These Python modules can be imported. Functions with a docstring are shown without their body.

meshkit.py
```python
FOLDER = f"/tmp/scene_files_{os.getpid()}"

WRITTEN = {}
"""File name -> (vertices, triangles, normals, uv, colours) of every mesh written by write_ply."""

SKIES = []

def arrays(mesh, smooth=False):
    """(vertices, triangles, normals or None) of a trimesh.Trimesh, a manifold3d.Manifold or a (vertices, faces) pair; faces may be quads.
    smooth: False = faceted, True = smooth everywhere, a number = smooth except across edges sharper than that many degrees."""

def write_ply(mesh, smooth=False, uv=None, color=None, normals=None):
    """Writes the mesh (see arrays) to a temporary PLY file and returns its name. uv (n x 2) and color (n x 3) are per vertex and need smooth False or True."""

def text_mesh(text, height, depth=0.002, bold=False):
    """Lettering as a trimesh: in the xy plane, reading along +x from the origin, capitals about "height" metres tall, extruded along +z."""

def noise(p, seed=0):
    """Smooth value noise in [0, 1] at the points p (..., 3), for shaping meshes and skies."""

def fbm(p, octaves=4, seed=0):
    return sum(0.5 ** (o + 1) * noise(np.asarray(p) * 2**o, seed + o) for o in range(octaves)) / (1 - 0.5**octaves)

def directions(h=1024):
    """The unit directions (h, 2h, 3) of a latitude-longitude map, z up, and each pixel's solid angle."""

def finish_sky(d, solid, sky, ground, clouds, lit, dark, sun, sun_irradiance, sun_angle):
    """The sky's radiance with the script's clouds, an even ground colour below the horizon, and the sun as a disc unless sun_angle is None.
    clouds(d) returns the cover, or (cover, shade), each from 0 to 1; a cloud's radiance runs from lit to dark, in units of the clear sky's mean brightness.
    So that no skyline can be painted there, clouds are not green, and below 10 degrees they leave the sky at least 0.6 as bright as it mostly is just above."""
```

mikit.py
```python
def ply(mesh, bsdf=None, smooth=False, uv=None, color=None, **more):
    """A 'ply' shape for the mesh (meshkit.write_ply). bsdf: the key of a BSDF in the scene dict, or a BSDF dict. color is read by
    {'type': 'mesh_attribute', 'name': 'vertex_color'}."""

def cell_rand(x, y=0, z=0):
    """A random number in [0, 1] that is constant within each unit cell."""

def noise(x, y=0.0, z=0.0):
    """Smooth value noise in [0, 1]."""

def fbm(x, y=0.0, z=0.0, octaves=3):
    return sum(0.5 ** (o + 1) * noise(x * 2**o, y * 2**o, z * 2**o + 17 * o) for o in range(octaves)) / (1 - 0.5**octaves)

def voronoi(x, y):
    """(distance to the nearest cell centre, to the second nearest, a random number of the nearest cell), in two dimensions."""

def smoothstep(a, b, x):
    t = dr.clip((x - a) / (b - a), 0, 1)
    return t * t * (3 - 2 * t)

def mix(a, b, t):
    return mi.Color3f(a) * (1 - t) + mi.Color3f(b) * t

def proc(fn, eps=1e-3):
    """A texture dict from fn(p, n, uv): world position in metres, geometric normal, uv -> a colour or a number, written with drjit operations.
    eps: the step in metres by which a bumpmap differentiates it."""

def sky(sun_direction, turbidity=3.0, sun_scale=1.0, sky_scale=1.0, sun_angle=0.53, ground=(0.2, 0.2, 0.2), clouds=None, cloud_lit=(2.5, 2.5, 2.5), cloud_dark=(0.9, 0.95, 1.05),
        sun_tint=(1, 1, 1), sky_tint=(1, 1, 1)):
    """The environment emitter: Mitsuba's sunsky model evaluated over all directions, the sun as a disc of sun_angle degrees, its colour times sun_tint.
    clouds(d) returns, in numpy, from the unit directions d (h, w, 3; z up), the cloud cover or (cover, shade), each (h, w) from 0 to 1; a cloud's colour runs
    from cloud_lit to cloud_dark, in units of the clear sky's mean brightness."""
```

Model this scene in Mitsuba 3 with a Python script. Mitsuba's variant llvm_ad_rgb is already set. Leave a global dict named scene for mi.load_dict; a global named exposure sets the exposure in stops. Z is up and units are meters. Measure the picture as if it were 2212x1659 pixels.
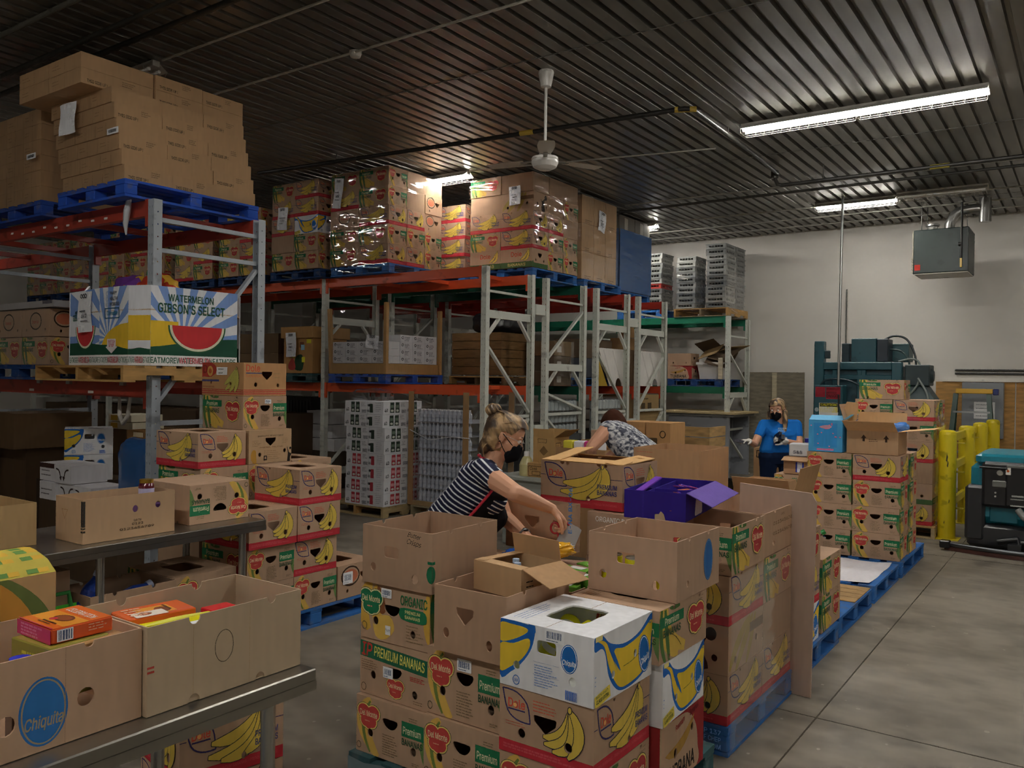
import math, random
import numpy as np, trimesh, manifold3d as m3, drjit as dr, mitsuba as mi, mikit, meshkit
from shapely.geometry import Polygon, LineString, Point, box as sbox, MultiPolygon
from shapely import affinity
from shapely.ops import unary_union
T = mi.ScalarTransform4f
random.seed(7); rng = np.random.default_rng(7)
scene, labels = {}, {}
PI = math.pi
# ------------------------------------------------------------------ camera, exposure, lamps
_y, _p, _r = 0.61189922, -0.00624169, 0.01386653
_fw = np.array([math.cos(_y)*math.cos(_p), math.sin(_y)*math.cos(_p), math.sin(_p)])
_rt = np.array([math.sin(_y), -math.cos(_y), 0.0]); _up = np.cross(_rt, _fw)
_upr = _up*math.cos(_r) - _rt*math.sin(_r)
scene['camera'] = {'type': 'perspective', 'fov': math.degrees(2*math.atan(1106/1794.)), 'fov_axis': 'x', 'near_clip': 0.05, 'far_clip': 100.,
    'to_world': T().look_at(origin=[0, 0, 1.8], target=[float(v) for v in (np.array([0, 0, 1.8]) + _fw)], up=[float(v) for v in _upr])}
exposure = 2.85
LAMP = [16.4, 15.8, 14.9]
CEIL = 4.72
# lamp rows: (X, Y of the near end, length); every lamp hangs under the deck, long axis across the aisle
LAMPS_SEEN = [(9.2, 0.88, 1), (9.2, 2.10, 1), (13.9, 2.55, 1), (9.2, 7.25, 1), (14.05, 6.65, 1), (4.4, 11.6, 1), (13.75, 1.30, 0), (4.42, 7.2, 0)]
LAMPS_OUT = [(4.35, 0.2, 1), (4.35, 1.42, 1), (-0.6, 0.3, 1), (-0.6, 1.52, 1), (-0.6, 4.2, 1), (-0.6, -3.2, 1), (4.35, -3.2, 1), (9.2, -3.4, 1), (13.9, -3.4, 1)]
# ------------------------------------------------------------------ palette, materials
PAL, PIX = [], {}
def lin(h):
    if isinstance(h, str):
        h = h.lstrip('#'); h = [int(h[i:i+2], 16)/255 for i in (0, 2, 4)]
    return [c/12.92 if c <= .04045 else ((c+.055)/1.055)**2.4 for c in h]
def col(h):
    if h not in PIX:
        PIX[h] = len(PAL); PAL.append(lin(h))
    return PIX[h]
NPAL = 1024
_pc = {}
def pal(uv):
    if 'r' not in _pc:
        a = np.array(PAL + [[.5, .5, .5]]*(NPAL-len(PAL)), np.float32)
        for i, k in enumerate('rgb'): _pc[k] = mi.Float(a[:, i])
    i = mi.UInt32(dr.clip(uv.x*NPAL, 0, NPAL-1))
    return mi.Color3f(dr.gather(mi.Float, _pc['r'], i), dr.gather(mi.Float, _pc['g'], i), dr.gather(mi.Float, _pc['b'], i))
N_, F_, S_, MIX = mikit.noise, mikit.fbm, mikit.smoothstep, mikit.mix
def t_card(p, n, uv):
    k = .80 + .30*F_(p.x*2.3+4, p.y*2.3, p.z*2.3, octaves=3) + .10*N_(p.x*60, p.y*60, p.z*9)
    return pal(uv)*k
def t_flat(p, n, uv): return pal(uv)*(.93+.12*N_(p.x*5, p.y*5, p.z*5))
def t_paint(p, n, uv):
    s = S_(.62, .75, F_(p.x*7, p.y*7, p.z*7, octaves=4))
    return pal(uv)*(1-.35*s)*(.92+.14*N_(p.x*3, p.y*3, p.z*3))
def t_wood(p, n, uv):
    g = F_(p.x*9, p.y*9, p.z*30, octaves=3)
    return pal(uv)*(.62+.7*g)
def t_pw(p, n, uv):
    s = S_(.5, .72, F_(p.x*14, p.y*14, p.z*14, octaves=4))
    return MIX(pal(uv)*(.8+.35*N_(p.x*4, p.y*4, p.z*4)), mi.Color3f(.16, .15, .14), .38*s)
def bs(name, fn, rough=.6, spec=.4, metal=0., two=True, **k):
    b = {'type': 'principled', 'base_color': mikit.proc(fn), 'roughness': rough, 'specular': spec, 'metallic': metal, **k}
    scene[name] = {'type': 'twosided', 'bsdf': b} if two else b
bs('card', t_card, .8, .25); bs('paint', t_paint, .42, .5); bs('plast', t_flat, .3, .5); bs('cloth', t_flat, .9, .1)
bs('wood', t_wood, .75, .25); bs('palwood', t_pw, .75, .25); bs('metal', t_flat, .3, .5, .9); bs('gloss', t_flat, .16, .6)
bs('skin', t_flat, .5, .35)
scene['film'] = {'type': 'thindielectric', 'int_ior': 1.5}
scene['clear'] = {'type': 'thindielectric', 'int_ior': 1.45}
def t_floor(p, n, uv):
    a = F_(p.x*1.1, p.y*.8, 3., octaves=4); b = F_(p.x*7, p.y*5, 1., octaves=3); c = S_(.6, .8, F_(p.x*2.2+9, p.y*2.2, 5., octaves=4))
    d = S_(.5, .7, F_(p.x*.5+3, p.y*.5+8, 2., octaves=3))
    e = MIX(mi.Color3f(.125, .108, .082), mi.Color3f(.235, .208, .165), S_(.25, .75, a*.6+b*.4))
    sp = S_(.86, .9, N_(p.x*23, p.y*23, .5))
    e = MIX(e, mi.Color3f(.45, .42, .36), .35*sp)
    return e*(1-.4*c)*(1-.3*d)
scene['concrete'] = {'type': 'principled', 'base_color': mikit.proc(t_floor), 'roughness': mikit.proc(lambda p, n, uv: .42+.3*F_(p.x*3, p.y*3, 0., octaves=3)), 'specular': .45}
def t_wall(p, n, uv):
    d = S_(.55, .8, F_(p.x*.7, p.y*.7, p.z*1.2, octaves=4))
    return MIX(mi.Color3f(.66, .63, .57), mi.Color3f(.52, .49, .43), .6*d)
scene['wallpaint'] = {'type': 'twosided', 'bsdf': {'type': 'principled', 'base_color': mikit.proc(t_wall), 'roughness': .55, 'specular': .35}}
def t_deck(p, n, uv):
    return mi.Color3f(.185, .178, .16)*(.8+.4*F_(p.x*.9, p.y*9, 0., octaves=3))
scene['deck'] = {'type': 'twosided', 'bsdf': {'type': 'principled', 'base_color': mikit.proc(t_deck), 'roughness': .36, 'metallic': .75, 'specular': .5}}
# ------------------------------------------------------------------ mesh building
def rotz(a): c, s = math.cos(a), math.sin(a); return np.array([[c, -s, 0], [s, c, 0], [0, 0, 1.]])
def rotaxis(ax, a):
    return trimesh.transformations.rotation_matrix(a, ax)[:3, :3]
def tri(poly):
    if poly.is_empty: return np.zeros((0, 2)), np.zeros((0, 3), int)
    vs, fs, n = [], [], 0
    for g in getattr(poly, 'geoms', [poly]):
        if g.geom_type != 'Polygon' or g.area < 1e-9: continue
        try: v, f = trimesh.creation.triangulate_polygon(g, engine='earcut')
        except Exception: continue
        vs.append(np.asarray(v)[:, :2]); fs.append(np.asarray(f)+n); n += len(v)
    return (np.vstack(vs), np.vstack(fs)) if vs else (np.zeros((0, 2)), np.zeros((0, 3), int))
class MB:
    def __init__(s): s.V, s.F, s.U, s.n = [], [], [], 0
    def add(s, v, f, c, hard=False, M=None):
        v, f = np.asarray(v, float), np.asarray(f, int)
        if not len(f): return s
        if f.shape[1] == 4: f = np.vstack([f[:, [0, 1, 2]], f[:, [0, 2, 3]]])
        if hard: v, f = v[f].reshape(-1, 3), np.arange(f.size).reshape(-1, 3)
        if M is not None: v = v@M[:3, :3].T + M[:3, 3]
        u = np.tile([(col(c)+.5)/NPAL, .5], (len(v), 1))
        s.V.append(v); s.F.append(f+s.n); s.U.append(u); s.n += len(v); return s
    def bx(s, lo, hi, c, R=None, o=None, bev=0):
        lo, hi = np.minimum(lo, hi).astype(float), np.maximum(lo, hi).astype(float)
        if bev:
            d = (hi-lo)/2; e = np.minimum(bev, d*.45); pts = []
            for sx in (-1, 1):
                for sy in (-1, 1):
                    for sz in (-1, 1):
                        g = np.array([sx, sy, sz])
                        for k in range(3):
                            q = d-e; q[k] = d[k]; pts.append(g*q)
            m = trimesh.convex.convex_hull(np.array(pts)); v, f = np.array(m.vertices)+(lo+hi)/2, np.array(m.faces)
        else:
            x0, y0, z0 = lo; x1, y1, z1 = hi
            v = np.array([[x0, y0, z0], [x1, y0, z0], [x1, y1, z0], [x0, y1, z0], [x0, y0, z1], [x1, y0, z1], [x1, y1, z1], [x0, y1, z1]])
            f = np.array([[0, 3, 2, 1], [4, 5, 6, 7], [0, 1, 5, 4], [1, 2, 6, 5], [2, 3, 7, 6], [3, 0, 4, 7]])
        if R is not None:
            oo = np.array(o if o is not None else (lo+hi)/2, float); v = (v-oo)@np.asarray(R).T+oo
        return s.add(v, f, c, hard=True)
    def bar(s, a, b, w, h, c, up=(0, 0, 1)):           # square bar from a to b
        a, b = np.array(a, float), np.array(b, float); d = b-a; L = np.linalg.norm(d); d /= L
        up = np.array(up, float); r = np.cross(d, up)
        if np.linalg.norm(r) < 1e-6: r = np.cross(d, [1, 0, 0.])
        r /= np.linalg.norm(r); u = np.cross(r, d)
        v = [p+r*x*w/2+u*y*h/2 for p in (a, b) for x, y in ((-1, -1), (1, -1), (1, 1), (-1, 1))]
        f = [[0, 1, 2, 3], [4, 7, 6, 5], [0, 4, 5, 1], [1, 5, 6, 2], [2, 6, 7, 3], [3, 7, 4, 0]]
        return s.add(v, f, c, hard=True)
    def tube(s, pts, r, c, n=8, cap=True):
        p = np.array(pts, float); r = np.broadcast_to(r, (len(p),)); t = np.gradient(p, axis=0); t /= np.linalg.norm(t, axis=1, keepdims=True)+1e-12
        a = np.cross(t[0], [0, 0, 1.] if abs(t[0][2]) < .9 else [1., 0, 0]); V = []
        for i in range(len(p)):
            a = a-t[i]*(a@t[i]); a /= np.linalg.norm(a)+1e-12; b = np.cross(t[i], a)
            ang = np.arange(n)*2*PI/n; V.append(p[i]+r[i]*(np.cos(ang)[:, None]*a+np.sin(ang)[:, None]*b))
        V = np.vstack(V); F = [[i*n+j, i*n+(j+1) % n, (i+1)*n+(j+1) % n, (i+1)*n+j] for i in range(len(p)-1) for j in range(n)]
        s.add(V, F, c)
        if cap:
            for i, o in ((0, 1), (len(p)-1, 0)):
                ring = V[i*n:(i+1)*n]; f = [[0, j, j+1] if not o else [0, j+1, j] for j in range(1, n-1)]; s.add(ring, f, c)
        return s
    def lathe(s, prof, c, n=16, o=(0, 0, 0), R=None):
        pr = np.array(prof, float); ang = np.arange(n)*2*PI/n
        for i in range(len(pr)-1):                       # own vertices per band: crisp steps
            V = np.vstack([np.stack([r*np.cos(ang), r*np.sin(ang), 0*ang+z], 1) for r, z in pr[i:i+2]])
            F = [[j, (j+1) % n, n+(j+1) % n, n+j] for j in range(n)]
            if R is not None: V = V@np.asarray(R).T
            s.add(V+np.array(o), F, c)
        return s
    def flat(s, poly, c, O, U, W, off=0.):
        v, f = poly if isinstance(poly, tuple) else tri(poly)
        if not len(f): return s
        O, U, W = (np.array(q, float) for q in (O, U, W)); nrm = np.cross(U, W); nrm /= np.linalg.norm(nrm)
        return s.add(O+v[:, :1]*U+v[:, 1:2]*W+nrm*off, f, c)
    def ext(s, poly, t, c, O, U, W):                     # polygon extruded inwards by t from its face
        for g in getattr(poly, 'geoms', [poly]):
            m = trimesh.creation.extrude_polygon(g, t, engine='earcut'); v = np.array(m.vertices)
            O, U, W = (np.array(q, float) for q in (O, U, W)); nrm = np.cross(U, W); nrm /= np.linalg.norm(nrm)
            s.add(O+v[:, :1]*U+v[:, 1:2]*W+nrm*(v[:, 2:3]-t), m.faces, c, hard=True)
        return s
    def tm(s, m, c, hard=False, M=None): return s.add(m.vertices, m.faces, c, hard, M)
    def grid(s, P, c):                                   # P (a, b, 3)
        a, b = P.shape[:2]; i, j = np.meshgrid(np.arange(a-1), np.arange(b-1), indexing='ij')
        F = np.stack([i*b+j, (i+1)*b+j, (i+1)*b+j+1, i*b+j+1], -1).reshape(-1, 4); return s.add(P.reshape(-1, 3), F, c)
    def dict(s, mat, **k):
        return mikit.ply((np.vstack(s.V), np.vstack(s.F)), mat, smooth=True, uv=np.vstack(s.U), **k)
    def put(s, key, mat, **k): scene[key] = s.dict(mat, **k); return key
_used = {}
def nk(name):
    i = _used.get(name, -1)+1; _used[name] = i
    return name if i == 0 else f'{name}_{i:03d}'
def pk(par, name): return nk(par+'__'+name)
def lab(k, label, cat=None, group=None, kind=None):
    d = {'label': label}
    if cat: d['category'] = cat
    if group: d['group'] = group
    if kind: d['kind'] = kind
    labels[k] = d; return k
# ------------------------------------------------------------------ 2-D artwork (units of metres on the panel)
def R_(x0, y0, x1, y1): return sbox(x0, y0, x1, y1)
def E_(cx, cy, rx, ry, n=10): return affinity.scale(Point(cx, cy).buffer(1, n), rx, ry)
def P_(*pts): return Polygon(pts).buffer(0)
def spl(pts, n=6, closed=True):
    p = np.array(pts, float); m = len(p); out = []
    for i in range(m if closed else m-1):
        a, b, c, d = (p[(i+k) % m] if closed else p[min(max(i+k, 0), m-1)] for k in (-1, 0, 1, 2))
        for t in np.linspace(0, 1, n, endpoint=False):
            out.append(.5*((2*b)+(c-a)*t+(2*a-5*b+4*c-d)*t*t+(3*b-a-3*c+d)*t**3))
    if not closed: out.append(p[-1])
    return np.array(out)
def C_(*pts, n=5): return Polygon(spl(pts, n)).buffer(0)
def ST(w, *pts, n=5): return LineString(spl(pts, n, False)).buffer(w/2, 2, cap_style=2)
def cres(a, m, b, w, w0=.25, n=10):                       # tapered banana along a quadratic curve
    t = np.linspace(0, 1, n)[:, None]; a, m, b = map(np.array, (a, m, b)); c = (1-t)**2*a+2*t*(1-t)*m+t*t*b
    d = 2*(1-t)*(m-a)+2*t*(b-m); d = d/np.linalg.norm(d, axis=1, keepdims=True); nn = np.stack([-d[:, 1], d[:, 0]], 1)
    ww = w*(w0+(1-w0)*np.sin(PI*np.clip(t*1.02, 0, 1))**.6); L, Rr = c+nn*ww/2, c-nn*ww/2
    return Polygon(np.vstack([L, Rr[::-1]])).buffer(0)
_tx = {}
def TX(text, x, y, h, w=None, bold=True, sh=0., rot=0.):
    if (text, bold) not in _tx:
        m = meshkit.text_mesh(text, 1., .01, bold); v = np.array(m.vertices); f = np.array(m.faces)
        f = f[(v[f][:, :, 2] > .005).all(1)]; u, i = np.unique(f, return_inverse=True); v = v[u][:, :2]; v[:, 0] -= v[:, 0].min()
        _tx[(text, bold)] = (v, i.reshape(f.shape))
    v, f = _tx[(text, bold)]; v = v*h
    if w: v = v*[w/max(v[:, 0].max(), 1e-6), 1]
    v = v+np.stack([v[:, 1]*sh, 0*v[:, 1]], 1)
    if rot: c, s = math.cos(rot), math.sin(rot); v = v@np.array([[c, s], [-s, c]])
    return (v+[x, y], f)
def lines(x0, y0, x1, y1, n, th=.003, seed=1):              # small unreadable print
    r = random.Random(seed); out = []
    for i in range(n):
        y = y1-(y1-y0)*i/max(n-1, 1); x = x0; e = x0+(x1-x0)*r.uniform(.6, 1)
        while x < e-.004:
            l = r.uniform(.006, .022); out.append(sbox(x, y-th/2, min(x+l, e), y+th/2)); x += l+.003
    return MultiPolygon(out)
def bars(x0, y0, x1, y1, seed=2):
    r = random.Random(seed); x = x0; out = []
    while x < x1: w = r.choice((.002, .003, .005)); out.append(sbox(x, y0, min(x+w, x1), y1)); x += w+r.choice((.002, .003))
    return MultiPolygon(out)
KR, KR2, NAVY, RED, YEL, GRN, DGR, TAN = 'b3947a', '9c7f66', '37305e', 'b5303a', 'd8bc52', '1f6a44', '2c4a34', 'c9a878'
def handle(cx, cy, kind='d'):
    if kind == 'oval': return sbox(cx-.030, cy-.013, cx+.030, cy+.013).buffer(.011, 3)
    if kind == 'heart': return P_((cx-.045, cy+.02), (cx+.045, cy+.02), (cx+.042, cy), (cx, cy-.035), (cx-.042, cy)).buffer(.004, 1)
    return C_((cx-.042, cy+.018), (cx, cy+.02), (cx+.042, cy+.018), (cx+.04, cy-.004), (cx+.015, cy-.024), (cx-.015, cy-.024), (cx-.04, cy-.004), n=2)
V_ = lambda x, y, r=.016: E_(x, y, r, r*1.15, 3)
def shield(x, y, s=1.):                                    # leaf-shaped outline with the wordmark
    o = C_((x, y+.09*s), (x+.005*s, y+.1*s), (x+.06*s, y+.095*s), (x+.105*s, y+.06*s), (x+.118*s, y), (x+.112*s, y-.012*s), (x+.06*s, y-.008*s), (x+.02*s, y+.02*s), n=3)
    return [(o.exterior.buffer(.0028*s), NAVY), (TX('Dole', x+.022*s, y+.036*s, .032*s, .075*s), 'c8503c'), (E_(x+.052*s, y+.046*s, .008*s, .008*s, 4), 'e6b06a'), (R_(x+.022*s, y+.026*s, x+.097*s, y+.031*s), NAVY)]
def bunch(stem, tips, w, c=YEL, lw=.0028):
    out = []
    for (m, b) in tips:
        g = cres(stem, m, b, w); out += [(g.buffer(lw), '2b2735'), (g, c)]
    t = LineString([stem, tips[len(tips)//2][0]]).interpolate(.02)
    return out+[(E_(stem[0], stem[1], .010, .014, 5), '2b2735'), (E_(stem[0], stem[1], .007, .011, 5), c)]
def a_dole_end():
    L = [(R_(0, 0, .4, .048), RED), (lines(.02, .02, .38, .03, 2, .007, 3), 'c4525a')] + shield(.018, .14)
    L += [(lines(.15, .185, .25, .22, 4, .004, 4), 'c8644a'), (lines(.03, .11, .12, .12, 2, .003, 5), 'b86a50')]
    L += bunch((.305, .222), [((.30, .10), (.195, .10)), ((.33, .08), (.20, .075)), ((.35, .06), (.235, .055)), ((.385, .13), (.30, .045))], .040)
    return L, [handle(.20, .145, 'heart'), V_(.10, .085), V_(.30, .085)]
def a_dole_side():
    L = [(R_(0, 0, .5, .05), RED), (TX('PREMIUM BANANAS - PREMIUM BANANAS - PREMIUM BANANAS', .02, .022, .012, .45), 'c4525a'), (R_(0, .168, .03, .171), NAVY), (R_(.41, .168, .5, .171), NAVY)] + shield(.028, .125, 1.15)
    L += bunch((.385, .235), [((.33, .12), (.145, .135)), ((.36, .06), (.13, .085)), ((.40, .05), (.19, .06)), ((.45, .12), (.30, .06))], .056)
    L += [(TX('PREMIUM', .355, .115, .024, .115), '35356e'), (TX('BANANAS', .355, .082, .024, .115), '35356e')]
    return L, [V_(.40, .243, .010), V_(.17, .243, .010), V_(.30, .055, .012)]
def dmlogo(x, y, s=1., c='b8433f', rim='d9c070'):
    o = unary_union([E_(x-.026*s, y+.018*s, .032*s, .028*s), E_(x+.026*s, y+.018*s, .032*s, .028*s), E_(x-.016*s, y-.018*s, .026*s, .024*s), E_(x+.016*s, y-.018*s, .026*s, .024*s), E_(x, y-.03*s, .02*s, .018*s)])
    return [(o.buffer(.007*s), '4a4a34'), (o.buffer(.005*s), rim), (o, c), (TX('Del Monte', x-.047*s, y+.001*s, .022*s, .094*s), 'e0c8a0'), (lines(x-.02*s, y-.02*s, x+.02*s, y-.018*s, 1, .005*s), 'cf8a72')]
def a_dm_end():
    L = [(cres((.085, .245), (-.03, .14), (.12, .005), .066, .35), 'd2ad55'), (cres((.075, .24), (.0, .13), (.13, .0), .055, .5), 'd2ad55'), (cres((.085, .235), (.0, .13), (.085, .01), .018, .5), '6a7a3a'), (P_((.40, .17), (.40, .02), (.385, .05), (.37, .10)), '5f7c45')]
    L += dmlogo(.075, .165, 1.1)
    L += [(R_(.27, .13, .4, .195), GRN), (TX('Premium', .278, .143, .030, .10), 'cfc9a8'), (TX('BANANAS', .272, .095, .026, .115), DGR), (lines(.16, .025, .26, .11, 9, .0032, 7), '7d6a4c'), (lines(.31, .205, .38, .215, 2, .003, 8), '7d6a4c'), (lines(.33, .02, .38, .028, 2, .003, 9), '7d6a4c'), (E_(.02, .03, .012, .014).exterior.buffer(.0015), '54492f')]
    return L, [handle(.20, .16), V_(.085, .095), V_(.335, .075)]
def a_dm_side():
    L = [(cres((.06, .25), (.04, .10), (.26, .03), .07, .7), 'cfae50'), (cres((.03, .25), (.02, .06), (.19, .02), .07, .7), 'cfae50'), (cres((.055, .245), (.07, .12), (.10, .0), .032, .6), '4b6b38'), (cres((.02, .25), (.0, .09), (.06, .0), .03, .6), '4b6b38'), (ST(.003, (.10, .13), (.17, .09), (.22, .04)), '4a3c22'), (cres((.10, .25), (.13, .235), (.20, .24), .02, .6), '4b6b38')]
    L += [(R_(0, .165, .24, .215), GRN), (TX('Premium', .05, .173, .032, .14), 'cfc9a8'), (TX('BANANAS', .035, .118, .034, .175), DGR)] + dmlogo(.375, .135, 1.5, 'a8383a') + [(lines(.40, .22, .48, .235, 2, .003, 3), '7d6a4c')]
    return L, [V_(.42, .243, .010), V_(.14, .245, .010), V_(.10, .02, .010)]
def chq(x, y, s=1., rot=0., c='1f62ab', t='f2f2f2'):
    o = E_(x, y, .030*s, .047*s, 12); tx = TX('Chiquita', -.026*s, -.022*s, .017*s, .052*s, True, .12); v = tx[0]
    o2 = o.buffer(-.004*s); g = [(o.buffer(.003*s), c), (o, t), (o.buffer(-.0022*s), c), ((v+[x, y], tx[1]), t)]
    if rot: g = [(affinity.rotate(q, rot, origin=(x, y)) if not isinstance(q, tuple) else ((q[0]-[x, y])@np.array([[math.cos(math.radians(rot)), math.sin(math.radians(rot))], [-math.sin(math.radians(rot)), math.cos(math.radians(rot))]])+[x, y], q[1]), k) for q, k in g]
    return g
BL, CY = '2263b4', 'e8c63c'
def a_white_end():
    L = [(C_((0, .245), (.06, .25), (.145, .243), (.155, .225), (.14, .16), (.10, .10), (.05, .055), (0, .035), n=4), BL)]
    L += [(C_((0, .232), (.05, .236), (.115, .232), (.118, .215), (.06, .18), (0, .165), n=4), CY), (C_((0, .152), (.06, .165), (.125, .195), (.132, .165), (.10, .115), (.05, .075), (0, .052), n=4), CY), (P_((.125, .25), (.155, .248), (.158, .225), (.135, .19), (.145, .215)), BL)]
    L += chq(.30, .155, 1.05) + [(E_(.075, .03, .014, .017).exterior.buffer(.0014), BL), (TX('W', .066, .023, .013, .018, False), BL), (lines(.155, .03, .255, .105, 9, .003, 11), '7f9bd0'), (R_(.15, .117, .26, .118), '9aa8c8'), (R_(.15, .07, .26, .071), '9aa8c8'), (bars(.288, .008, .335, .042, 5), '4d74c4')]
    return L, [handle(.205, .175, 'oval'), V_(.075, .085, .014), V_(.315, .075, .015)]
def a_white_side():
    L = [(C_((.005, .25), (.06, .25), (.13, .205), (.25, .18), (.38, .195), (.5, .245), (.5, .15), (.49, .07), (.40, .02), (.28, .005), (.19, .02), (.12, .085), (.09, .17), (.06, .20), (.005, .20), n=5), BL)]
    L += [(C_((.02, .235), (.05, .222), (.085, .195), (.12, .12), (.17, .055), (.22, .022), (.30, .018), (.41, .035), (.475, .085), (.49, .15), (.495, .22), (.38, .18), (.25, .165), (.17, .175), (.16, .14), (.19, .09), (.175, .11), (.125, .175), (.10, .21), (.06, .23), n=5), CY), (R_(.01, .232, .065, .25), 'e9dc94'), (cres((.12, .20), (.15, .16), (.215, .085), .02, .1), BL), (ST(.002, (.24, .095), (.32, .10), (.40, .12)), '5b5a2c')]
    L += chq(.425, .10, 1.5, 14) + [(affinity.rotate(R_(.01, .008, .125, .045).buffer(.004), 9), 'e3cf55'), (TX('SELECTED QUALITY', .014, .030, .009, .10, True, 0, .10), '2c3a26'), (TX('CLASS EXTRA', .018, .010, .014, .10, True, 0, .10), '2c3a26'), (E_(.475, .225, .012, .014).exterior.buffer(.0014), BL), (lines(.003, .08, .012, .11, 3, .003, 2), '6f8fd0')]
    return L, [V_(.155, .085, .013), V_(.345, .12, .013)]
def a_kraft_end(k='oval'):
    def f(): return [], [handle(.175, .155, k), V_(.07, .075, .017), V_(.31, .06, .017)]
    return f
def a_kraft_side(): return [(R_(.145, 0, .1465, .25), KR2), (R_(.355, 0, .3565, .25), KR2)], [V_(.12, .06, .013), V_(.40, .06, .013)]
def a_none(): return [], []
def a_butter():
    L = [(TX('Butter', .262, .225, .020, .07, False, .3, -.12), '2a201a'), (TX('Crisps', .255, .195, .022, .08, False, .3, -.12), '2a201a'), (E_(.396, .08, .026, .036), '17603f'), (R_(.375, .122, .4, .134), '17603f')]
    return [(g.intersection(R_(0, 0, .4, .25)) if not isinstance(g, tuple) else g, c) for g, c in L], [handle(.17, .145, 'oval'), V_(.065, .072, .016), V_(.305, .05, .018)]
def a_butter_side():
    return [(E_(-.004, .08, .026, .036).intersection(R_(0, 0, .5, .25)), '17603f'), (R_(0, .122, .02, .134), '17603f')]+a_kraft_side()[0], []
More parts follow.
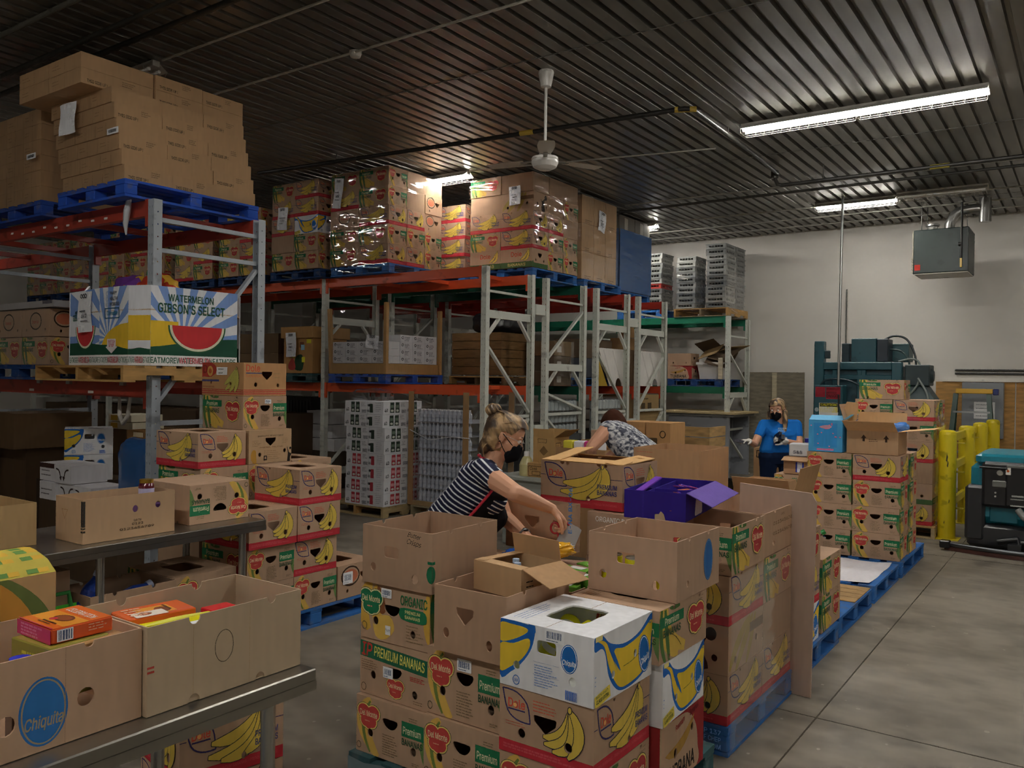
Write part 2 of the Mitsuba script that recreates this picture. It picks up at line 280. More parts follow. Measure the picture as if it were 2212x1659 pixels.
def a_org_end():
    L = [(cres((.06, .25), (-.03, .14), (.05, .04), .07, .4), 'd0a648'), (cres((.10, .24), (.05, .13), (.16, .02), .06, .4), 'd0a648'), (cres((.39, .24), (.37, .12), (.40, .03), .04, .4), 'd0a648'), (C_((.10, .24), (.13, .21), (.15, .14), (.12, .12), (.10, .16), n=3), '7e4a2c'), (C_((.08, .09), (.17, .12), (.20, .06), (.14, .01), (.09, .02), n=3), 'd9b456')]
    L += dmlogo(.062, .165, 1.15, '1d6b46', 'd7cf9a') + [(TX('ORGANIC', .235, .18, .04, .15), '24693f'), (C_((.235, .165), (.32, .17), (.375, .163), (.38, .12), (.33, .113), (.24, .12), n=3), '1f7048'), (TX('PREMIUM', .262, .146, .014, .085), 'd8cf90'), (TX('BANANAS', .262, .124, .014, .085), 'd8cf90'), (lines(.27, .03, .37, .095, 6, .003, 3), '84704f'), (R_(.15, .035, .18, .075), 'f2f2f0'), (TX('Yoh', .152, .05, .012, .026, False), '222222'), (E_(.025, .055, .014, .017).exterior.buffer(.0015), '5b5032')]
    return L, [handle(.185, .145), V_(.09, .085), V_(.305, .06, .015)]
def a_ip_end():
    L = [(P_((0, .235), (.4, .215), (.4, .145), (0, .165)), '1f5d41'), (TX('IP', .008, .17, .058, .062, True, .1), 'b23a33'), (TX('PREMIUM BANANAS', .085, .178, .042, .295, True, 0, -.05), 'd8cf6a')] + dmlogo(.215, .058, .85) + [(lines(.01, .11, .11, .15, 5, .003, 4), '7d6446'), (lines(.30, .115, .39, .13, 3, .004, 6), 'b0473c'), (lines(.32, .02, .39, .03, 2, .003, 7), '7d6446'), (E_(.025, .03, .014, .017).exterior.buffer(.0015), '6a5538')]
    return L, [handle(.205, .125), V_(.08, .09), V_(.325, .055)]
def a_turb_side():
    red = R_(0, 0, .5, .25).difference(C_((-.1, .26), (.12, .245), (.30, .235), (.40, .17), (.43, .08), (.42, 0), (.1, -.1), (-.1, -.1), n=5))
    L = [(red, '8f2b2c'), (cres((.06, .13), (.25, .10), (.38, .21), .045, .1), 'a8803c'), (TX('TURBANA', .06, .02, .058, .33), '1d1815'), (TX('Premium', .17, .195, .022, .10, True, 0, .18), '963232'), (TX('Bananas', .33, .215, .022, .10, True, 0, .12), '6d1f22')]
    return L, [V_(.17, .115, .017), V_(.36, .165, .015)]
def a_turb_end(): return [(R_(0, 0, .4, .25).difference(C_((-.1, .2), (.2, .17), (.33, .05), (.3, -.1), (-.1, -.1), n=4)), '8f2b2c'), (TX('TURBANA', .05, .03, .045, .26), '1d1815')], [handle(.2, .15), V_(.1, .1), V_(.3, .1)]
def a_bio_end():
    L = [(TX('BANANES BIOLOGIQUES PREMIUM', .08, .198, .012, .24), '5c4426'), (lines(.03, .13, .11, .17, 5, .003, 3), '8a6a42'), (lines(.31, .145, .38, .18, 4, .003, 4), '8a6a42'), (TX('Premium Bananas - Product of Ecuador', .10, .115, .009, .22), '8a6238'), (lines(.14, .03, .30, .09, 5, .003, 8), '8a6a42'), (cres((.055, .10), (.025, .06), (.06, 0), .05, .4), 'b98a3a'), (R_(.135, .02, .165, .055), '1b1713'), (E_(.15, .038, .008, .010), KR), (C_((.36, .0), (.365, .06), (.355, .12), (.375, .07), (.4, .055), (.385, .03), (.385, 0), n=3), '1b1713'), (E_(.388, .10, .009, .011), '1b1713')]
    return L, [handle(.20, .165, 'heart'), V_(.10, .065, .014), V_(.335, .085, .014)]
def a_old_side():
    L = [(R_(0, .14, .12, .25), 'a33a30'), (C_((.05, .15), (.1, .14), (.17, .17), (.17, .22), (.11, .25), (.05, .24), n=3), 'a33a30'), (E_(.10, .185, .035, .04), 'c89a56'), (E_(.10, .185, .018, .02), 'b05a36'), (TX('D', .015, .17, .06, .05), '7c2c26'), (R_(0, .105, .21, .12), '4a4a78'), (lines(.0, .055, .22, .065, 1, .012, 3), 'a8714e'), (R_(0, .012, .5, .02), 'b2413f'), (R_(0, .027, .5, .035), 'b2413f'), (R_(0, .042, .5, .048), 'b2413f'), (R_(.18, .155, .31, .215), 'f0f0ee'), (lines(.2, .17, .29, .2, 2, .006, 3), '33302c')]
    L += bunch((.42, .205), [((.36, .13), (.28, .085)), ((.38, .09), (.29, .045)), ((.40, .07), (.34, .03)), ((.45, .10), (.40, .03))], .038, 'b9b35a', .001)
    return L, [V_(.11, .095, .010), V_(.35, .09, .012)]
def a_old_end():
    L = [(TX('Dole', .02, .185, .05, .13), 'c4553a'), (R_(.02, .168, .17, .175), '4a4a78'), (TX('BANANAS', .02, .14, .022, .15), 'c07a4a'), (lines(.28, .14, .37, .17, 2, .008, 3), 'a8895e'), (R_(0, .012, .4, .02), 'c04a42'), (R_(0, .027, .4, .035), 'c04a42'), (R_(0, .042, .4, .048), 'c04a42')]
    return L, [handle(.215, .16, 'heart'), V_(.11, .085, .015), V_(.32, .08, .013)]
def a_grn_side():                                          # green BANANAS band at the foot
    L = [(R_(0, 0, .5, .075), '3f5a33'), (TX('BANANAS', .12, .02, .04, .28), 'b9a868'), (TX('Dole', .17, .15, .06, .17), 'b8482f')]+bunch((.45, .24), [((.40, .12), (.32, .1)), ((.46, .1), (.37, .09))], .03)
    return L, []
def a_grn_end(): return [(R_(0, 0, .4, .06), '3f5a33'), (P_((0, .06), (.03, .09), (.05, .06)), '3f5a33')], [handle(.2, .17, 'heart'), V_(.1, .1), V_(.3, .1)]
def a_oval_side(): return [(E_(.25, .14, .10, .075).exterior.buffer(.006), '3a2a20'), (TX('bana', .19, .12, .03, .11), 'b0553c')], [V_(.08, .06, .012), V_(.42, .06, .012)]
def a_oval_end(): return [(E_(.13, .16, .09, .07).exterior.buffer(.006), '3a2a20'), (E_(.13, .16, .075, .05), 'b86a4c')], [handle(.28, .15, 'heart'), V_(.1, .05, .012)]
def a_chq_side():
    return chq(.165, .115, 2.1, 0, '2d68a6', '9a8a70')+[(R_(.27, 0, .2715, .25), KR2)], [V_(.045, .075, .022), V_(.285, .11, .022)]
def a_fig_end(): return [(C_((.20, .02), (.21, .12), (.14, .21), (.20, .15), (.25, .16), (.31, .22), (.27, .12), (.30, .02), n=3), '241c18'), (E_(.31, .2, .03, .034), '241c18')], [V_(.1, .1), V_(.33, .08)]
def a_fig_side(): return [(cres((.3, .24), (.1, .15), (.02, .02), .06, .3), 'a89048'), (cres((.34, .24), (.22, .12), (.1, .0), .06, .3), 'a89048'), (cres((.38, .24), (.33, .12), (.25, .0), .05, .3), 'a89048'), (R_(.3, .15, .5, .2), '6b5038')], [V_(.1, .06), V_(.4, .1)]
ART = dict(dole=(a_dole_end, a_dole_side, KR), dm=(a_dm_end, a_dm_side, KR), white=(a_white_end, a_white_side, 'e9eaec'), butter=(a_butter, a_butter_side, 'a58870'), kraft=(a_kraft_end('oval'), a_kraft_side, 'ae9078'), heart=(a_kraft_end('heart'), a_kraft_side, 'ae8e74'),
    plain=(a_none, a_none, 'a88a70'), org=(a_org_end, a_dm_side, KR), ip=(a_ip_end, a_dm_side, KR), turb=(a_turb_end, a_turb_side, KR), bio=(a_bio_end, a_kraft_side, 'b69876'), old=(a_old_end, a_old_side, 'b88c60'), grn=(a_grn_end, a_grn_side, KR), oval=(a_oval_end, a_oval_side, KR), chq=(a_kraft_end('oval'), a_chq_side, 'ab8c74'), fig=(a_fig_end, a_fig_side, KR))
DESC = dict(dole='red-banded banana carton', dm='green-blocked banana carton', white='white banana carton', butter='open green-dotted brown carton', kraft='plain oval-holed carton', heart='plain heart-holed carton', plain='plain carton', org='green-badged organic carton', ip='slanted green-banded carton', turb='red-cornered carton', bio='pale small-print carton', old='worn sunburst carton', grn='green-footed banana carton', oval='ring-printed carton', chq='blue-oval carton', fig='black-figured carton')
_bm = {}
def notch(poly, xs, y, r=.016): return poly.difference(unary_union([E_(x, y, r, r*1.2, 4) for x in xs]))
def boxmesh(style, kind):
    """canonical 0.5 x 0.4 x 0.25 carton, foot at z 0; kind: closed (lid with a window), full (lid shut), open (no lid)"""
    if (style, kind) in _bm: return _bm[(style, kind)]
    fe, fs, base = ART[style]; m = MB(); t = .006
    x, y, h = .25, .2, .25
    panels = [(np.array([-x, y, 0]), [0, -1, 0], .4, fe), (np.array([-x, -y, 0]), [1, 0, 0], .5, fs), (np.array([x, -y, 0]), [0, 1, 0], .4, fe), (np.array([x, y, 0]), [-1, 0, 0], .5, None)]
    for i, (O, U, w, fn) in enumerate(panels):
        L, H = fn() if fn else ([], [])
        hol = unary_union(H) if H else Polygon()
        pg = sbox(0, 0, w, h).difference(hol)
        if kind == 'open': pg = notch(pg, (w*.27, w*.72), h, .013) if w > .45 else pg
        m.ext(pg, t, base, O, U, [0, 0, 1])
        cut = hol.buffer(.0005)
        for j, (g, c) in enumerate(L):
            if not isinstance(g, tuple): g = g.intersection(sbox(0, 0, w, h)).difference(cut)
            m.flat(g, c, O, U, [0, 0, 1], .0003+.00025*j)
    m.bx([-x+t, -y+t, 0], [x-t, y-t, t], base)
    if kind != 'open':
        top = sbox(-x, -y, x, y)
        if kind == 'closed': top = top.difference(C_((-.11, -.08), (.0, -.085), (.11, -.08), (.115, 0), (.11, .08), (0, .085), (-.11, .08), (-.115, 0), n=2))
        m.ext(top, t, base, [0, 0, h], [1, 0, 0], [0, 1, 0])
        m.flat(R_(-x, -.0012, -.115, .0012), KR2, [0, 0, h], [1, 0, 0], [0, 1, 0], .0004); m.flat(R_(.115, -.0012, x, .0012), KR2, [0, 0, h], [1, 0, 0], [0, 1, 0], .0004)
        m.flat(lines(-.2, .12, .1, .17, 4, .004, 5), '8a7350' if style != 'white' else '8fa3cc', [0, 0, h], [1, 0, 0], [0, 1, 0], .0004)
    d = m.dict('card'); _bm[(style, kind)] = d; return d
def M_(x, y, z, dx, dy, dz, o, a=0., tx=0., ty=0.):
    w = T().translate([x+dx/2, y+dy/2, z]).rotate([0, 0, 1], a).rotate([1, 0, 0], tx).rotate([0, 1, 0], ty)
    if o == 's': return w.rotate([0, 0, 1], -90).scale([dy/.5, dx/.4, dz/.25])
    return w.scale([dx/.5, dy/.4, dz/.25])
def cb(style, o, x, y, z, dx, dy, dz, label, group=None, kind='closed', a=None, name='banana_carton', cat='carton', tx=0., ty=0., z1=None):
    """carton with its near corner at (x, y): faces the aisle with its short end ('e') or its long side ('s')"""
    k = nk(name); a = random.uniform(-1.2, 1.2) if a is None else a
    scene[k] = {**boxmesh(style, kind), 'to_world': M_(x, y, z, dx, dy, dz-.002, o, a, tx, ty)}
    lab(k, label, cat, group); return k
# ------------------------------------------------------------------ the hall
WX, YL, YR, XB = 16.35, 19.0, -6.5, -6.0
def struct(k, m, mat, label): m.put(k, mat); lab(k, label, kind='structure'); return k
struct('floor', MB().bx([XB, YR, -.12], [WX+.2, YL, 0], '808080'), 'concrete', 'stained grey brown concrete floor')
m = MB()
for (ax, c) in ((4.6, 0), (9.75, 0), (14.2, 0)): m.bx([ax-.004, YR, 0], [ax+.004, YL, .0012], '3a342a')
for c in (1.2, 5.9): m.bx([XB, c-.004, 0], [WX, c+.004, .0012], '3a342a')
m.put('floor__saw_joint', 'card')
m = MB()
m.bx([WX, YR, 0], [WX+.2, YL, 5.2], 'd8d0c0'); struct('wall_back', m, 'wallpaint', 'off-white painted far wall')
struct('wall_left', MB().bx([XB, YL, 0], [WX, YL+.2, 5.2], 'd8d0c0'), 'wallpaint', 'painted side wall behind the racks')
struct('wall_right', MB().bx([XB, YR-.2, 0], [WX, YR, 5.2], 'd8d0c0'), 'wallpaint', 'painted side wall')
struct('wall_front', MB().bx([XB-.2, YR, 0], [XB, YL, 5.2], 'd8d0c0'), 'wallpaint', 'painted wall behind the viewer')
# ribbed steel deck: flat pans 0.11 wide, flutes 0.05 wide and 0.04 deep, running along x
prof, yy = [], YR
while yy < YL:
    prof += [(yy, 0), (yy+.108, 0), (yy+.118, .042), (yy+.152, .042)]; yy += .162
pr = np.array(prof); V, F = [], []
for i in range(len(pr)-1):
    a, b = pr[i], pr[i+1]; n = len(V)
    V += [[XB, a[0], CEIL+a[1]], [WX, a[0], CEIL+a[1]], [WX, b[0], CEIL+b[1]], [XB, b[0], CEIL+b[1]]]; F.append([n, n+1, n+2, n+3])
m = MB().add(V, F, '8a8a84'); m.bx([XB, YR, CEIL+.06], [WX, YL, CEIL+.1], '8a8a84'); struct('ceiling', m, 'deck', 'ribbed grey metal ceiling deck')
m = MB()
for xs in (2.1, 6.3, 10.6, 14.6): m.bx([xs, YR, CEIL-.003], [xs+.012, YL, CEIL], '5a5a54')
m.put('ceiling__sheet_seam', 'paint')
# ------------------------------------------------------------------ lamps
def lamp(X, Y, on, where):
    k = nk('ceiling_lamp'); z = CEIL-.055
    m = MB(); m.bx([X-.035, Y, z], [X+.035, Y+1.22, CEIL-.002], 'cfcdc4')
    for s in (-1, 1): m.add([[X+s*.035, Y, z+.03], [X+s*.035, Y+1.22, z+.03], [X+s*.12, Y+1.22, z-.025], [X+s*.12, Y, z-.025]], [[0, 1, 2, 3]], 'dedcd4')
    m.put(k+'__reflector', 'paint')
    for s in (-1, 1):
        e = {'emitter': {'type': 'area', 'radiance': {'type': 'rgb', 'value': LAMP}}} if on else {}
        MB().tube([[X+s*.05, Y+.03, z-.03], [X+s*.05, Y+1.19, z-.03]], .016, 'ecebe4', 8).put(pk(k, 'tube'), 'plast', **e)
    m = MB()
    for i in range(13):
        yy = Y+.02+i*.098; m.tube([[X-.12, yy, z-.025], [X-.1, yy, z-.075], [X+.1, yy, z-.075], [X+.12, yy, z-.025]], .0025, 'd8d6cc', 4, False)
    for s in (-.1, -.035, .035, .1): m.tube([[X+s, Y+.02, z-.075], [X+s, Y+1.2, z-.075]], .0025, 'd8d6cc', 4, False)
    m.put(k+'__wire_guard', 'metal')
    lab(k, where, 'lamp')
WH = ['lit fluorescent lamp above the aisle, right one of the touching pair', 'lit fluorescent lamp above the aisle, left one of the touching pair', 'lit fluorescent lamp nearest the far wall, beside an unlit one', 'lit fluorescent lamp just above the wrapped stacks on the orange rack', 'small bright lamp end beside the blue wrapped stack', 'lit lamp behind the cartons at the left edge', 'unlit fluorescent lamp in front of the far wall above the heater', 'unlit caged lamp just right of the tall carton stack at top left']
for (a, w) in zip(LAMPS_SEEN, WH): lamp(*a, w)
for i, a in enumerate(LAMPS_OUT): lamp(*a, 'lit fluorescent lamp overhead outside the view, '+['first', 'second', 'third', 'fourth', 'fifth', 'sixth', 'seventh', 'eighth', 'ninth'][i]+' of the unseen ones')
# ------------------------------------------------------------------ pallets
def pallet(x, y, z, dx, dy, label, c='2f66a8', style='block', group=None, h=.143):
    """dx along x, dy along y; block pallet with boards across, or wooden stringer pallet (stringers along x)"""
    k = nk('pallet'); mat = 'palwood' if style == 'block' else 'wood'; r = random.Random(int(x*97+y*31))
    nb = 7
    if style == 'block':
        for i in range(nb):
            w = .13 if i in (0, nb-1) else .095; yy = y+(dy-w)*i/(nb-1)
            MB().bx([x, yy, z+h-.02], [x+dx, yy+w, z+h-.001], c).put(pk(k, 'deck_board'), mat)
        for i in range(3):
            w = .11; xx = x+(dx-w)*i/2; MB().bx([xx, y+.002, z+h-.04], [xx+w, y+dy-.002, z+h-.0205], c).put(pk(k, 'stringer_board'), mat)
            for j in range(3):
                w2 = .14; yy = y+.003+(dy-.006-w2)*j/2; MB().bx([xx, yy, z+.0205], [xx+w, yy+w2, z+h-.0405], c, bev=.006).put(pk(k, 'block'), mat)
            MB().bx([xx+.002, y, z], [xx+w-.002, y+dy, z+.02], c).put(pk(k, 'bottom_board'), mat)
        for j in (0, 1):
            yy = y+(dy-.1)*j
            MB().bx([x, yy, z+.0], [x+dx, yy+.1, z+.0195], c).put(pk(k, 'bottom_board'), mat)
    else:
        for i in range(nb):
            w = .10; xx = x+(dx-w)*i/(nb-1); MB().bx([xx, y, z+h-.018+r.uniform(-.002, 0)], [xx+w, y+dy, z+h-.001], r.choice((c, 'b08a55', 'a57c48', 'bb9560'))).put(pk(k, 'deck_board'), mat)
        for j in range(3):
            w = .038; yy = y+(dy-w)*j/2
            pg = sbox(x, z+.0155, x+dx, z+h-.0185).difference(unary_union([sbox(x+dx*a-.11, z, x+dx*a+.11, z+.045).buffer(.01) for a in (.27, .73)]))
            MB().ext(pg, w, r.choice((c, 'b08a55')), [0, yy, 0], [1, 0, 0], [0, 0, 1]).put(pk(k, 'stringer'), mat)
        for i in (0, 3, 6):
            w = .10; xx = x+(dx-w)*i/6; MB().bx([xx, y, z], [xx+w, y+dy, z+.015], c).put(pk(k, 'bottom_board'), mat)
    lab(k, label, 'pallet', group); return k
# ------------------------------------------------------------------ racks
def post(k, x, y, ztop, c, face, holes=True, z0=0.0, dep=.075):
    """open upright: web on the aisle side, two flanges, rows of slots"""
    w = .08; m = MB(); t = .004; s = face     # s=-1: web faces -x
    hs = []
    zz = z0+.08
    while zz < ztop-.04: hs += [sbox(.016, zz, .026, zz+.02), sbox(.054, zz, .064, zz+.02)]; zz += .0762
    web = sbox(0, z0, w, ztop); web = web.difference(unary_union(hs)) if holes else web
    xw = x if s < 0 else x+dep
    if s < 0: m.ext(web, t, c, [xw, y+w, 0], [0, -1, 0], [0, 0, 1])
    else: m.ext(web, t, c, [xw, y, 0], [0, 1, 0], [0, 0, 1])
    fl = sbox(0, z0, dep, ztop)
    if holes:
        hs = []; zz = z0+.10
        while zz < ztop-.04: hs.append(E_(dep*.5, zz, .006, .006, 2)); zz += .1
        fl = fl.difference(unary_union(hs))
    m.ext(fl, t, c, [x, y, 0], [1, 0, 0], [0, 0, 1]); m.ext(fl, t, c, [x+dep, y+w, 0], [-1, 0, 0], [0, 0, 1])
    m.bx([x-.03, y-.03, 0], [x+dep+.03, y+w+.03, .006], c)
    m.put(pk(k, 'upright'), 'paint')
def rack(x0, x1, ys, ztop, beams, c, label, bc, braces, deck=True, clip=None, bh=.125):
    k = nk('pallet_rack'); d = .075
    for i, y in enumerate(ys):
        post(k, x0, y, ztop, c, -1, i < 2); post(k, x1-d, y, ztop, c, 1, i < 2)
        ym = y+.04
        for (za, zb, w, fa, fb) in braces:
            MB().bar([x0+d+(x1-x0-2*d)*fa, ym, za], [x0+d+(x1-x0-2*d)*fb, ym, zb], .03 if w < .06 else .04, w, c, (0, 1, 0) if abs(za-zb) > .1 else (0, 0, 1)).put(pk(k, 'brace'), 'paint')
    for (zt, col_) in beams:
        for i in range(len(ys)-1):
            a, b = ys[i]+.08, ys[i+1]
            for j, xx in enumerate((x0+.012, x1-.062)):
                m = MB(); m.bx([xx, a, zt-bh], [xx+.05, b, zt], col_)
                for e, yy in ((0, a), (1, b-.006)): m.bx([xx-.014 if j == 0 else xx, yy-(.035 if e else 0), zt-bh-.09], [xx+.008 if j == 0 else xx+.064, yy+(.006 if e else .041), zt+.005], col_)
                m.put(pk(k, 'beam'), 'paint')
            if deck:
                n = 3
                for q in range(n):
                    yy = a+(b-a)*(q+.5)/n; MB().bx([x0+.065, yy-.025, zt-.055], [x1-.065, yy+.025, zt-.004], col_).put(pk(k, 'cross_bar'), 'paint')
    lab(k, label, 'rack'); return k
OR, RDB, GRB = 'd2552b', '9e3b2c', '14503c'
GU, WU = 'a3abb3', 'cfd2c8'
std = [(2.91, 2.91, .03, 0, 1), (2.62, 2.62, .10, 0, 1), (2.57, 2.34, .045, .26, 0), (2.57, 2.31, .045, .74, 1), (2.22, 1.35, .045, 0, 1), (1.30, 1.30, .04, 0, 1), (1.26, .45, .045, 1, 0), (.40, .40, .1, 0, 1), (.36, .12, .045, .26, 0)]
alt = [(2.91, 2.91, .03, 0, 1), (2.80, 2.08, .045, 1, 0), (1.97, 1.97, .10, 0, 1), (1.92, 1.70, .045, .26, 0), (1.92, 1.68, .045, .74, 1), (1.31, 1.31, .04, 0, 1), (1.60, 1.36, .045, 0, 1), (1.26, .6, .045, 0, 1), (.40, .40, .1, 0, 1)]
r1b = [(3.045, 3.045, .035, 0, 1), (2.80, 2.80, .035, 0, 1), (2.74, 1.58, .05, 1, 0), (1.40, 1.40, .04, 0, 1), (1.35, .4, .05, 0, 1), (.3, .3, .04, 0, 1)]
R1 = rack(3.775, 4.865, [6.16, 8.98, 11.8], 3.2, [(3.2, RDB), (1.73, RDB)], GU, 'pallet rack with dull red beams and grey uprights at left', RDB, r1b)
R2 = rack(8.32, 9.43, [6.25, 9.17, 12.1, 15.0, 17.9], 3.215, [(3.215, OR), (1.705, OR)], WU, 'bright orange beamed pallet rack with pale uprights in the middle', OR, std)
R3 = rack(9.66, 10.77, [6.21, 9.13, 12.05], 3.2, [(3.2, GRB), (1.70, GRB)], WU, 'pale pallet rack with dark green beams behind the orange one', GRB, alt)
R4 = rack(11.08, 12.18, [6.21, 9.13, 12.05], 3.2, [(3.2, 'b4392a'), (1.70, 'c4482c')], WU, 'pale pallet rack with red beams and white sheets behind it', RDB, std)
R5 = rack(12.50, 13.61, [6.21, 9.13, 12.05], 3.2, [(3.2, 'b4392a'), (1.70, 'c4482c')], WU, 'farthest red beamed rack of the rows, before the wall rack', RDB, [std[0], std[1], std[2], std[3], (1.35, 2.2, .045, 0, 1), std[5], std[6]])
R6 = rack(14.98, 16.12, [5.58, 8.4, 11.2], 3.03, [(3.03, '1c6b50'), (1.70, '16593f')], WU, 'green beamed rack standing against the far wall', GRB, [(2.66, 2.66, .03, 0, 1), (2.35, 1.75, .045, 0, 1), (1.55, 1.55, .1, 0, 1), (1.5, 1.28, .045, .26, 0), (1.5, 1.2, .045, .74, 1), (.9, .9, .04, 0, 1), (.8, .2, .045, 0, 1)])
for z in (2.75, 1.1):      # spacers tying back-to-back frames
    MB().bx([9.435, 6.23, z-.07], [9.655, 6.30, z+.07], WU).put(pk(R3, 'row_spacer'), 'paint'); MB().bx([12.185, 6.23, z-.07], [12.495, 6.30, z+.07], WU).put(pk(R5, 'row_spacer'), 'paint')
m = MB()
for i in range(9): m.flat(R_(0, 0, .055, .018), 'e6e2da', [3.786, 8.6-i*.21, 3.105+.02*(i % 3 == 0)], [0, -1, 0], [0, 0, 1], .0008)
for yy in (8.2, 7.15): m.flat(R_(0, 0, .09, .022), 'e6e2da', [3.786, yy, 1.625], [0, -1, 0], [0, 0, 1], .0008)
m.put(pk(R1, 'bin_label'), 'card')
for yy in (7.95, 7.42, 6.55):
    MB().bx([3.76, yy, 1.70], [3.80, yy+.06, 1.745], 'b8b8b4').put(pk(R1, 'pallet_clip'), 'metal')
# ------------------------------------------------------------------ stretch film
def film(x0, y0, x1, y1, z0, z1, label, amp=.006, seed=0, sides='xyXY', lean=0., dens=46):
    k = nk('stretch_film'); m = MB(); g = .012
    c = [(x0-g, y1+g), (x0-g, y0-g), (x1+g, y0-g), (x1+g, y1+g)]
    for q, s in enumerate('xyXY'):
        if s not in sides: continue
        a, b = np.array(c[q]), np.array(c[(q+1) % 4]); L = np.linalg.norm(b-a); n = np.array([(b-a)[1], -(b-a)[0]])/L
        na, nz = int(L*dens*.35)+3, int((z1-z0)*dens)+3
        U, W = np.meshgrid(np.linspace(0, 1, na), np.linspace(0, 1, nz), indexing='ij'); P = np.zeros((na, nz, 3))
        base = a+(b-a)*U[..., None]; zz = z0+(z1-z0)*W
        q3 = np.stack([U*L*2.2+seed, zz*16+.6*U*L*3+q*9, 0*U+seed*3.1], -1); d = meshkit.fbm(q3, 3, seed)-.5
        q4 = np.stack([U*L*7+seed, zz*40+U*L*9, 0*U+q], -1); d = d+.35*(meshkit.noise(q4, seed+5)-.5)
        e = np.minimum(U, 1-U)*L; d = d*np.clip(e/.05, 0.05, 1)
        P[..., :2] = base-n*(-(amp*2*(d+.5)))[..., None]+np.array([-lean, 0])*W[..., None]; P[..., 2] = zz; m.grid(P, 'ffffff')
    m.put(k, 'film'); lab(k, label, 'plastic wrap'); return k
# ------------------------------------------------------------------ the near sorting pallet and its cartons
P0 = .145
pallet(2.60, 1.40, 0, 1.05, 1.28, 'dark teal pallet under the near carton stacks, torn at its left corner', '2f5054')
MB().grid(np.array([[[2.585, 2.66-.1*i, .14-.11*j-.01*math.sin(i*2+j)] for j in range(4)] for i in range(4)])+np.array([-.01, 0, 0]), '6f8286').put('torn_plastic_scrap', 'plast'); lab('torn_plastic_scrap', 'torn grey plastic hanging at the left corner of the near pallet', 'plastic')
def ctn(style, o, x, y, z, dx, dy, dz, pos, **k): return cb(style, o, x, y, z, dx, dy, dz, f"{DESC[style] if k.get('kind') != 'open' or style == 'butter' else 'open '+DESC[style]}, {pos}", **k)
ctn('dm', 'e', 2.63, 2.265, P0, .455, .40, .25, 'bottom of the left column on the near pallet', a=.3)
k = ctn('ip', 'e', 2.65, 2.265, .396, .455, .40, .25, 'second from the bottom in the left column of the near pallet', a=-.5)
k2 = ctn('org', 'e', 2.645, 2.26, .647, .455, .40, .25, 'third from the bottom in the left column of the near pallet', a=.4)
ctn('butter', 'e', 2.63, 2.24, .898, .46, .40, .255, 'handwritten, on top of the left column of the near pallet', kind='open', a=.5)
ctn('dm', 'e', 2.62, 1.862, P0, .455, .40, .262, 'bottom of the middle column on the near pallet', a=.2)
ctn('dm', 'e', 2.635, 1.862, .409, .455, .398, .278, 'in the middle column of the near pallet, under the open heart-hole carton', a=-.3)
ctn('heart', 'e', 2.605, 1.842, .689, .47, .36, .27, 'on the middle column, with a small carton of bottles set on it', kind='open', a=.4)
ctn('dm', 'e', 2.56, 1.42, P0, .44, .41, .25, 'bottom of the near corner column, mostly cut off by the frame', a=.2)
ctn('dole', 'e', 2.555, 1.42, .396, .44, .41, .25, 'directly under the white carton at the near corner', a=-.2)
KW = ctn('white', 'e', 2.55, 1.415, .647, .445, .41, .25, 'full of yellow cans, at the near corner of the near pallet', a=-1.2)
ctn('turb', 'e', 3.03, 1.385, P0, .44, .41, .28, 'bottom of the column behind the white can carton')
ctn('white', 'e', 3.02, 1.38, .427, .44, .41, .255, 'half hidden behind the white can carton, second from the floor', a=1.)
ctn('dm', 'e', 2.995, 1.375, .684, .46, .41, .215, 'under the open carton with yellow cans showing in its holes', a=-1)
KO = ctn('kraft', 'e', 3.13, 1.37, .90, .46, .41, .25, 'yellow cans showing through its holes, blue oval on its side', kind='open', a=0)
MB().flat(unary_union([]) if 0 else E_(.33, .125, .05, .09), '2a5f9c', [3.13, 1.37, .90], [1, 0, 0], [0, 0, 1], .0012).flat(E_(.33, .125, .044, .084).exterior.buffer(.002), '5f7f9c', [3.13, 1.37, .9], [1, 0, 0], [0, 0, 1], .0015).flat(TX('E-NA BX-06', -.1, 0, .018, .2, True, 0, PI/2), '3a6fb0', [3.13, 1.765, 1.125], [0, -1, 0], [0, 0, 1], .0015).put(pk(KO, 'printed_oval'), 'card'); lab(KO+'__printed_oval', 'blue oval print and lettering')
ctn('plain', 'e', 3.10, 1.83, P0, .45, .40, .25, 'in the rear row of the near pallet, low', kind='full'); ctn('dm', 'e', 3.10, 1.83, .396, .45, .40, .25, 'rear row of the near pallet, under the carton of green packets', kind='full')
ctn('kraft', 'e', 3.09, 1.83, .647, .46, .40, .235, 'filled with green and white packets behind the open carton', kind='open')
ctn('plain', 'e', 3.12, 2.26, P0, .45, .38, .25, 'low rear corner of the near pallet', kind='full'); ctn('plain', 'e', 3.12, 2.26, .396, .45, .38, .25, 'rear corner of the near pallet, second up', kind='full'); ctn('plain', 'e', 3.11, 2.25, .647, .45, .38, .25, 'below the yellow bag, rear corner of the near pallet', kind='full')
def sticker(par, O, U, w, h, seed=0, c='f0f2f4', n='barcode_sticker'):
    m = MB(); W = [0, 0, 1]; m.flat(sbox(.004, .004, w-.004, h-.004).buffer(.003), c, O, U, W, .0018); m.flat(bars(w*.12, h*.3, w*.85, h*.8, seed), '4a5a78', O, U, W, .0022); m.flat(lines(w*.1, h*.14, w*.8, h*.15, 1, .003, seed), '4a5a78', O, U, W, .0022)
    kk = pk(par, n); m.put(kk, 'card'); return lab(kk, 'white barcode sticker') if par in labels else kk
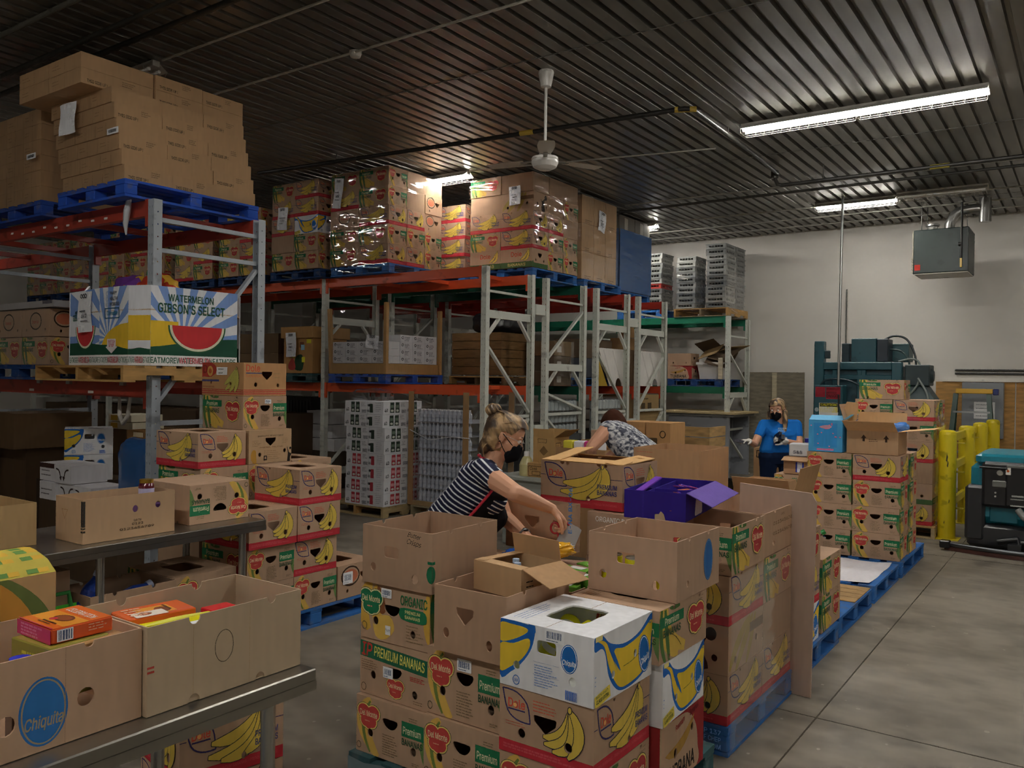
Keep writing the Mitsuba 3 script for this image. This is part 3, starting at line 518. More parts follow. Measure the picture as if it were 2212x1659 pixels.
sticker(k2, [2.643, 2.535, .84], [0, -1, 0], .062, .042, 3); sticker(k, [2.649, 2.525, .49], [0, -1, 0], .06, .05, 4); sticker('banana_carton_005', [2.633, 2.10, .615], [0, -1, 0], .075, .052, 5); sticker(KW, [2.549, 1.628, .845], [0, -1, 0], .085, .05, 6); sticker('banana_carton_012', [2.995, 1.60, .83], [0, -1, 0], .065, .05, 7)
# ---- tins
def tin(x, y, z, r, h, label, c='d9d417', R=None, group=None, name='yellow_tin', cat='can'):
    k = nk(name); R = np.eye(3) if R is None else R
    m = MB(); m.lathe([(0, 0), (r*.94, 0), (r*.94, .004), (r, .006), (r, h-.006), (r*.94, h-.004)], c, 18, (x, y, z), R); m.put(k+'__body', 'gloss')
    m = MB(); m.lathe([(r*.97, h-.005), (r*.97, h), (r*.9, h), (r*.88, h-.006), (r*.6, h-.006), (r*.58, h-.004), (0, h-.004)], 'b9b6ac', 18, (x, y, z), R); m.put(k+'__lid', 'metal')
    m = MB(); m.lathe([(r*1.002, h*.35), (r*1.002, h*.6)], 'f2f2ee', 18, (x, y, z), R); m.put(k+'__label_band', 'gloss'); return lab(k, label, cat, group)
rx, ry = (lambda a: rotaxis([1, 0, 0], a)), (lambda a: rotaxis([0, 1, 0], a))
G = 'yellow cans in the white carton'
for (x, y, z, R, s) in [(2.66, 1.60, .775, ry(.10), 'standing nearest the carton window with its metal lid up'), (2.80, 1.66, .80, ry(1.2)@rx(.4), 'lying tilted in the middle of the carton'), (2.84, 1.73, .795, ry(1.25)@rx(-.2), 'lying at the back of the carton window'), (2.72, 1.72, .76, rx(.5), 'leaning at the left side of the carton window'), (2.86, 1.56, .76, ry(.2), 'half hidden at the right of the carton window')]:
    tin(x, y, z-.03, .045, .11, 'yellow can '+s, R=R)
for (x, y, s) in [(3.19, 1.585, 'seen through the hand hole of the open carton'), (3.195, 1.70, 'seen through the left vent hole of the open carton'), (3.20, 1.445, 'seen through the right vent hole of the open carton')]: tin(x, y, .935, .045, .115, 'yellow can '+s)
# ---- small carton of bottles on the heart-hole carton
def carton_open(name, x, y, z, dx, dy, dz, c, label, flaps=(), arts=(), a=0., t=.004, cat='carton', mat='card', bottom=True):
    """open carton; flaps: (side, length, angle from vertical outwards, colour)"""
    k = nk(name); R = np.eye(4); R[:3, :3] = rotz(math.radians(a)); R[:3, 3] = [x+dx/2, y+dy/2, z]
    X, Y = dx/2, dy/2; m = MB()
    S = {'x': ([-X, Y, 0], [0, -1, 0], dy), 'y': ([-X, -Y, 0], [1, 0, 0], dx), 'X': ([X, -Y, 0], [0, 1, 0], dy), 'Y': ([X, Y, 0], [-1, 0, 0], dx)}
    hol = {s: h for s, g, h in arts if g is None} if arts else {}
    def tr(mm):
        mm.V = [v@R[:3, :3].T+R[:3, 3] for v in mm.V]; return mm
    for s, (O, U, w) in S.items():
        pg = sbox(0, 0, w, dz)
        if s in hol: pg = pg.difference(hol[s])
        m.ext(pg, t, c, O, U, [0, 0, 1])
    if bottom: m.bx([-X+t, -Y+t, 0], [X-t, Y-t, t], c)
    i = 0
    for s, g, h in arts:
        if g is None: continue
        O, U, w = S[s]; m.flat(g, h, O, U, [0, 0, 1], .0006+.0003*i); i += 1
    tr(m).put(k+'__body', mat)
    for (s, L, ang, fc, *shape) in flaps:
        O, U, w = S[s]; O = np.array(O, float)+[0, 0, dz]; U = np.array(U, float); n = np.cross(U, [0, 0, 1]); d = math.cos(ang)*np.array([0, 0, 1.])+math.sin(ang)*n
        pg = shape[0] if shape else sbox(.004, 0, w-.004, L); tr(MB().ext(pg, t*.8, fc, O+n*.001, U, d)).put(pk(k, 'flap'), mat)
    return lab(k, label, cat)
KB = carton_open('small_carton', 2.80, 1.87, .90, .25, .28, .125, 'b89670', 'small carton of bottles sitting in the open heart-hole carton', [('X', .09, -.2, 'b08c66'), ('y', .16, 1.9, 'b08c66'), ('x', .05, -1.5, 'c2a078'), ('Y', .06, -1.5, 'b89670')], [('y', lines(.03, .05, .09, .07, 2, .005), '2b2420')], a=-9)
for i, (x, y) in enumerate(((2.86, 2.07), (2.91, 2.00), (2.97, 2.05))):
    b = nk('small_bottle'); MB().lathe([(0, 0), (.026, 0), (.026, .07), (.012, .085), (.012, .095)], '2a4a52', 12, (x, y, .906)).put(b+'__body', 'gloss'); MB().lathe([(.015, 0), (.015, .018), (0, .018)], 'bcd4f0', 12, (x, y, 1.0)).put(b+'__cap', 'plast'); lab(b, 'small dark bottle with pale blue cap, '+['leftmost', 'middle', 'rightmost'][i]+' in the small carton', 'bottle')
for i in range(5):
    g = nk('green_packet'); x, y = 3.14+.075*i, 1.86+.06*(i % 2); m = MB(); R = rotz(.25-.12*i); m.bx([x, y, .80+.01*i], [x+.065, y+.17, .885+.008*i], '6aa83c', R, bev=.003); m.bx([x+.01, y+.03, .8865+.008*i], [x+.055, y+.11, .8875+.008*i], 'eef0ea', R, [x+.0325, y+.085, .84]); m.put(g, 'gloss'); lab(g, 'green and white food packet, number '+['one', 'two', 'three', 'four', 'five'][i]+' from the viewer in the open carton behind the can cartons', 'packet')
MB().bx([3.13, 1.92, .90], [3.52, 2.24, .905], '9a7a68', rotaxis([0, 1, 0], -.03)@rotz(.35)).put('loose_cardboard_panel', 'card'); lab('loose_cardboard_panel', 'loose printed cardboard panel lying under the yellow bag', 'cardboard')
# ------------------------------------------------------------------ the wrapped stack behind it
pallet(3.85, 1.41, 0, 1.02, 1.22, 'blue pallet under the plastic wrapped stack, white lettering on its corner')
m = MB()
for i, t_ in enumerate(('P 137', 'F CHEP', 'P.COM')): m.flat(TX(t_, .0, .0, .022, .085), '86b8f4', [3.846, 1.53, .10-.034*i], [0, -1, 0], [0, 0, 1], .001)
m.put('pallet_001__stencil_lettering', 'card')
for l, st in enumerate(('dole', 'fig', 'dm')):
    for c, (yy, w) in enumerate(((1.42, .40), (1.83, .38))):
        for q in range(2):
            if c == 1 and q == 1: continue
            ctn(['dole', 'fig', 'dole'][l] if q == 0 else ['dole', 'plain', 'dm'][l], 'e', 3.86+.505*q, yy, P0+.24*l, .50, w, .24, f"{['bottom', 'second', 'third'][l]} layer of the wrapped stack behind the near pallet, {['near corner', 'far end'][q] if c == 0 else 'left column'}", kind='full', a=0)
film(3.86, 1.42, 4.87, 2.25, .03, .86, 'clear plastic wrap round the stack of cartons behind the near pallet', .008, 3, 'xy')
ctn('dm', 'e', 3.86, 1.41, .868, .485, .40, .235, 'on top of the wrapped stack, half open under the purple tray', kind='open', a=0)
KD = ctn('heart', 'e', 4.37, 1.42, .868, .66, .42, .235, 'open date-stamped carton at the far end of the wrapped stack', kind='open', a=0)
m = MB()
for j in range(2): m.flat(TX('0123456789', .14, .155-.055*j, .018, .38), '7c5f42', [4.37, 1.42, .868], [1, 0, 0], [0, 0, 1], .0012)
m.flat(TX('DATE', .28, .195, .012, .06), '7c5f42', [4.37, 1.42, .868], [1, 0, 0], [0, 0, 1], .0012); m.put(pk(KD, 'date_print'), 'card')
KX = ctn('kraft', 'e', 3.86, 1.815, .868, .485, .39, .235, 'lettered ORGANIC BANANAS under the purple tray and the big yellow-banana carton', kind='full', a=0)
m = MB().flat(TX('ORGANIC BANANAS', .05, .185, .026, .30), 'e8e4dc', [3.86, 2.205, .868], [0, -1, 0], [0, 0, 1], .0012); m.put(pk(KX, 'lettering'), 'card')
KBD = ctn('dole', 's', 3.90, 2.02, 1.108, .42, .51, .243, 'large, half-open, standing highest behind the purple tray', a=0, kind='open')
m = MB()
for O, U, W, pg in (([3.90, 2.53, 1.351], [.97, 0, .08], [0, -1, 0], sbox(0, .0, .12, .51)), ([3.90, 2.52, 1.351], [0, -.95, .06], [.93, .0, .12], sbox(0, .0, .12, .40)), ([4.32, 2.53, 1.351], [-.9, 0, .14], [0, -1, 0], P_((0, 0), (.14, .02), (.14, .47), (0, .5))), ([3.90, 2.02, 1.351], [.95, 0, .03], [0, .95, .1], sbox(.0, 0, .41, .11))):
    kk = pk(KBD, 'flap'); MB().ext(pg, .004, 'c9a06c', O, U, W).put(kk, 'card')
MB().flat(TX('BANANAS', .14, .07, .03, .16, True, 0, PI), '6a5540', [4.32, 2.53, 1.351], [-.9, 0, .14], [0, -1, 0], .001).put(pk(KBD, 'flap_print'), 'card')
ctn('heart', 'e', 3.66, 2.20, .897, .12, .40, .255, 'standing open and leaning behind the woman\'s hands', kind='open', a=-3)
# tall cardboard slip sheet standing on its edge
MB().ext(P_((0, 0), (.46, 0), (.46, 1.12), (.43, 1.17), (0, 1.19)), .012, 'b29a8a', [4.90, 1.76, .004], [-.10, -1, 0], [-.02, -.02, 1]).put('cardboard_slip_sheet', 'card'); lab('cardboard_slip_sheet', 'tall grey brown cardboard sheet standing on edge at the end of the wrapped stack', 'cardboard')
# purple display tray with chocolate bars
PU = '2a1a7c'
KP = carton_open('display_tray', 3.77, 1.66, 1.112, .60, .315, .14, PU, 'purple display tray of chocolate bars on top of the wrapped stack', [('y', .14, 2.0, '54408a')], [('x', P_((.16, 0), (.16, .028), (.18, .03), (.19, .045), (.205, .032), (.215, .0)), 'b9a184'), ('y', P_((.18, .02), (.30, .02), (.30, .09), (.2, .09)).buffer(.012), 'cfcbd6'), ('x', R_(.098, 0, .0995, .14), '4b3aa0')], a=8)
Rp = rotz(math.radians(8)); cp = np.array([4.07, 1.8175, 1.112])
def tp(x, y, z): return Rp@np.array([x, y, z])+cp
for i, (a, b) in enumerate((((-.29, .06), (.29, .06)), ((-.10, -.15), (-.10, .15)))): MB().bar(tp(*a, .075), tp(*b, .075), .004, .11, PU, (0, 0, 1)).put(pk(KP, 'divider'), 'card')
yv = Rp@np.array([0, -1, 0]); nv = math.cos(2.0)*np.array([0, 0, 1])+math.sin(2.0)*yv; m = MB(); O = tp(-.30, -.1575, .14)+np.array([0, 0, .002]); U = Rp@np.array([1, 0, 0])
for g, c in ((E_(.12, .06, .075, .036), 'd9743a'), (E_(.12, .06, .045, .02), '8a4a26'), (E_(.29, .075, .085, .045), 'd2694a'), (TX('Mini Egg', .21, .04, .045, .15), 'f0e8ea'), (E_(.46, .08, .075, .04), 'e0a050'), (TX('Dairy Milk', .42, .085, .03, .15), 'f0eef4')): m.flat(g, c, O, U, nv, .002) if isinstance(g, tuple) else m.flat(g, c, O, U, nv, .0015)
m.put(pk(KP, 'flap_print'), 'gloss')
r = random.Random(4)
for i in range(13):
    b = nk('chocolate_bar'); x, y, z = r.uniform(-.24, .22), r.uniform(-.12, .03), .03+.008*i; c, w = r.choice((('6a3aa8', '8a50b0'), ('4a2a88', 'b04a6a'), ('5a34a0', 'd07a50'), ('241a44', 'e0e0ea')))
    R = Rp@rotz(r.uniform(-1.2, 1.2))@rotaxis([0, 1, 0], r.uniform(-.3, .3)); m = MB(); m.bx([-.075, -.018, -.006], [.075, .018, .006], c, bev=.004); m.bx([-.03, -.0175, .0045], [.045, .0175, .0072], w, bev=.001); m.bx([-.085, -.016, -.001], [.085, .016, .001], w)
    m.V = [v@R.T+tp(x, y, z) for v in m.V]; m.put(b, 'gloss'); lab(b, 'wrapped chocolate bar lying loose in the purple tray', 'chocolate bar', 'chocolate bars in the purple tray')
b = nk('chocolate_bar'); m = MB().bx([-.14, -.02, -.006], [.14, .02, .006], '7a4ab8', bev=.003); R = Rp@rotz(-.2)@rotaxis([0, 1, 0], -.25); m.V = [v@R.T+tp(-.13, .10, .14) for v in m.V]; m.put(b, 'gloss'); lab(b, 'long purple chocolate bar leaning across the left edge of the tray', 'chocolate bar')
# ------------------------------------------------------------------ rest of the pallet row along the aisle
pallet(5.02, 1.43, 0, 1.02, 1.22, 'blue pallet just behind the cardboard sheet'); pallet(6.12, 1.45, 0, 1.05, 1.2, 'blue pallet with bare tan boards at the aisle, empty', '2f66a8')
for i in range(4): MB().bx([6.63+.135*i, 1.46, .144], [6.755+.135*i, 2.6, .150], 'b08f62').put(pk('pallet_003', 'bare_board'), 'wood')
pallet(7.27, 1.45, 0, 1.03, 1.22, 'blue pallet covered with a white paper sheet'); pallet(8.38, 1.44, 0, 1.22, 1.24, 'blue pallet under the four-high carton stack by the aisle')
MB().grid(np.array([[[7.30+.95*i/8, 1.50+1.1*j/8, .1465+.004*math.sin(i*1.7+j*2.3)+(.012 if (i, j) in ((8, 0), (0, 0)) else 0)] for j in range(9)] for i in range(9)])[:, ::-1], 'e8e6ea').put('paper_sheet', 'card'); lab('paper_sheet', 'white paper sheet lying on an empty blue pallet', 'paper')
WC = ['e', 'e']
for l, st in enumerate(('white', 'dole', 'dm')):
    ctn(st, 'e', 5.08, 1.45, P0+.245*l, .50, .40, .245, f"in the stack right behind the cardboard sheet, {['lowest', 'middle', 'upper'][l]}", kind='full'); ctn('plain', 'e', 5.08, 1.86, P0+.245*l, .50, .40, .245, f"{['lowest', 'middle', 'upper'][l]} in the column left of the white and brown stack behind the sheet", kind='full')
carton_open('open_carton', 5.12, 1.50, .885, .46, .36, .20, 'a8845e', 'open carton with raised flaps on the stack behind the cardboard sheet', [('y', .2, .25, 'a8845e'), ('x', .14, .5, 'b08c66')])
for l in range(2): ctn('dm', 'e', 5.66, 1.452, P0+.245*l, .48, .40, .245, ['lower', 'upper'][l]+' one of the two-high stack by the aisle with a ketchup bottle on it', kind='full' if l == 0 else 'closed', a=0)
carton_open('open_carton', 5.66, 1.88, P0, .42, .42, .50, 'b08c66', 'open carton with a paper-coloured flap beside the ketchup bottle', [('x', .22, .35, 'bfa484'), ('Y', .1, .2, 'a8845e')])
def bottle(x, y, z, r, h, c, cap, label, R=None, cat='bottle', name='ketchup_bottle', mat='gloss'):
    k = nk(name); MB().lathe([(0, 0), (r*.9, 0), (r, .01), (r, h*.55), (r*.9, h*.62), (r*.45, h*.84), (r*.42, h*.88)], c, 16, (x, y, z), R).put(k+'__body', mat); MB().lathe([(r*.5, h*.88), (r*.5, h), (0, h)], cap, 14, (x, y, z), R).put(k+'__cap', 'plast'); return lab(k, label, cat)
bottle(5.86, 1.70, .655, .035, .24, '4a1812', '2f8a44', 'dark red sauce bottle with green cap leaning on the two-high aisle stack', rotaxis([.9, .45, 0], 1.05))
# four-high stack D
sd = [('dm', 'dm', 'dm', 'dole'), ('dm', 'dm', 'dm', 'dm')]
LW = ['lowest', 'second', 'third', 'top']
for c in range(2):
    for l in range(4):
        z = P0+.245*l
        ctn(sd[c][l], 'e', 8.41, 1.47+.43*c, z, .40, .42, .245, f"{LW[l]} of the {['right', 'left'][c]} front column in the four-high stack by the yellow posts", a=random.uniform(-1.5, 1.5)); 
        if c == 0: ctn('dm', 'e', 8.825, 1.46, z, .40, .42, .245, f"{LW[l]} of the rear column in the four-high stack by the yellow posts", kind='full')
for l in range(3): ctn('org' if l == 2 else 'dm', 'e', 8.41, 2.345, P0+.245*l, .40, .30, .245, f"{LW[l]} in the short column at the left of the four-high stack", kind='closed')
for kk, (y, z) in {'a': (1.74, .60), 'b': (2.16, .61), 'c': (2.17, 1.075), 'd': (2.52, .80)}.items(): sticker(nk('sticker_row'), [8.408, y, z], [0, -1, 0], .085, .05, 3) if 0 else None
carton_open('plain_carton', 8.44, 2.30, .885, .36, .26, .17, 'b08a68', 'plain carton with blue printed label, between the woman in blue and the blue display box', [('x', .1, 1.9, 'bb9570')], [('x', R_(.12, .02, .20, .12), 'e4e6f0'), ('x', R_(.12, .02, .135, .12), '2a3a9a'), ('x', R_(.185, .02, .20, .12), '2a3a9a')])
MB().bx([8.46, 2.32, 1.06], [8.62, 2.52, 1.19], 'dcdcdc', rotz(.1), bev=.01).flat(TX('S&S', .03, .02, .03, .09), '555560', [8.455, 2.50, 1.07], [0, -1, 0], [0, 0, 1], .003).put('white_paper_pack', 'plast'); lab('white_paper_pack', 'torn white pack on the plain carton beside the blue display box', 'packet')
k = nk('plastic_tub'); MB().lathe([(0, 0), (.05, 0), (.055, .13)], 'dfe0ea', 16, (8.74, 2.38, 1.06)).put(k+'__body', 'plast'); MB().lathe([(.058, .13), (.058, .17), (0, .17)], '2a2f9a', 16, (8.74, 2.38, 1.06)).put(k+'__lid', 'plast'); lab(k, 'white plastic tub with dark blue lid behind the white pack', 'tub')
CB = '4fa8e0'; r = random.Random(3)
spots = [('x', E_(r.uniform(.02, .30), r.uniform(.01, .30), .008, .006, 3), 'e48ab8') for _ in range(16)]
carton_open('blue_display_box', 8.45, 2.00, 1.128, .34, .32, .31, CB, 'bright blue display box with pink spots on the four-high stack', [('x', .10, -1.1, '7cc4ee'), ('y', .09, .9, '6ab8ea')], [('x', R_(.05, .045, .27, .28), '3d9ade'), ('x', R_(.08, .012, .24, .03), 'e48ab8'), ('x', C_((.10, .24), (.16, .26), (.22, .25), (.18, .22), n=3), 'd8a0b4')]+spots)
KT = carton_open('open_carton', 8.45, 1.50, 1.128, .44, .46, .22, 'b3916f', 'open carton with spread flaps and upward arrows on the four-high stack by the yellow posts', [('x', .24, 1.15, 'd2a878'), ('y', .30, 1.45, 'd6ac7c'), ('Y', .26, .30, 'a8876a'), ('X', .17, .15, 'd2aa7a')], [('x', P_((.13, .15), (.155, .185), (.18, .15), (.165, .15), (.165, .12), (.145, .12), (.145, .15)), '3a2a20'), ('x', P_((.33, .15), (.355, .185), (.38, .15), (.365, .15), (.365, .12), (.345, .12), (.345, .15)), '3a2a20'), ('x', lines(.20, .125, .31, .14, 2, .006), '6a523c')])
MB().ext(P_((0, 0), (.12, .02), (.20, .17), (.10, .2), (.02, .1)), .01, 'd0a87a', [8.62, 2.02, 1.40], [-.2, -1, .2], [0, .4, 1]).put('torn_flap_scrap', 'card'); lab('torn_flap_scrap', 'torn cardboard scrap sticking up behind the blue display box', 'cardboard')
m = MB(); bl = trimesh.creation.icosphere(2, 1.0); v = np.array(bl.vertices)*(.7+.6*meshkit.fbm(np.array(bl.vertices)*2.5, 3, 2))[:, None]*[.07, .08, .06]; m.add(v+[8.85, 1.55, 1.37], bl.faces, '4a86d8').put('blue_plastic_bag', 'gloss'); lab('blue_plastic_bag', 'crumpled blue plastic bag poking out of the open carton', 'bag')
# ---- E: tall wrapped stack by the first yellow post
pallet(10.72, 1.50, 0, .95, 1.15, 'pale wooden pallet under the tall wrapped stack beside the first yellow post', 'b9a37c', 'wood')
es = ['dole', 'grn', 'plain', 'dole', 'dm', 'dole']
for l in range(6):
    z = P0+.245*l
    ctn(es[l], 'e', 10.77, 1.535, z, .40, .44, .245, f"near corner, layer {['one', 'two', 'three', 'four', 'five', 'six'][l]} of the tall wrapped stack by the yellow posts"); ctn('plain' if l < 5 else 'dm', 'e', 11.18, 1.53, z, .40, .44, .245, f"rear corner, layer {['one', 'two', 'three', 'four', 'five', 'six'][l]} of the tall wrapped stack by the yellow posts", kind='full'); ctn('dm' if l % 2 else 'dole', 'e', 10.77, 1.985, z, .40, .42, .245, f"left column, layer {['one', 'two', 'three', 'four', 'five', 'six'][l]} of the tall wrapped stack by the yellow posts")
ctn('dm', 's', 10.77, 1.86, P0+.245*6+.002, .40, .50, .235, 'lying crosswise on top of the tall stack before the baler', kind='full', a=0)
film(10.77, 1.535, 11.58, 2.40, .14, 1.45, 'clear plastic wrap round the tall stack beside the first yellow post', .01, 11, 'xy')
# ------------------------------------------------------------------ middle background: table with cartons, open cartons
k = nk('folding_table'); m = MB().bx([7.35, 4.55, .70], [8.15, 5.35, .755], '9ea29a', bev=.02); m.put(k+'__top', 'plast')
for (x, y) in ((7.40, 4.62), (8.06, 4.62), (7.40, 5.24), (8.06, 5.24)): MB().bx([x, y, 0], [x+.05, y+.06, .70], '8e938c', bev=.008).put(pk(k, 'leg'), 'plast')
MB().bx([7.42, 4.66, .45], [7.44, 5.26, .70], 'a3a79f').put(k+'__end_panel', 'plast'); lab(k, 'grey moulded plastic table behind the woman in stripes', 'table')
carton_open('flapped_carton', 7.50, 4.70, .757, .30, .27, .42, 'b4905e', 'upright carton with a diamond mark and raised flap on the grey table', [('x', .09, .12, 'b4905e'), ('y', .16, 1.0, '8c6f48'), ('X', .08, .1, 'b4905e')], [('x', P_((.08, .27), (.135, .33), (.19, .27), (.135, .22)), '7c603c'), ('x', R_(.06, .36, .17, .40).exterior.buffer(.003), '6a5032'), ('y', R_(.03, .05, .13, .36).exterior.buffer(.004), '6a5032'), ('y', lines(.05, .2, .12, .33, 5, .006), '6a5032')])
carton_open('flapped_carton', 7.92, 4.30, .0, .3, .32, 1.14, 'b08a5a', 'carton with torn edge and a small dark emblem beside the diamond-marked one', [], [('x', R_(.14, .95, .2, 1.05), '4a5138')])
k = nk('small_carton'); m = MB().bx([7.38, 4.72, .757], [7.62, 4.96, .905], 'b08a5a'); m.flat(R_(.012, .012, .228, .115).exterior.buffer(.003), '55402a', [7.38, 4.96, .757], [0, -1, 0], [0, 0, 1], .001).flat(TX('Cool', .03, .075, .03, .09), '55402a', [7.38, 4.96, .757], [0, -1, 0], [0, 0, 1], .001).flat(R_(.06, .022, .16, .06).exterior.buffer(.003), '55402a', [7.38, 4.96, .757], [0, -1, 0], [0, 0, 1], .001); m.put(k, 'card'); lab(k, 'small tan carton with black framed print on the grey table', 'carton')
k = nk('jug'); MB().lathe([(0, 0), (.075, 0), (.08, .02), (.08, .12), (.05, .19), (.02, .22)], 'c9c08a', 16, (7.45, 5.02, .757)).put(k+'__body', 'plast'); MB().lathe([(.03, .20), (.03, .26), (0, .26)], 'f0f0ee', 12, (7.45, 5.02, .757)).put(k+'__cap', 'plast'); lab(k, 'white-capped yellowish jug on the grey table near the woman\'s face', 'jug')
carton_open('open_carton', 7.3, 3.98, .0, .36, .58, 1.10, 'a17c56', 'open brown carton with colourful packets under the bending woman\'s arm', [])
for i, (c, y) in enumerate((('e6d94a', 4.45), ('f0eef2', 4.33), ('d2408a', 4.22), ('f4f4f6', 4.10))): b = nk('bright_packet'); MB().bx([7.36, y-.05, 1.08], [7.5, y+.06, 1.17], c, rotz(.2*i), bev=.01).put(b, 'gloss'); lab(b, ['yellow', 'white', 'pink', 'plain white']+[] and ['yellow', 'white', 'pink', 'plain white'][i]+' packet in the open carton left of the bending woman', 'packet')
ctn('oval', 's', 8.0, 4.02, .95, .3, .52, .30, 'dark, behind the bending woman, left of her shoulder', kind='full'); MB().bx([7.99, 4.0, 0], [8.36, 4.56, .949], '8a6a48').put('brown_bulk_box', 'card'); lab('brown_bulk_box', 'large brown box under the ring-printed carton behind the bending woman', 'carton')
for i, (y, s) in enumerate(((3.89, 'left'), (3.60, 'right'))):
    k = nk('tall_carton'); m = MB().bx([8.0, y-.0, 0], [8.38, y+.275, 1.36], 'ad8458'); m.flat(R_(.04, 1.05, .13, 1.2), '4a3a26', [8, y+.275, 0], [0, -1, 0], [0, 0, 1], .001).flat(E_(.19, 1.24, .03, .035).exterior.buffer(.005), '3a2c1c', [8, y+.275, 0], [0, -1, 0], [0, 0, 1], .001).flat(lines(.14, 1.04, .25, 1.12, 3, .018), '3a2c1c', [8, y+.275, 0], [0, -1, 0], [0, 0, 1], .001); m.put(k, 'card'); lab(k, f'tall tan carton with black marks right of the bending woman, {s} one of two', 'carton')
k = nk('wooden_crate')
for i in range(2):
    for q, (a, b) in enumerate((([9.0, 3.57, 0], [9.02, 4.06, 0]), ([9.0, 3.57, 0], [9.5, 3.59, 0]))): MB().bx(np.array(a)+[0, 0, 1.045+.122*i], np.array(b)+[0, 0, 1.155+.122*i], 'a98a5c').put(pk(k, 'slat'), 'wood')
MB().bx([9.03, 3.60, .0], [9.5, 4.05, 1.04], '93754c').put(k+'__base_box', 'wood'); lab(k, 'pale wooden crate of wide slats right of the tall tan cartons', 'crate')
k = nk('kitchen_scale'); MB().bx([8.3, 3.3, .96], [8.7, 3.56, 1.0], 'a8b0a4', bev=.01).put(k+'__platform', 'plast'); MB().bx([8.3, 3.46, 1.0], [8.36, 3.56, 1.07], 'c8cabc', bev=.008).put(k+'__display', 'plast'); MB().bx([8.28, 3.28, 0], [8.72, 3.58, .958], 'a5865e').put(k+'__stand_carton', 'card'); lab(k, 'grey bench scale on a carton in front of the wooden crate', 'scale')
carton_open('open_carton', 5.0, 2.05, .9, .52, .46, .455, 'b08a66', 'big plain open carton behind the purple tray', [], [('x', lines(.02, .40, .2, .43, 2, .004), 'b4684c'), ('x', R_(.42, .25, .46, .258), 'b04a40'), ('x', R_(.42, .235, .46, .243), 'b04a40'), ('y', R_(.36, 0, .362, .455), 'c8a078')]); MB().bx([4.98, 2.0, 0], [5.55, 2.6, .898], '9c7a56').put('brown_bulk_box_a', 'card') if 0 else None
for l in range(3): ctn('plain', 'e', 5.0, 2.28, P0+.25*l, .50, .40, .25, f"hidden support under the big plain open carton, {LW[l]}", kind='full')
carton_open('open_carton', 6.5, 2.01, .70, .48, .36, .30, 'b48e68', 'small open carton with hand holes, in front of the blue-shirted woman\'s side', [], [('y', None, handle(.24, .2, 'oval')), ('X', None, handle(.18, .2, 'oval'))])
for l in range(2): ctn('plain', 'e', 6.5, 2.0, P0+.275*l-.143, .48, .36, .27, f"under the small open carton with hand holes, {LW[l]}", kind='full')
# ------------------------------------------------------------------ steel tables at left
def steel_table(x0, y0, x1, y1, label, shelf=True):
    k = nk('steel_table'); m = MB().bx([x0, y0, .862], [x1, y1, .9], '8f8c84', bev=.004); m.bx([x0, y0, .835], [x1, y0+.02, .864], '8f8c84'); m.bx([x1-.02, y0, .835], [x1, y1, .864], '8f8c84'); m.put(k+'__top', 'metal')
    for (x, y) in ((x0+.07, y0+.09), (x1-.11, y0+.09), (x0+.07, y1-.08), (x1-.11, y1-.08), ((x0+x1)/2, y0+.09)): MB().tube([[x, y, 0], [x, y, .86]], .022, 'b0b0ac', 12).put(pk(k, 'leg'), 'metal')
    if shelf: MB().bx([x0+.05, y0+.05, .31], [x1-.06, y1-.05, .33], '77756f').put(k+'__shelf', 'metal')
    return lab(k, label, 'table')
steel_table(-.35, 1.95, 1.752, 2.70, 'near stainless steel table at the lower left with two long open cartons', False)
steel_table(1.35, 4.225, 3.37, 4.98, 'second stainless steel table, behind, carrying the date-stamped carton')
ART['chq'] = (ART['chq'][0], lambda: (chq(.25, .10, 1.75, 0, '2d68a6', '9a8a70')+[(R_(.30, 0, .3015, .25), KR2)], [V_(.165, .09, .022), V_(.352, .105, .022)]), KR)
KC = ctn('chq', 'e', .73, 2.03, .902, .494, .34, .235, 'with packets inside, on the near steel table at the lower left corner', kind='open', a=0)
k = carton_open('long_carton', 1.228, 2.012, .902, .512, .322, .235, 'ae9a80', 'plain open carton with a pencilled ring, at the right end of the near steel table', [], [('y', None, unary_union([E_(.14, .235, .018, .022), E_(.40, .235, .016, .02), E_(.14, 0, .018, .022), E_(.36, 0, .016, .02)])), ('Y', None, unary_union([E_(.15, .235, .018, .022), E_(.40, .235, .016, .02)])), ('y', E_(.235, .13, .030, .045).exterior.buffer(.0011), '5a4c3a'), ('y', R_(0, .125, .02, .131), 'a84038'), ('y', R_(0, .113, .02, .119), 'a84038'), ('y', R_(.135, .02, .1365, .215), 'a08864'), ('y', R_(.32, 0, .3212, .235), 'a08864')])
def packet(name, lo, hi, c, label, arts=(), a=0., R=None, cat='packet', bev=.003, mat='gloss'):
    k = nk(name); lo, hi = np.array(lo, float), np.array(hi, float); d = hi-lo; ce = (lo+hi)/2; Rm = rotz(math.radians(a)) if R is None else R; m = MB().bx(-d/2, d/2, c, bev=bev)
    F = {'t': ([-d[0]/2, -d[1]/2, d[2]/2], [1, 0, 0], [0, 1, 0]), 'x': ([-d[0]/2, d[1]/2, -d[2]/2], [0, -1, 0], [0, 0, 1]), 'y': ([-d[0]/2, -d[1]/2, -d[2]/2], [1, 0, 0], [0, 0, 1]), 'T': ([-d[0]/2, d[1]/2, d[2]/2], [0, -1, 0], [1, 0, 0])}
    for i, (s, g, cc) in enumerate(arts): m.flat(g, cc, *F[s], .0006+.0002*i)
    m.V = [v@Rm.T+ce for v in m.V]; m.put(k, mat); return lab(k, label, cat)
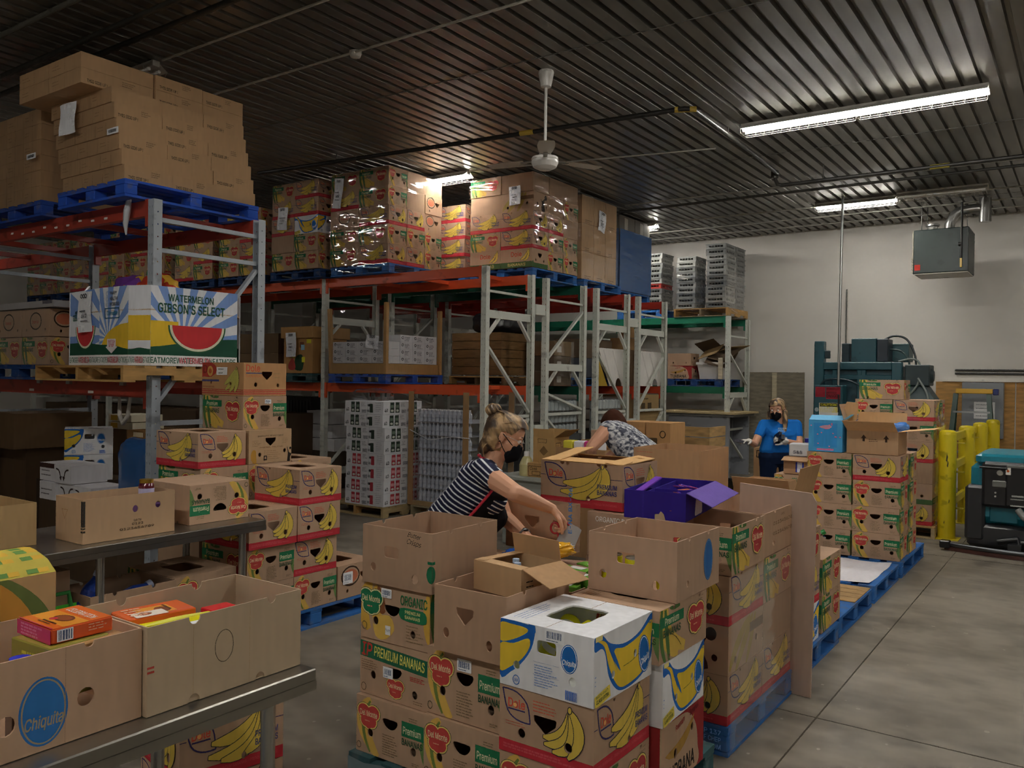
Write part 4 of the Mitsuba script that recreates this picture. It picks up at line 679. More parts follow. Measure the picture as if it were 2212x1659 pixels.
packet('biscuit_box', [1.015, 2.075, 1.134], [1.17, 2.245, 1.171], 'd9582a', 'orange and pink biscuit box with a barcode on top of the left carton', [('T', R_(0.002, .002, .168, .153), 'dd6a28'), ('T', R_(0.002, .03, .168, .095), 'e39334'), ('T', TX('CELEBRATION', .02, .108, .021, .13), 'f2d8c4'), ('T', E_(.095, .068, .035, .022), '6b3520'), ('T', E_(.095, .068, .028, .016), '8f4c2c'), ('T', E_(.078, .05, .012, .010), 'c23440'), ('T', R_(.065, .028, .13, .033), '4a2618'), ('T', R_(.06, .018, .12, .022), '4a2618'), ('T', R_(.0, 0, .17, .004), 'b83050'), ('x', R_(0, 0, .17, .037), 'c02a62'), ('x', lines(.02, .006, .15, .03, 4, .005, 5), 'd66a96'), ('y', R_(.012, .004, .052, .034), 'e8eaf0'), ('y', bars(.016, .007, .049, .031, 3), '4a5a80'), ('y', lines(.09, .016, .145, .03, 3, .003, 3), 'e8a080')], a=0)
packet('olive_packet', [.995, 2.06, 1.0], [1.15, 2.23, 1.132], '8a8238', 'olive green packet under the orange biscuit box', [('x', lines(.02, .02, .12, .07, 4, .008, 4), 'd8d8b8'), ('x', lines(.05, .10, .15, .105, 1, .008, 2), 'c8c040')], a=4)
packet('brown_paper_packet', [1.02, 2.045, 1.05], [1.19, 2.2, 1.128], 'b48a5c', 'torn brown packet with yellow letters under the right side of the biscuit box', [('y', TX('Grams', .08, .055, .018, .05), 'e8d83a')], a=-2)
MB().lathe([(0, 0), (.024, 0), (.024, .03), (0, .03)], '2a3ac8', 14, (.955, 2.10, 1.085)).put('blue_cap_jar', 'plast'); lab('blue_cap_jar', 'blue jar lid at the lower left beside the olive packet', 'jar')
packet('jar_body_support', [.93, 2.08, .91], [.98, 2.12, 1.084], '3a2a24', 'dark jar under the blue lid in the left carton', cat='jar')
packet('biscuit_box', [1.30, 2.20, 1.075], [1.50, 2.325, 1.105], 'd9602c', 'flat orange biscuit box lying in the right carton', [('T', R_(.03, .05, .11, .15), 'e39a3a'), ('T', E_(.075, .12, .03, .022), '6b3520'), ('T', R_(.03, .135, .09, .142), '4a2618'), ('T', R_(.075, .03, .12, .115).buffer(.004), 'f0e6d8'), ('T', E_(.095, .06, .014, .02), '8f4c2c'), ('t', lines(.02, .03, .1, .1, 4, .012, 8), 'e8b090')], a=-8)
packet('yellow_packet', [1.25, 2.13, 1.045], [1.53, 2.19, 1.095], 'e4dc1e', 'bright yellow packet beside the white one in the right carton', [('t', C_((.05, .01), (.15, .02), (.25, .04), (.15, .05), n=4), 'f2ee60')], a=-10, bev=.02)
packet('white_packet', [1.245, 2.035, 1.05], [1.49, 2.105, 1.10], 'f4f5f6', 'glossy white packet at the front of the right carton', [('t', bars(.17, .015, .205, .045, 4), '99a2b2'), ('t', lines(.1, .02, .14, .04, 3, .004), '556')] [:1], a=-6, bev=.018)
packet('red_box', [1.535, 2.105, .96], [1.625, 2.235, 1.085], 'c8242c', 'red carton of food at the far end of the right carton', [('y', lines(.01, .02, .07, .1, 6, .006, 4), 'e8a0a0')], a=-4)
packet('navy_packet', [1.445, 2.12, .95], [1.525, 2.20, 1.07], '1a2460', 'dark blue packet next to the red carton', [('t', lines(.02, .02, .06, .06, 4, .006, 4), 'd8dcf0'), ('y', lines(.02, .05, .07, .1, 3, .006, 4), 'd8dcf0')], a=10, bev=.012)
# green and yellow carton with hanging flap at the left
k = nk('printed_carton'); m = MB(); X0, Y0, Z0, DX, DY, DZ = .74, 2.42, .902, .455, .34, .33
for s, (O, U, w) in {'y': ([X0, Y0, Z0], [1, 0, 0], DX), 'X': ([X0+DX, Y0, Z0], [0, 1, 0], DY), 'x': ([X0, Y0+DY, Z0], [0, -1, 0], DY), 'Y': ([X0+DX, Y0+DY, Z0], [-1, 0, 0], DX)}.items(): m.ext(sbox(0, 0, w, DZ).difference(E_(.235, .26, .026, .03, 5)) if s == 'y' else sbox(0, 0, w, DZ), .005, 'b9966a', O, U, [0, 0, 1])
ys = [0, .05, .10, .16, .22, .28, .34]; zs = [.0, .03, .042, .045, .04, .025, .0]
m.grid(np.array([[[X0+DX*i, Y0+a, Z0+DZ+b] for a, b in zip(ys, zs)] for i in (0, 1)]), 'b8a84a')
for i, (g, c) in enumerate(((cres((.30, .33), (.42, .24), (.44, .15), .05, .5), '5c6a38'), (cres((.16, .33), (.30, .24), (.36, .02), .07, .6), '5c6a38'), (cres((.24, .33), (.36, .26), (.40, .10), .07, .6), 'c08a3c'), (cres((.10, .33), (.22, .22), (.26, .02), .08, .6), 'c08a3c'), (cres((.06, .33), (.10, .22), (.13, .05), .06, .6), '5c6a38'))): m.flat(g.intersection(sbox(0, .0, DX, DZ)).difference(E_(.235, .26, .0265, .0305, 5)), c, [X0, Y0, Z0], [1, 0, 0], [0, 0, 1], .0006+.0003*i)
for i in range(5):
    for j, (c, w) in enumerate((('5a8040', .03), ('c8a23c', .03))):
        a = .04+.05*i; xx = X0+.06+.08*i+.03*j; P = np.array([[[xx+q*w+.05*(b/.34), Y0+b, Z0+DZ+.0015+float(np.interp(b, ys, zs))] for b in np.linspace(.005, .3, 6)] for q in (0, 1)]); m.grid(P, c)
m.put(k+'__body', 'card'); m = MB().ext(sbox(0, 0, .36, .22), .004, 'a88a6c', [X0+.07, Y0-.006, 1.09-.20], [1, 0, 0], [0, -.12, 1]); m.flat(TX('PATENT APPLIED FOR', .02, .175, .013, .29), '5a4836', [X0+.07, Y0-.006, .89], [1, 0, 0], [0, -.12, 1], .001).flat(lines(.02, .15, .3, .155, 1, .004, 4), '5a4836', [X0+.07, Y0-.006, .89], [1, 0, 0], [0, -.12, 1], .001); m.put(k+'__hanging_flap', 'card'); lab(k, 'carton printed in green and ochre bananas with a hanging lettered flap, at the left edge', 'carton')
# second table's cartons
k = carton_open('long_carton', 2.262, 4.31, .902, .528, .28, .235, 'b39474', 'plain carton with a DATE stamp and a black bar on the second steel table', [], [('y', None, unary_union([E_(.29, .155, .016, .019), E_(.425, .165, .016, .019)])), ('x', R_(.262, .09, .28, .225), '2b2622'), ('y', R_(0, .09, .012, .225), '2b2622'), ('x', R_(.262, .078, .28, .086), '2b2622'), ('x', R_(.262, .06, .28, .07), '2b2622'), ('y', R_(0, .078, .012, .086), '2b2622'), ('y', R_(0, .06, .012, .07), '2b2622'), ('y', TX('DATE', .28, .088, .010, .045), '4a3826'), ('y', TX('0123', .27, .068, .012, .065), '4a3826'), ('y', TX('0123456789', .20, .045, .012, .2), '4a3826'), ('x', P_((.07, .17), (.13, .17), (.1, .12)).exterior.buffer(.0015), '9a7448')])
k = nk('jam_jar'); MB().lathe([(0, 0), (.04, 0), (.042, .10), (.035, .115)], '5a1c2a', 16, (2.70, 4.45, 1.06)).put(k+'__body', 'gloss'); MB().lathe([(.043, .03), (.043, .085)], 'c8c4e4', 16, (2.70, 4.45, 1.06)).put(k+'__label', 'gloss'); MB().lathe([(.038, .115), (.038, .135), (0, .135)], 'b8963a', 16, (2.70, 4.45, 1.06)).put(k+'__lid', 'metal'); lab(k, 'dark jam jar showing over the edge of the DATE carton', 'jar'); packet('jar_support_box', [2.63, 4.38, .91], [2.77, 4.52, 1.058], '6a4a8a', 'purple box under the jam jar inside the DATE carton')
key = ctn('dm', 's', 2.94, 4.39, .902, .42, .46, .235, 'set upside down and open on the second steel table', kind='open', a=0); scene[key]['to_world'] = T().translate([3.15, 4.62, 1.137]).rotate([1, 0, 0], 180).rotate([0, 0, 1], 90).scale([.92, 1.05, .94])
carton_open('long_carton', 1.40, 4.50, .902, .72, .42, .22, 'a0855e', 'large plain open carton at the left end of the second steel table', [])
for (st, o, x, y, dx, dy, dz, s, kd) in (('plain', 'e', 2.30, 4.30, .50, .36, .29, 'open, holding blue and white bottles, on the lower shelf', 'open'), ('dm', 's', 2.83, 4.36, .42, .50, .28, 'on the lower shelf near the right leg', 'closed'), ('oval', 'e', 1.75, 4.45, .52, .42, .42, 'dark, at the back of the lower shelf', 'full')): ctn(st, o, x, y, .332, dx, dy, dz, s+' of the second steel table', kind=kd, a=0)
for i, (x, y, R) in enumerate(((2.62, 4.46, ry(1.2)), (2.42, 4.42, ry(.4)))): bottle(x-.1, y, .50, .05, .24, '2a4aa8', 'c8d4f4', 'blue labelled bottle '+['lying on top of the shelf carton', 'deeper in the shelf carton'][i], R)
k = nk('green_bag'); m = MB()
for s in (0, 1): m.bx([2.08, 4.34+.14*s, .34], [2.25, 4.345+.14*s, .60], '3f9a2e'); m.tube([[2.10, 4.342+.14*s, .59], [2.11, 4.345+.14*s, .66], [2.21, 4.345+.14*s, .66], [2.22, 4.342+.14*s, .59]], .012, '2f6a34', 6)
m.bx([2.08, 4.34, .335], [2.25, 4.485, .34], '3f9a2e'); m.bx([2.08, 4.34, .34], [2.084, 4.485, .58], '2c5f8a'); m.put(k, 'cloth'); lab(k, 'bright green shopping bag on the shelf under the second table', 'bag')
for l in range(2): ctn('dole', 'e', 1.86, 2.72, .002+.25*l if l == 0 else .254, .42, .40, .25, ['lower', 'upper'][l]+' one on the floor behind the near steel table', kind='closed', a=-12)
packet('blue_print_bag', [.60, 2.1, .30], [1.15, 2.5, .50], 'b8cce8', 'pale blue pack under the near steel table', [('t', E_(.4, .2, .06, .04).exterior.buffer(.008), '4a78b8')], mat='card'); packet('bag_support', [.55, 2.05, 0], [1.2, 2.55, .298], '6a5a44', 'brown carton under the pale blue pack below the near table', cat='carton', mat='card')
# ------------------------------------------------------------------ pallet C by the left rack
pallet(3.47, 4.55, 0, 1.22, 1.05, 'blue pallet carrying the tall left carton columns')
C3 = [3.475, 3.875, 4.285]
for (c, l, st, kd, s) in ((0, 0, 'dm', 'full', 'bottom of the left front column'), (0, 1, 'dm', 'full', 'second in the left front column'), (0, 2, 'dole', 'closed', 'open-topped, third in the left front column'), (1, 0, 'dm', 'full', 'bottom of the middle front column'), (1, 1, 'dole', 'full', 'second in the middle front column'), (1, 2, 'dole', 'full', 'third in the middle front column'), (1, 3, 'dole', 'closed', 'top of the middle front column'), (2, 0, 'oval', 'closed', 'alone in the right front column, with a white sticker')):
    kk = ctn(st, 's', C3[c]+(.01 if l == 3 else 0), 4.555-(.03 if l in (2, 3) else 0), P0+.25*l, .395, .48, .25, s+' of the left pallet', kind=kd)
sticker(kk, [4.33, 4.548, .25], [1, 0, 0], .10, .09, 8)
for (c, l, st, kd, s) in ((0, 0, 'plain', 'full', 'left rear column, lowest'), (0, 1, 'plain', 'full', 'left rear column, second'), (0, 2, 'plain', 'full', 'left rear column, third'), (0, 3, 'dm', 'full', 'left rear column, under the half-open banana carton'), (0, 4, 'dole', 'closed', 'half-open, top of the left rear column by the grey upright'), (1, 0, 'plain', 'full', 'middle rear column, lowest'), (1, 1, 'plain', 'full', 'middle rear column, second'), (1, 2, 'plain', 'full', 'middle rear column, third'), (1, 3, 'dm', 'full', 'middle rear column, fourth'), (1, 4, 'bio', 'full', 'middle rear column, under the green and red badge one'), (1, 5, 'dm', 'full', 'middle rear column, second from its top'), (1, 6, 'old', 'full', 'topmost of the tall left columns'), (2, 0, 'plain', 'full', 'right rear column, lowest'), (2, 1, 'plain', 'full', 'right rear column, second'), (2, 2, 'dm', 'full', 'right rear column, third'), (2, 3, 'dm', 'closed', 'half-open, top of the right rear column')):
    kk = ctn(st, 's', C3[c]-(.02 if l == 4 and c == 0 else 0), 5.07+(.06 if l > 4 else 0)+(.01 if l == 6 else 0), P0+.25*l, .395, .50, .25, s+' of the left pallet', kind=kd)
    if (c, l) == (1, 5): sticker(kk, [4.06, 5.128, P0+1.25+.19], [1, 0, 0], .06, .035, 9)
# ------------------------------------------------------------------ rack loads
ORD = ['lowest', 'second', 'third', 'fourth', 'fifth', 'sixth', 'seventh', 'eighth', 'ninth']
def stack(x, y, z, nx, ny, dx, dy, dz, rows, where, o='s', jit=.8, group=None):
    """cartons of which the front (toward -x) and aisle (toward -y) faces show; rows: list of (styles of the y columns, styles of the x columns behind the corner)"""
    for l, (ystyles, xstyles) in enumerate(rows):
        zz = z+dz*l
        for j in range(ny):
            st = ystyles[j % len(ystyles)]; ctn(st, o, x+random.uniform(-.008, .008), y+(dy+.004)*j, zz, dx-.004, dy, dz, f"{ORD[l]} layer from the foot, {['near corner', 'second', 'third', 'fourth'][j]} of the front of {where}", kind='full', a=random.uniform(-jit, jit))
        for i in range(1, nx):
            st = xstyles[(i-1) % len(xstyles)]; ctn(st, o, x+(dx+.004)*i, y+random.uniform(-.004, .008), zz, dx-.004, dy, dz, f"{ORD[l]} layer from the foot, {['', 'second', 'third', 'fourth'][i]} along the aisle side of {where}", kind='full', a=random.uniform(-jit, jit))
ZT = 3.217
# orange rack, top
pallet(8.22, 7.82, ZT, 1.12, 1.14, 'blue pallet under the wrapped stack with a white sheet of paper, top of the orange rack', h=.13); W2 = 'the big wrapped stack on top of the orange rack'
stack(8.20, 7.83, 3.35, 3, 2, .37, .555, .262, [(['dole', 'dm'], ['dole', 'dm']), (['dm', 'dm'], ['dm', 'dm']), (['dole', 'oval'], ['dole', 'oval']), (['dm', 'dole'], ['plain', 'oval']), (['dm', 'dm'], ['plain', 'plain'])], W2)
film(8.20, 7.83, 9.31, 8.94, 3.24, 4.665, 'clear plastic wrap round the big stack on top of the orange rack', .012, 21, 'xy')
pallet(8.15, 9.10, ZT, 1.12, 1.10, 'dark blue pallet under the stack with a white banana carton, top of the orange rack', '1d3f70', h=.13); W3 = 'the stack left of it, with a white carton in it, on the orange rack'
stack(8.10, 9.10, 3.35, 2, 2, .40, .50, .255, [(['dm', 'dm'], ['dm']), (['dm', 'plain'], ['dm']), (['white', 'dole'], ['dole']), (['dole', 'dole'], ['dole']), (['dole', 'dm'], ['dole'])], W3)
film(8.10, 9.10, 8.92, 10.11, 3.40, 4.62, 'torn plastic wrap on the left stack on the orange rack', .012, 22, 'xy')
def paper(x, y, z, w, h, label, seed=0, tilt=.0, txt=True, face='x', R=None):
    k = nk('paper_notice'); m = MB(); U = np.array([0, -math.cos(tilt), math.sin(tilt)]); W = np.array([0, math.sin(tilt), math.cos(tilt)])
    if face == 'y': U, W = np.array([math.cos(tilt), 0, math.sin(tilt)]), np.array([-math.sin(tilt), 0, math.cos(tilt)])
    n = np.cross(U, W); P = np.array([[np.array([x, y, z])+U*w*i/4+W*h*j/5+n*.008*math.sin(i*1.3+j+seed) for j in range(6)] for i in range(5)]); m.grid(P, 'eceef2'); m.grid(P[::-1]-n*.001, 'eceef2')
    O = np.array([x, y, z])+n*.010
    if txt:
        for i in range(3): m.flat(E_(w*(.35+.15*i), h*.9, w*.06, w*.07).exterior.buffer(w*.02), '3a3a40', O, U, W)
        m.flat(lines(w*.25, h*.25, w*.8, h*.28, 1, h*.025, seed), '55555c', O, U, W).flat(lines(w*.2, h*.5, w*.85, h*.53, 1, h*.03, seed+1), '44444c', O, U, W).flat(TX(['6/1', '2 1/16', 'snacks', 'SNACK'][seed % 4], w*.3, h*.36, h*.1, w*.4, True, .2), '44444e', O, U, W)
    m.put(k, 'card'); return lab(k, label, 'paper sheet')
paper(8.165, 8.88, 4.18, .17, .42, 'long white notice on the wrapped stack, top of the orange rack', 2, -.12); paper(8.065, 9.95, 3.95, .22, .33, 'white notice on the stack left of the big one, orange rack top', 1, -.05)
# green rack, top
pallet(9.52, 6.36, 3.203, 1.2, 1.10, 'blue pallet on the green beamed rack under the shiny wrapped stack', h=.14); W4 = 'the shiny wrapped stack on the green beamed rack'
stack(9.51, 6.36, 3.35, 3, 2, .40, .54, .262, [(['grn', 'grn'], ['dm', 'dm']), (['dole', 'dm'], ['dm', 'dm']), (['dole', 'dole'], ['dole', 'plain']), (['fig', 'plain'], ['plain', 'dm']), (['plain', 'dm'], ['plain', 'plain'])], W4)
film(9.51, 6.36, 10.72, 7.44, 3.62, 4.655, 'shiny plastic wrap round the stack on the green beamed rack', .016, 31, 'xy', dens=54); paper(9.475, 6.74, 4.22, .19, .26, 'white notice on the shiny wrapped stack of the green beamed rack', 3, .02)
stack(9.60, 7.62, 3.345, 2, 2, .40, .54, .255, [(['dole', 'dm'], ['dm'])]*4, 'the dim stack between the two big wrapped stacks'); pallet(9.6, 7.6, 3.203, 1.0, 1.1, 'blue pallet under the dim stack between the two big wrapped stacks', h=.138)
# red rack, top
pallet(11.0, 6.40, 3.203, 1.2, 1.1, 'blue pallet under the plain wrapped cartons on the red beamed rack', h=.14); pallet(12.7, 6.72, 3.203, 1.25, 1.05, 'blue pallet under the blue wrapped stack on the farthest red rack', h=.14)
for l in range(3):
    for i in range(3): k = nk('plain_carton'); MB().bx([10.99+.375*i, 6.45, 3.35+.43*l], [11.355+.375*i, 6.95, 3.775+.43*l], 'b5936e').flat(lines(.1, .02, .3, .05, 2, .015, l), '8a6c4c', [10.99+.375*i, 6.45, 3.35+.43*l], [1, 0, 0], [0, 0, 1], .001).put(k, 'card'); lab(k, f"tall plain tan carton, {ORD[l]} layer, {['nearest', 'middle', 'farthest'][i]} of the wrapped load on the red beamed rack", 'carton')
film(10.99, 6.45, 12.11, 6.97, 3.30, 4.64, 'plastic wrap round the tall plain cartons on the red beamed rack', .01, 41, 'xy'); paper(11.45, 6.425, 4.16, .22, .32, 'white notice on the tall plain cartons of the red beamed rack', 0, -.15, True, 'y')
for l in range(3):
    for i in range(2): k = nk('grey_carton'); MB().bx([12.77+.60*i, 6.75, 3.35+.44*l], [13.36+.60*i, 7.5, 3.785+.44*l], '6a665f' if l == 2 else '5a6a84').flat(R_(.2, .1, .32, .4), 'a8a49a', [12.77+.6*i, 6.75, 3.35+.44*l], [1, 0, 0], [0, 0, 1], .001).put(k, 'card'); lab(k, f"{ORD[l]} grey carton in the blue wrapped stack, {['nearer', 'farther'][i]} one", 'carton')
scene['bluefilm'] = {'type': 'twosided', 'bsdf': {'type': 'principled', 'base_color': {'type': 'rgb', 'value': lin('3c5f90')}, 'roughness': .25, 'specular': .6}}
film(12.77, 6.75, 13.98, 7.50, 3.36, 4.42, 'blue plastic wrap round the lower part of the farthest stack', .014, 51, 'xy'); scene['stretch_film_008' if 'stretch_film_008' in scene else list(scene)[-1]]['bsdf'] = {'type': 'ref', 'id': 'bluefilm'}
# grey folding crates on the wall rack
def crate(x, y, z, dx, dy, dz, c, label, group):
    k = nk('folding_crate'); m = MB(); t = .012
    for s in range(4):
        O, U, w = [([x, y+dy, z], [0, -1, 0], dy), ([x, y, z], [1, 0, 0], dx), ([x+dx, y, z], [0, 1, 0], dy), ([x+dx, y+dy, z], [-1, 0, 0], dx)][s]
        pg = sbox(0, 0, w, dz).difference(unary_union([sbox(w*a-.025, dz*.3, w*a+.025, dz*.7) for a in (.2, .35, .5, .65, .8)]))
        m.ext(pg, t, c, O, U, [0, 0, 1])
    m.bx([x-.012, y-.012, z+dz-.014], [x+dx+.012, y+dy+.012, z+dz-.002], c); m.bx([x+t, y+t, z], [x+dx-t, y+dy-t, z+.01], c); m.put(k, 'plast'); return lab(k, label, 'crate', group)
r = random.Random(9)
for (x, y, z0, n, nm, h) in ((15.0, 5.68, 3.20, 12, 'tallest right stack', .10), (15.0, 6.28, 3.20, 10, 'middle stack, loosely wrapped', .10), (15.05, 7.0, 3.22, 11, 'left stack against the blue wrapped load', .10)):
    for i in range(n): crate(x+r.uniform(-.015, .015), y+r.uniform(-.012, .012), z0+h*i, .52, .38, h-.004, r.choice(('8f908c', '7d7f7c', '9fa09a', '6d6f6d')) if not (nm[0] == 'l' and i == 4) else 'a33a34', f"flat grey folding crate in the {nm} on the green wall rack", f"folding crates in the {nm}")
    for i in range(n if nm[0] == 't' else 0): crate(x+.54+r.uniform(-.01, .01), y, z0+h*i, .48, .38, h-.004, '6a6c6b', 'dark folding crate in the rear of the tallest stack on the green wall rack', 'rear folding crates of the tallest stack')
pallet(14.97, 5.62, 3.033, 1.1, 1.08, 'weathered wooden pallet under the grey folding crates', '8a7a60', 'wood', h=.16); pallet(15.0, 6.95, 3.033, 1.0, 1.0, 'blue pallet at the left of the folding crates on the wall rack', h=.16)
film(14.99, 5.66, 16.05, 6.70, 3.05, 3.85, 'plastic wrap stretched over the foot of the folding crates', .02, 61, 'xy')
# green wall rack, middle level
pallet(15.05, 5.75, 1.703, 1.0, 1.1, 'dark blue pallet on the middle level of the green wall rack', '1c3c70'); 
ctn('turb', 's', 15.05, 6.35, 1.848, .4, .5, .25, 'lower one on the green wall rack beside the white tub', kind='full'); ctn('heart', 's', 15.06, 6.37, 2.10, .4, .48, .24, 'upper one on the green wall rack beside the white tub', kind='full')
k = nk('white_tub'); m = MB(); pr = [np.array([[x, y, z] for x, y in ((-a, -b), (a, -b), (a, b), (-a, b))]) for a, b, z in ((.19, .19, 0), (.23, .23, .27), (.25, .25, .275), (.25, .25, .32))]
for a, b in zip(pr, pr[1:]): m.add(np.vstack([a, b]), [[i, (i+1) % 4, 4+(i+1) % 4, 4+i] for i in range(4)], 'd6d2cc', hard=True)
m.add(pr[0], [[0, 3, 2, 1]], 'd6d2cc'); m.V = [v+[15.32, 6.02, 1.848] for v in m.V]; m.put(k+'__body', 'plast'); lab(k, 'white plastic tub with cardboard scraps over it on the green wall rack', 'tub')
for i in range(7):
    s = nk('cardboard_scrap'); R = rotz(r.uniform(-.6, .6))@rotaxis([0, 1, 0], r.uniform(-.5, .5))@rotaxis([1, 0, 0], r.uniform(-.4, .4)); m = MB().bx([-.28, -.2, -.004], [.28, .2, .004], r.choice(('5a4a36', '6a563c', '4a3d2e', 'b8ac98', '8a7350'))); m.V = [v@R.T+[15.35+r.uniform(-.1, .25), 5.92+.04*i*(-1)**i, 2.20+.045*i] for v in m.V]; m.put(s, 'card'); lab(s, 'flattened cardboard scrap piled over the white tub on the green wall rack', 'cardboard', 'cardboard scraps over the white tub')
MB().bx([15.0, 5.72, 1.85], [15.04, 5.80, 2.25], 'c0b49c').put('tan_board', 'wood'); lab('tan_board', 'narrow tan board upright by the front post of the wall rack', 'board')
m = MB().bx([14.7, 5.35, 1.20], [16.0, 6.9, 1.235], 'b8a47c'); m.put('plywood_sheet', 'wood'); lab('plywood_sheet', 'plywood sheet lying low across the green wall rack, its end sticking out', 'board')
MB().bx([14.75, 5.40, 1.15], [15.9, 6.8, 1.195], '6f6f6c').put('grey_board', 'paint'); lab('grey_board', 'grey board under the plywood sheet in the wall rack', 'board')
for xx in (14.8, 15.85): MB().bx([xx, 5.5, 0], [xx+.06, 6.7, 1.148], '8c8f94').put(pk('grey_board', 'trestle'), 'paint')
MB().bx([15.6, 5.75, .1], [15.64, 6.55, 1.05], '888b90', rotaxis([0, 1, 0], .12)).put('grey_plate', 'paint'); lab('grey_plate', 'grey plate leaning at the foot of the green wall rack', 'panel')
MB().bx([16.22, 4.55, .0], [16.26, 5.75, 2.0], '7f7868', rotaxis([0, 1, 0], -.03)).bx([16.18, 5.06, .05], [16.20, 5.15, 1.99], 'b8ae94', rotaxis([0, 1, 0], -.03)).put('leaning_board', 'wood'); lab('leaning_board', 'large grey brown board leaning on the far wall with a tape strip down it', 'board')
# ------------------------------------------------------------------ left rack, top: flat cartons lettered THIS SIDE UP
def flatbox(x, y, z, dx, dy, dz, txt, label, seed=0, a=0.):
    k = nk('flat_carton'); m = MB().bx([x, y, z], [x+dx, y+dy, z+dz-.002], 'b08e6a')
    if txt: m.flat(TX('THIS SIDE UP !', dx*.08, dz*.15, .024, .17), '4a3a2a', [x, y, z], [1, 0, 0], [0, 0, 1], .0008).flat(lines(dx*.55, dz*.55, dx*.75, dz*.8, 3, .008, seed), '8a6e50', [x, y, z], [1, 0, 0], [0, 0, 1], .0008)
    m.flat(R_(dy*.5-.001, 0, dy*.5+.001, dz), '80643f', [x, y+dy, z], [0, -1, 0], [0, 0, 1], .0008).flat(lines(dy*.1, dz*.4, dy*.4, dz*.6, 2, .006, seed+3), '947450', [x, y+dy, z], [0, -1, 0], [0, 0, 1], .0008)
    m.put(k, 'card'); return lab(k, label, 'carton')
pallet(3.60, 6.28, 3.202, 1.28, 1.05, 'bright blue pallet at the near end of the left rack, under the THIS SIDE UP cartons', '2a55b8', h=.14)
LN = ['first', 'second', 'third', 'fourth', 'fifth', 'sixth', 'seventh', 'eighth']
for l in range(6):
    z = 3.345+.127*l; y = 6.36+.026*l; x = 3.64-.008*l
    for j in range(3): flatbox(x, y+.322*j, z, .42, .318, .127, j == 0 and l % 2 == 0, f"flat carton lettered on its side, {LN[l]} layer, {['near corner', 'middle', 'far end'][j]} of the front of the tall left stack", l)
    for i in (1, 2): flatbox(x+.424*i, y+random.uniform(0, .012), z, .42, .5, .127, (i+l) % 2 == 1 or l == 3, f"flat carton, {LN[l]} layer, {['', 'middle', 'rear'][i]} of the aisle side of the tall left stack", l+9*i)
for l in range(2):
    z = 4.107+.124*l
    for j in range(2): flatbox(3.42, 6.62+.51*j, z, .62, .505, .124, l == 0 and j == 0, f"flat carton jutting out on top of the tall left stack, {['lower', 'upper'][l]} {['near', 'far'][j]} one", l)
    flatbox(4.05, 6.60, z, .45, .6, .124, True, f"flat carton on top of the tall left stack, {['lower', 'upper'][l]} middle one", 4+l); flatbox(4.51, 6.61, z, .43, .6, .124, l == 1, f"flat carton on top of the tall left stack, {['lower', 'upper'][l]} rear one", 6+l)
film(3.60, 6.40, 3.64+1.27, 7.36, 3.30, 4.10, 'plastic wrap over the tall stack of flat cartons at the left', .014, 71, 'x'); paper(3.555, 7.22, 3.80, .26, .26, 'white notice on the front of the tall left stack', 1, .0, False)
pallet(3.65, 7.72, 3.202, 1.2, 1.15, 'blue pallet under the second stack of flat cartons, left edge', '24479a', h=.14)
for l in range(6):
    for j in range(3): flatbox(3.68, 7.80+.33*j, 3.345+.14*l, .45, .325, .14, False, f"flat brown carton in the second left stack, {LN[l]} layer, {['nearest', 'middle', 'last'][j]} one", l+j)
    flatbox(4.14, 7.79, 3.345+.14*l, .45, .33, .14, False, f"flat brown carton in the second left stack, {LN[l]} layer, side one", l)
film(3.66, 7.79, 4.6, 8.80, 3.30, 4.19, 'plastic wrap over the second stack of flat cartons', .014, 72, 'xy')
for (x, y) in ((3.635, 6.42), (3.66, 7.82)):
    b = nk('corner_label'); MB().flat(R_(0, 0, .17, .05), 'eceef0', [x-.03, y+.14, 3.72], [0, -1, 0], [0, 0, 1], .0).flat(bars(.02, .012, .14, .038, 4), '4a4a50', [x-.03, y+.14, 3.72], [0, -1, 0], [0, 0, 1], .001).put(b, 'card'); lab(b, f"white barcode strip at the corner of the {'tall' if y < 7 else 'second'} left stack", 'label')
m = MB(); m.tube([[3.74, 6.46, 3.22], [3.73, 6.47, 3.12], [3.735, 6.5, 3.02], [3.73, 6.48, 2.93]], [.02, .028, .02, .006], 'c8ccd2', 6).put('film_tail', 'gloss'); lab('film_tail', 'tail of plastic wrap hanging over the upper red beam', 'plastic wrap')
# middle level: watermelon bin
pallet(3.50, 6.10, 1.733, 1.15, 1.38, 'raw wooden pallet under the watermelon bin', 'b9935c', 'wood', h=.13)
k = nk('watermelon_bin'); fp = [(3.74, 6.13), (3.67, 6.33), (3.67, 6.76), (3.765, 7.42), (4.05, 7.5), (4.68, 7.4), (4.72, 6.33), (4.55, 6.13)]; z0, z1 = 1.866, 2.505; H = z1-z0; m = MB()
def binface(a, b, arts, base='e9ecf2'):
    O = np.array([a[0], a[1], z0]); U = np.array([b[0]-a[0], b[1]-a[1], 0]); L = np.linalg.norm(U); U /= L
    m.ext(sbox(0, 0, L, H), .012, base, O, U, [0, 0, 1])
    for i, (g, c) in enumerate(arts(L)): m.flat(g.intersection(sbox(0, 0, L, H)) if not isinstance(g, tuple) else g, c, O, U, [0, 0, 1], .0008+.0004*i)
SKY = '7f9fd8'
def rays(cx, cy, L, n=14, ph=0.):
    out = []
    for i in range(n):
        a = ph+2*PI*i/n; b = a+PI/n; out.append(P_((cx, cy), (cx+2*math.cos(a), cy+2*math.sin(a)), (cx+2*math.cos(b), cy+2*math.sin(b))))
    return unary_union(out)
def slab_(L, hl, hr): return C_((-.3, -.2), (-.3, hl+.02), (0, hl), (L*.5, (hl+hr)/2+.012), (L, hr), (L+.3, hr-.02), (L+.3, -.2), n=4)
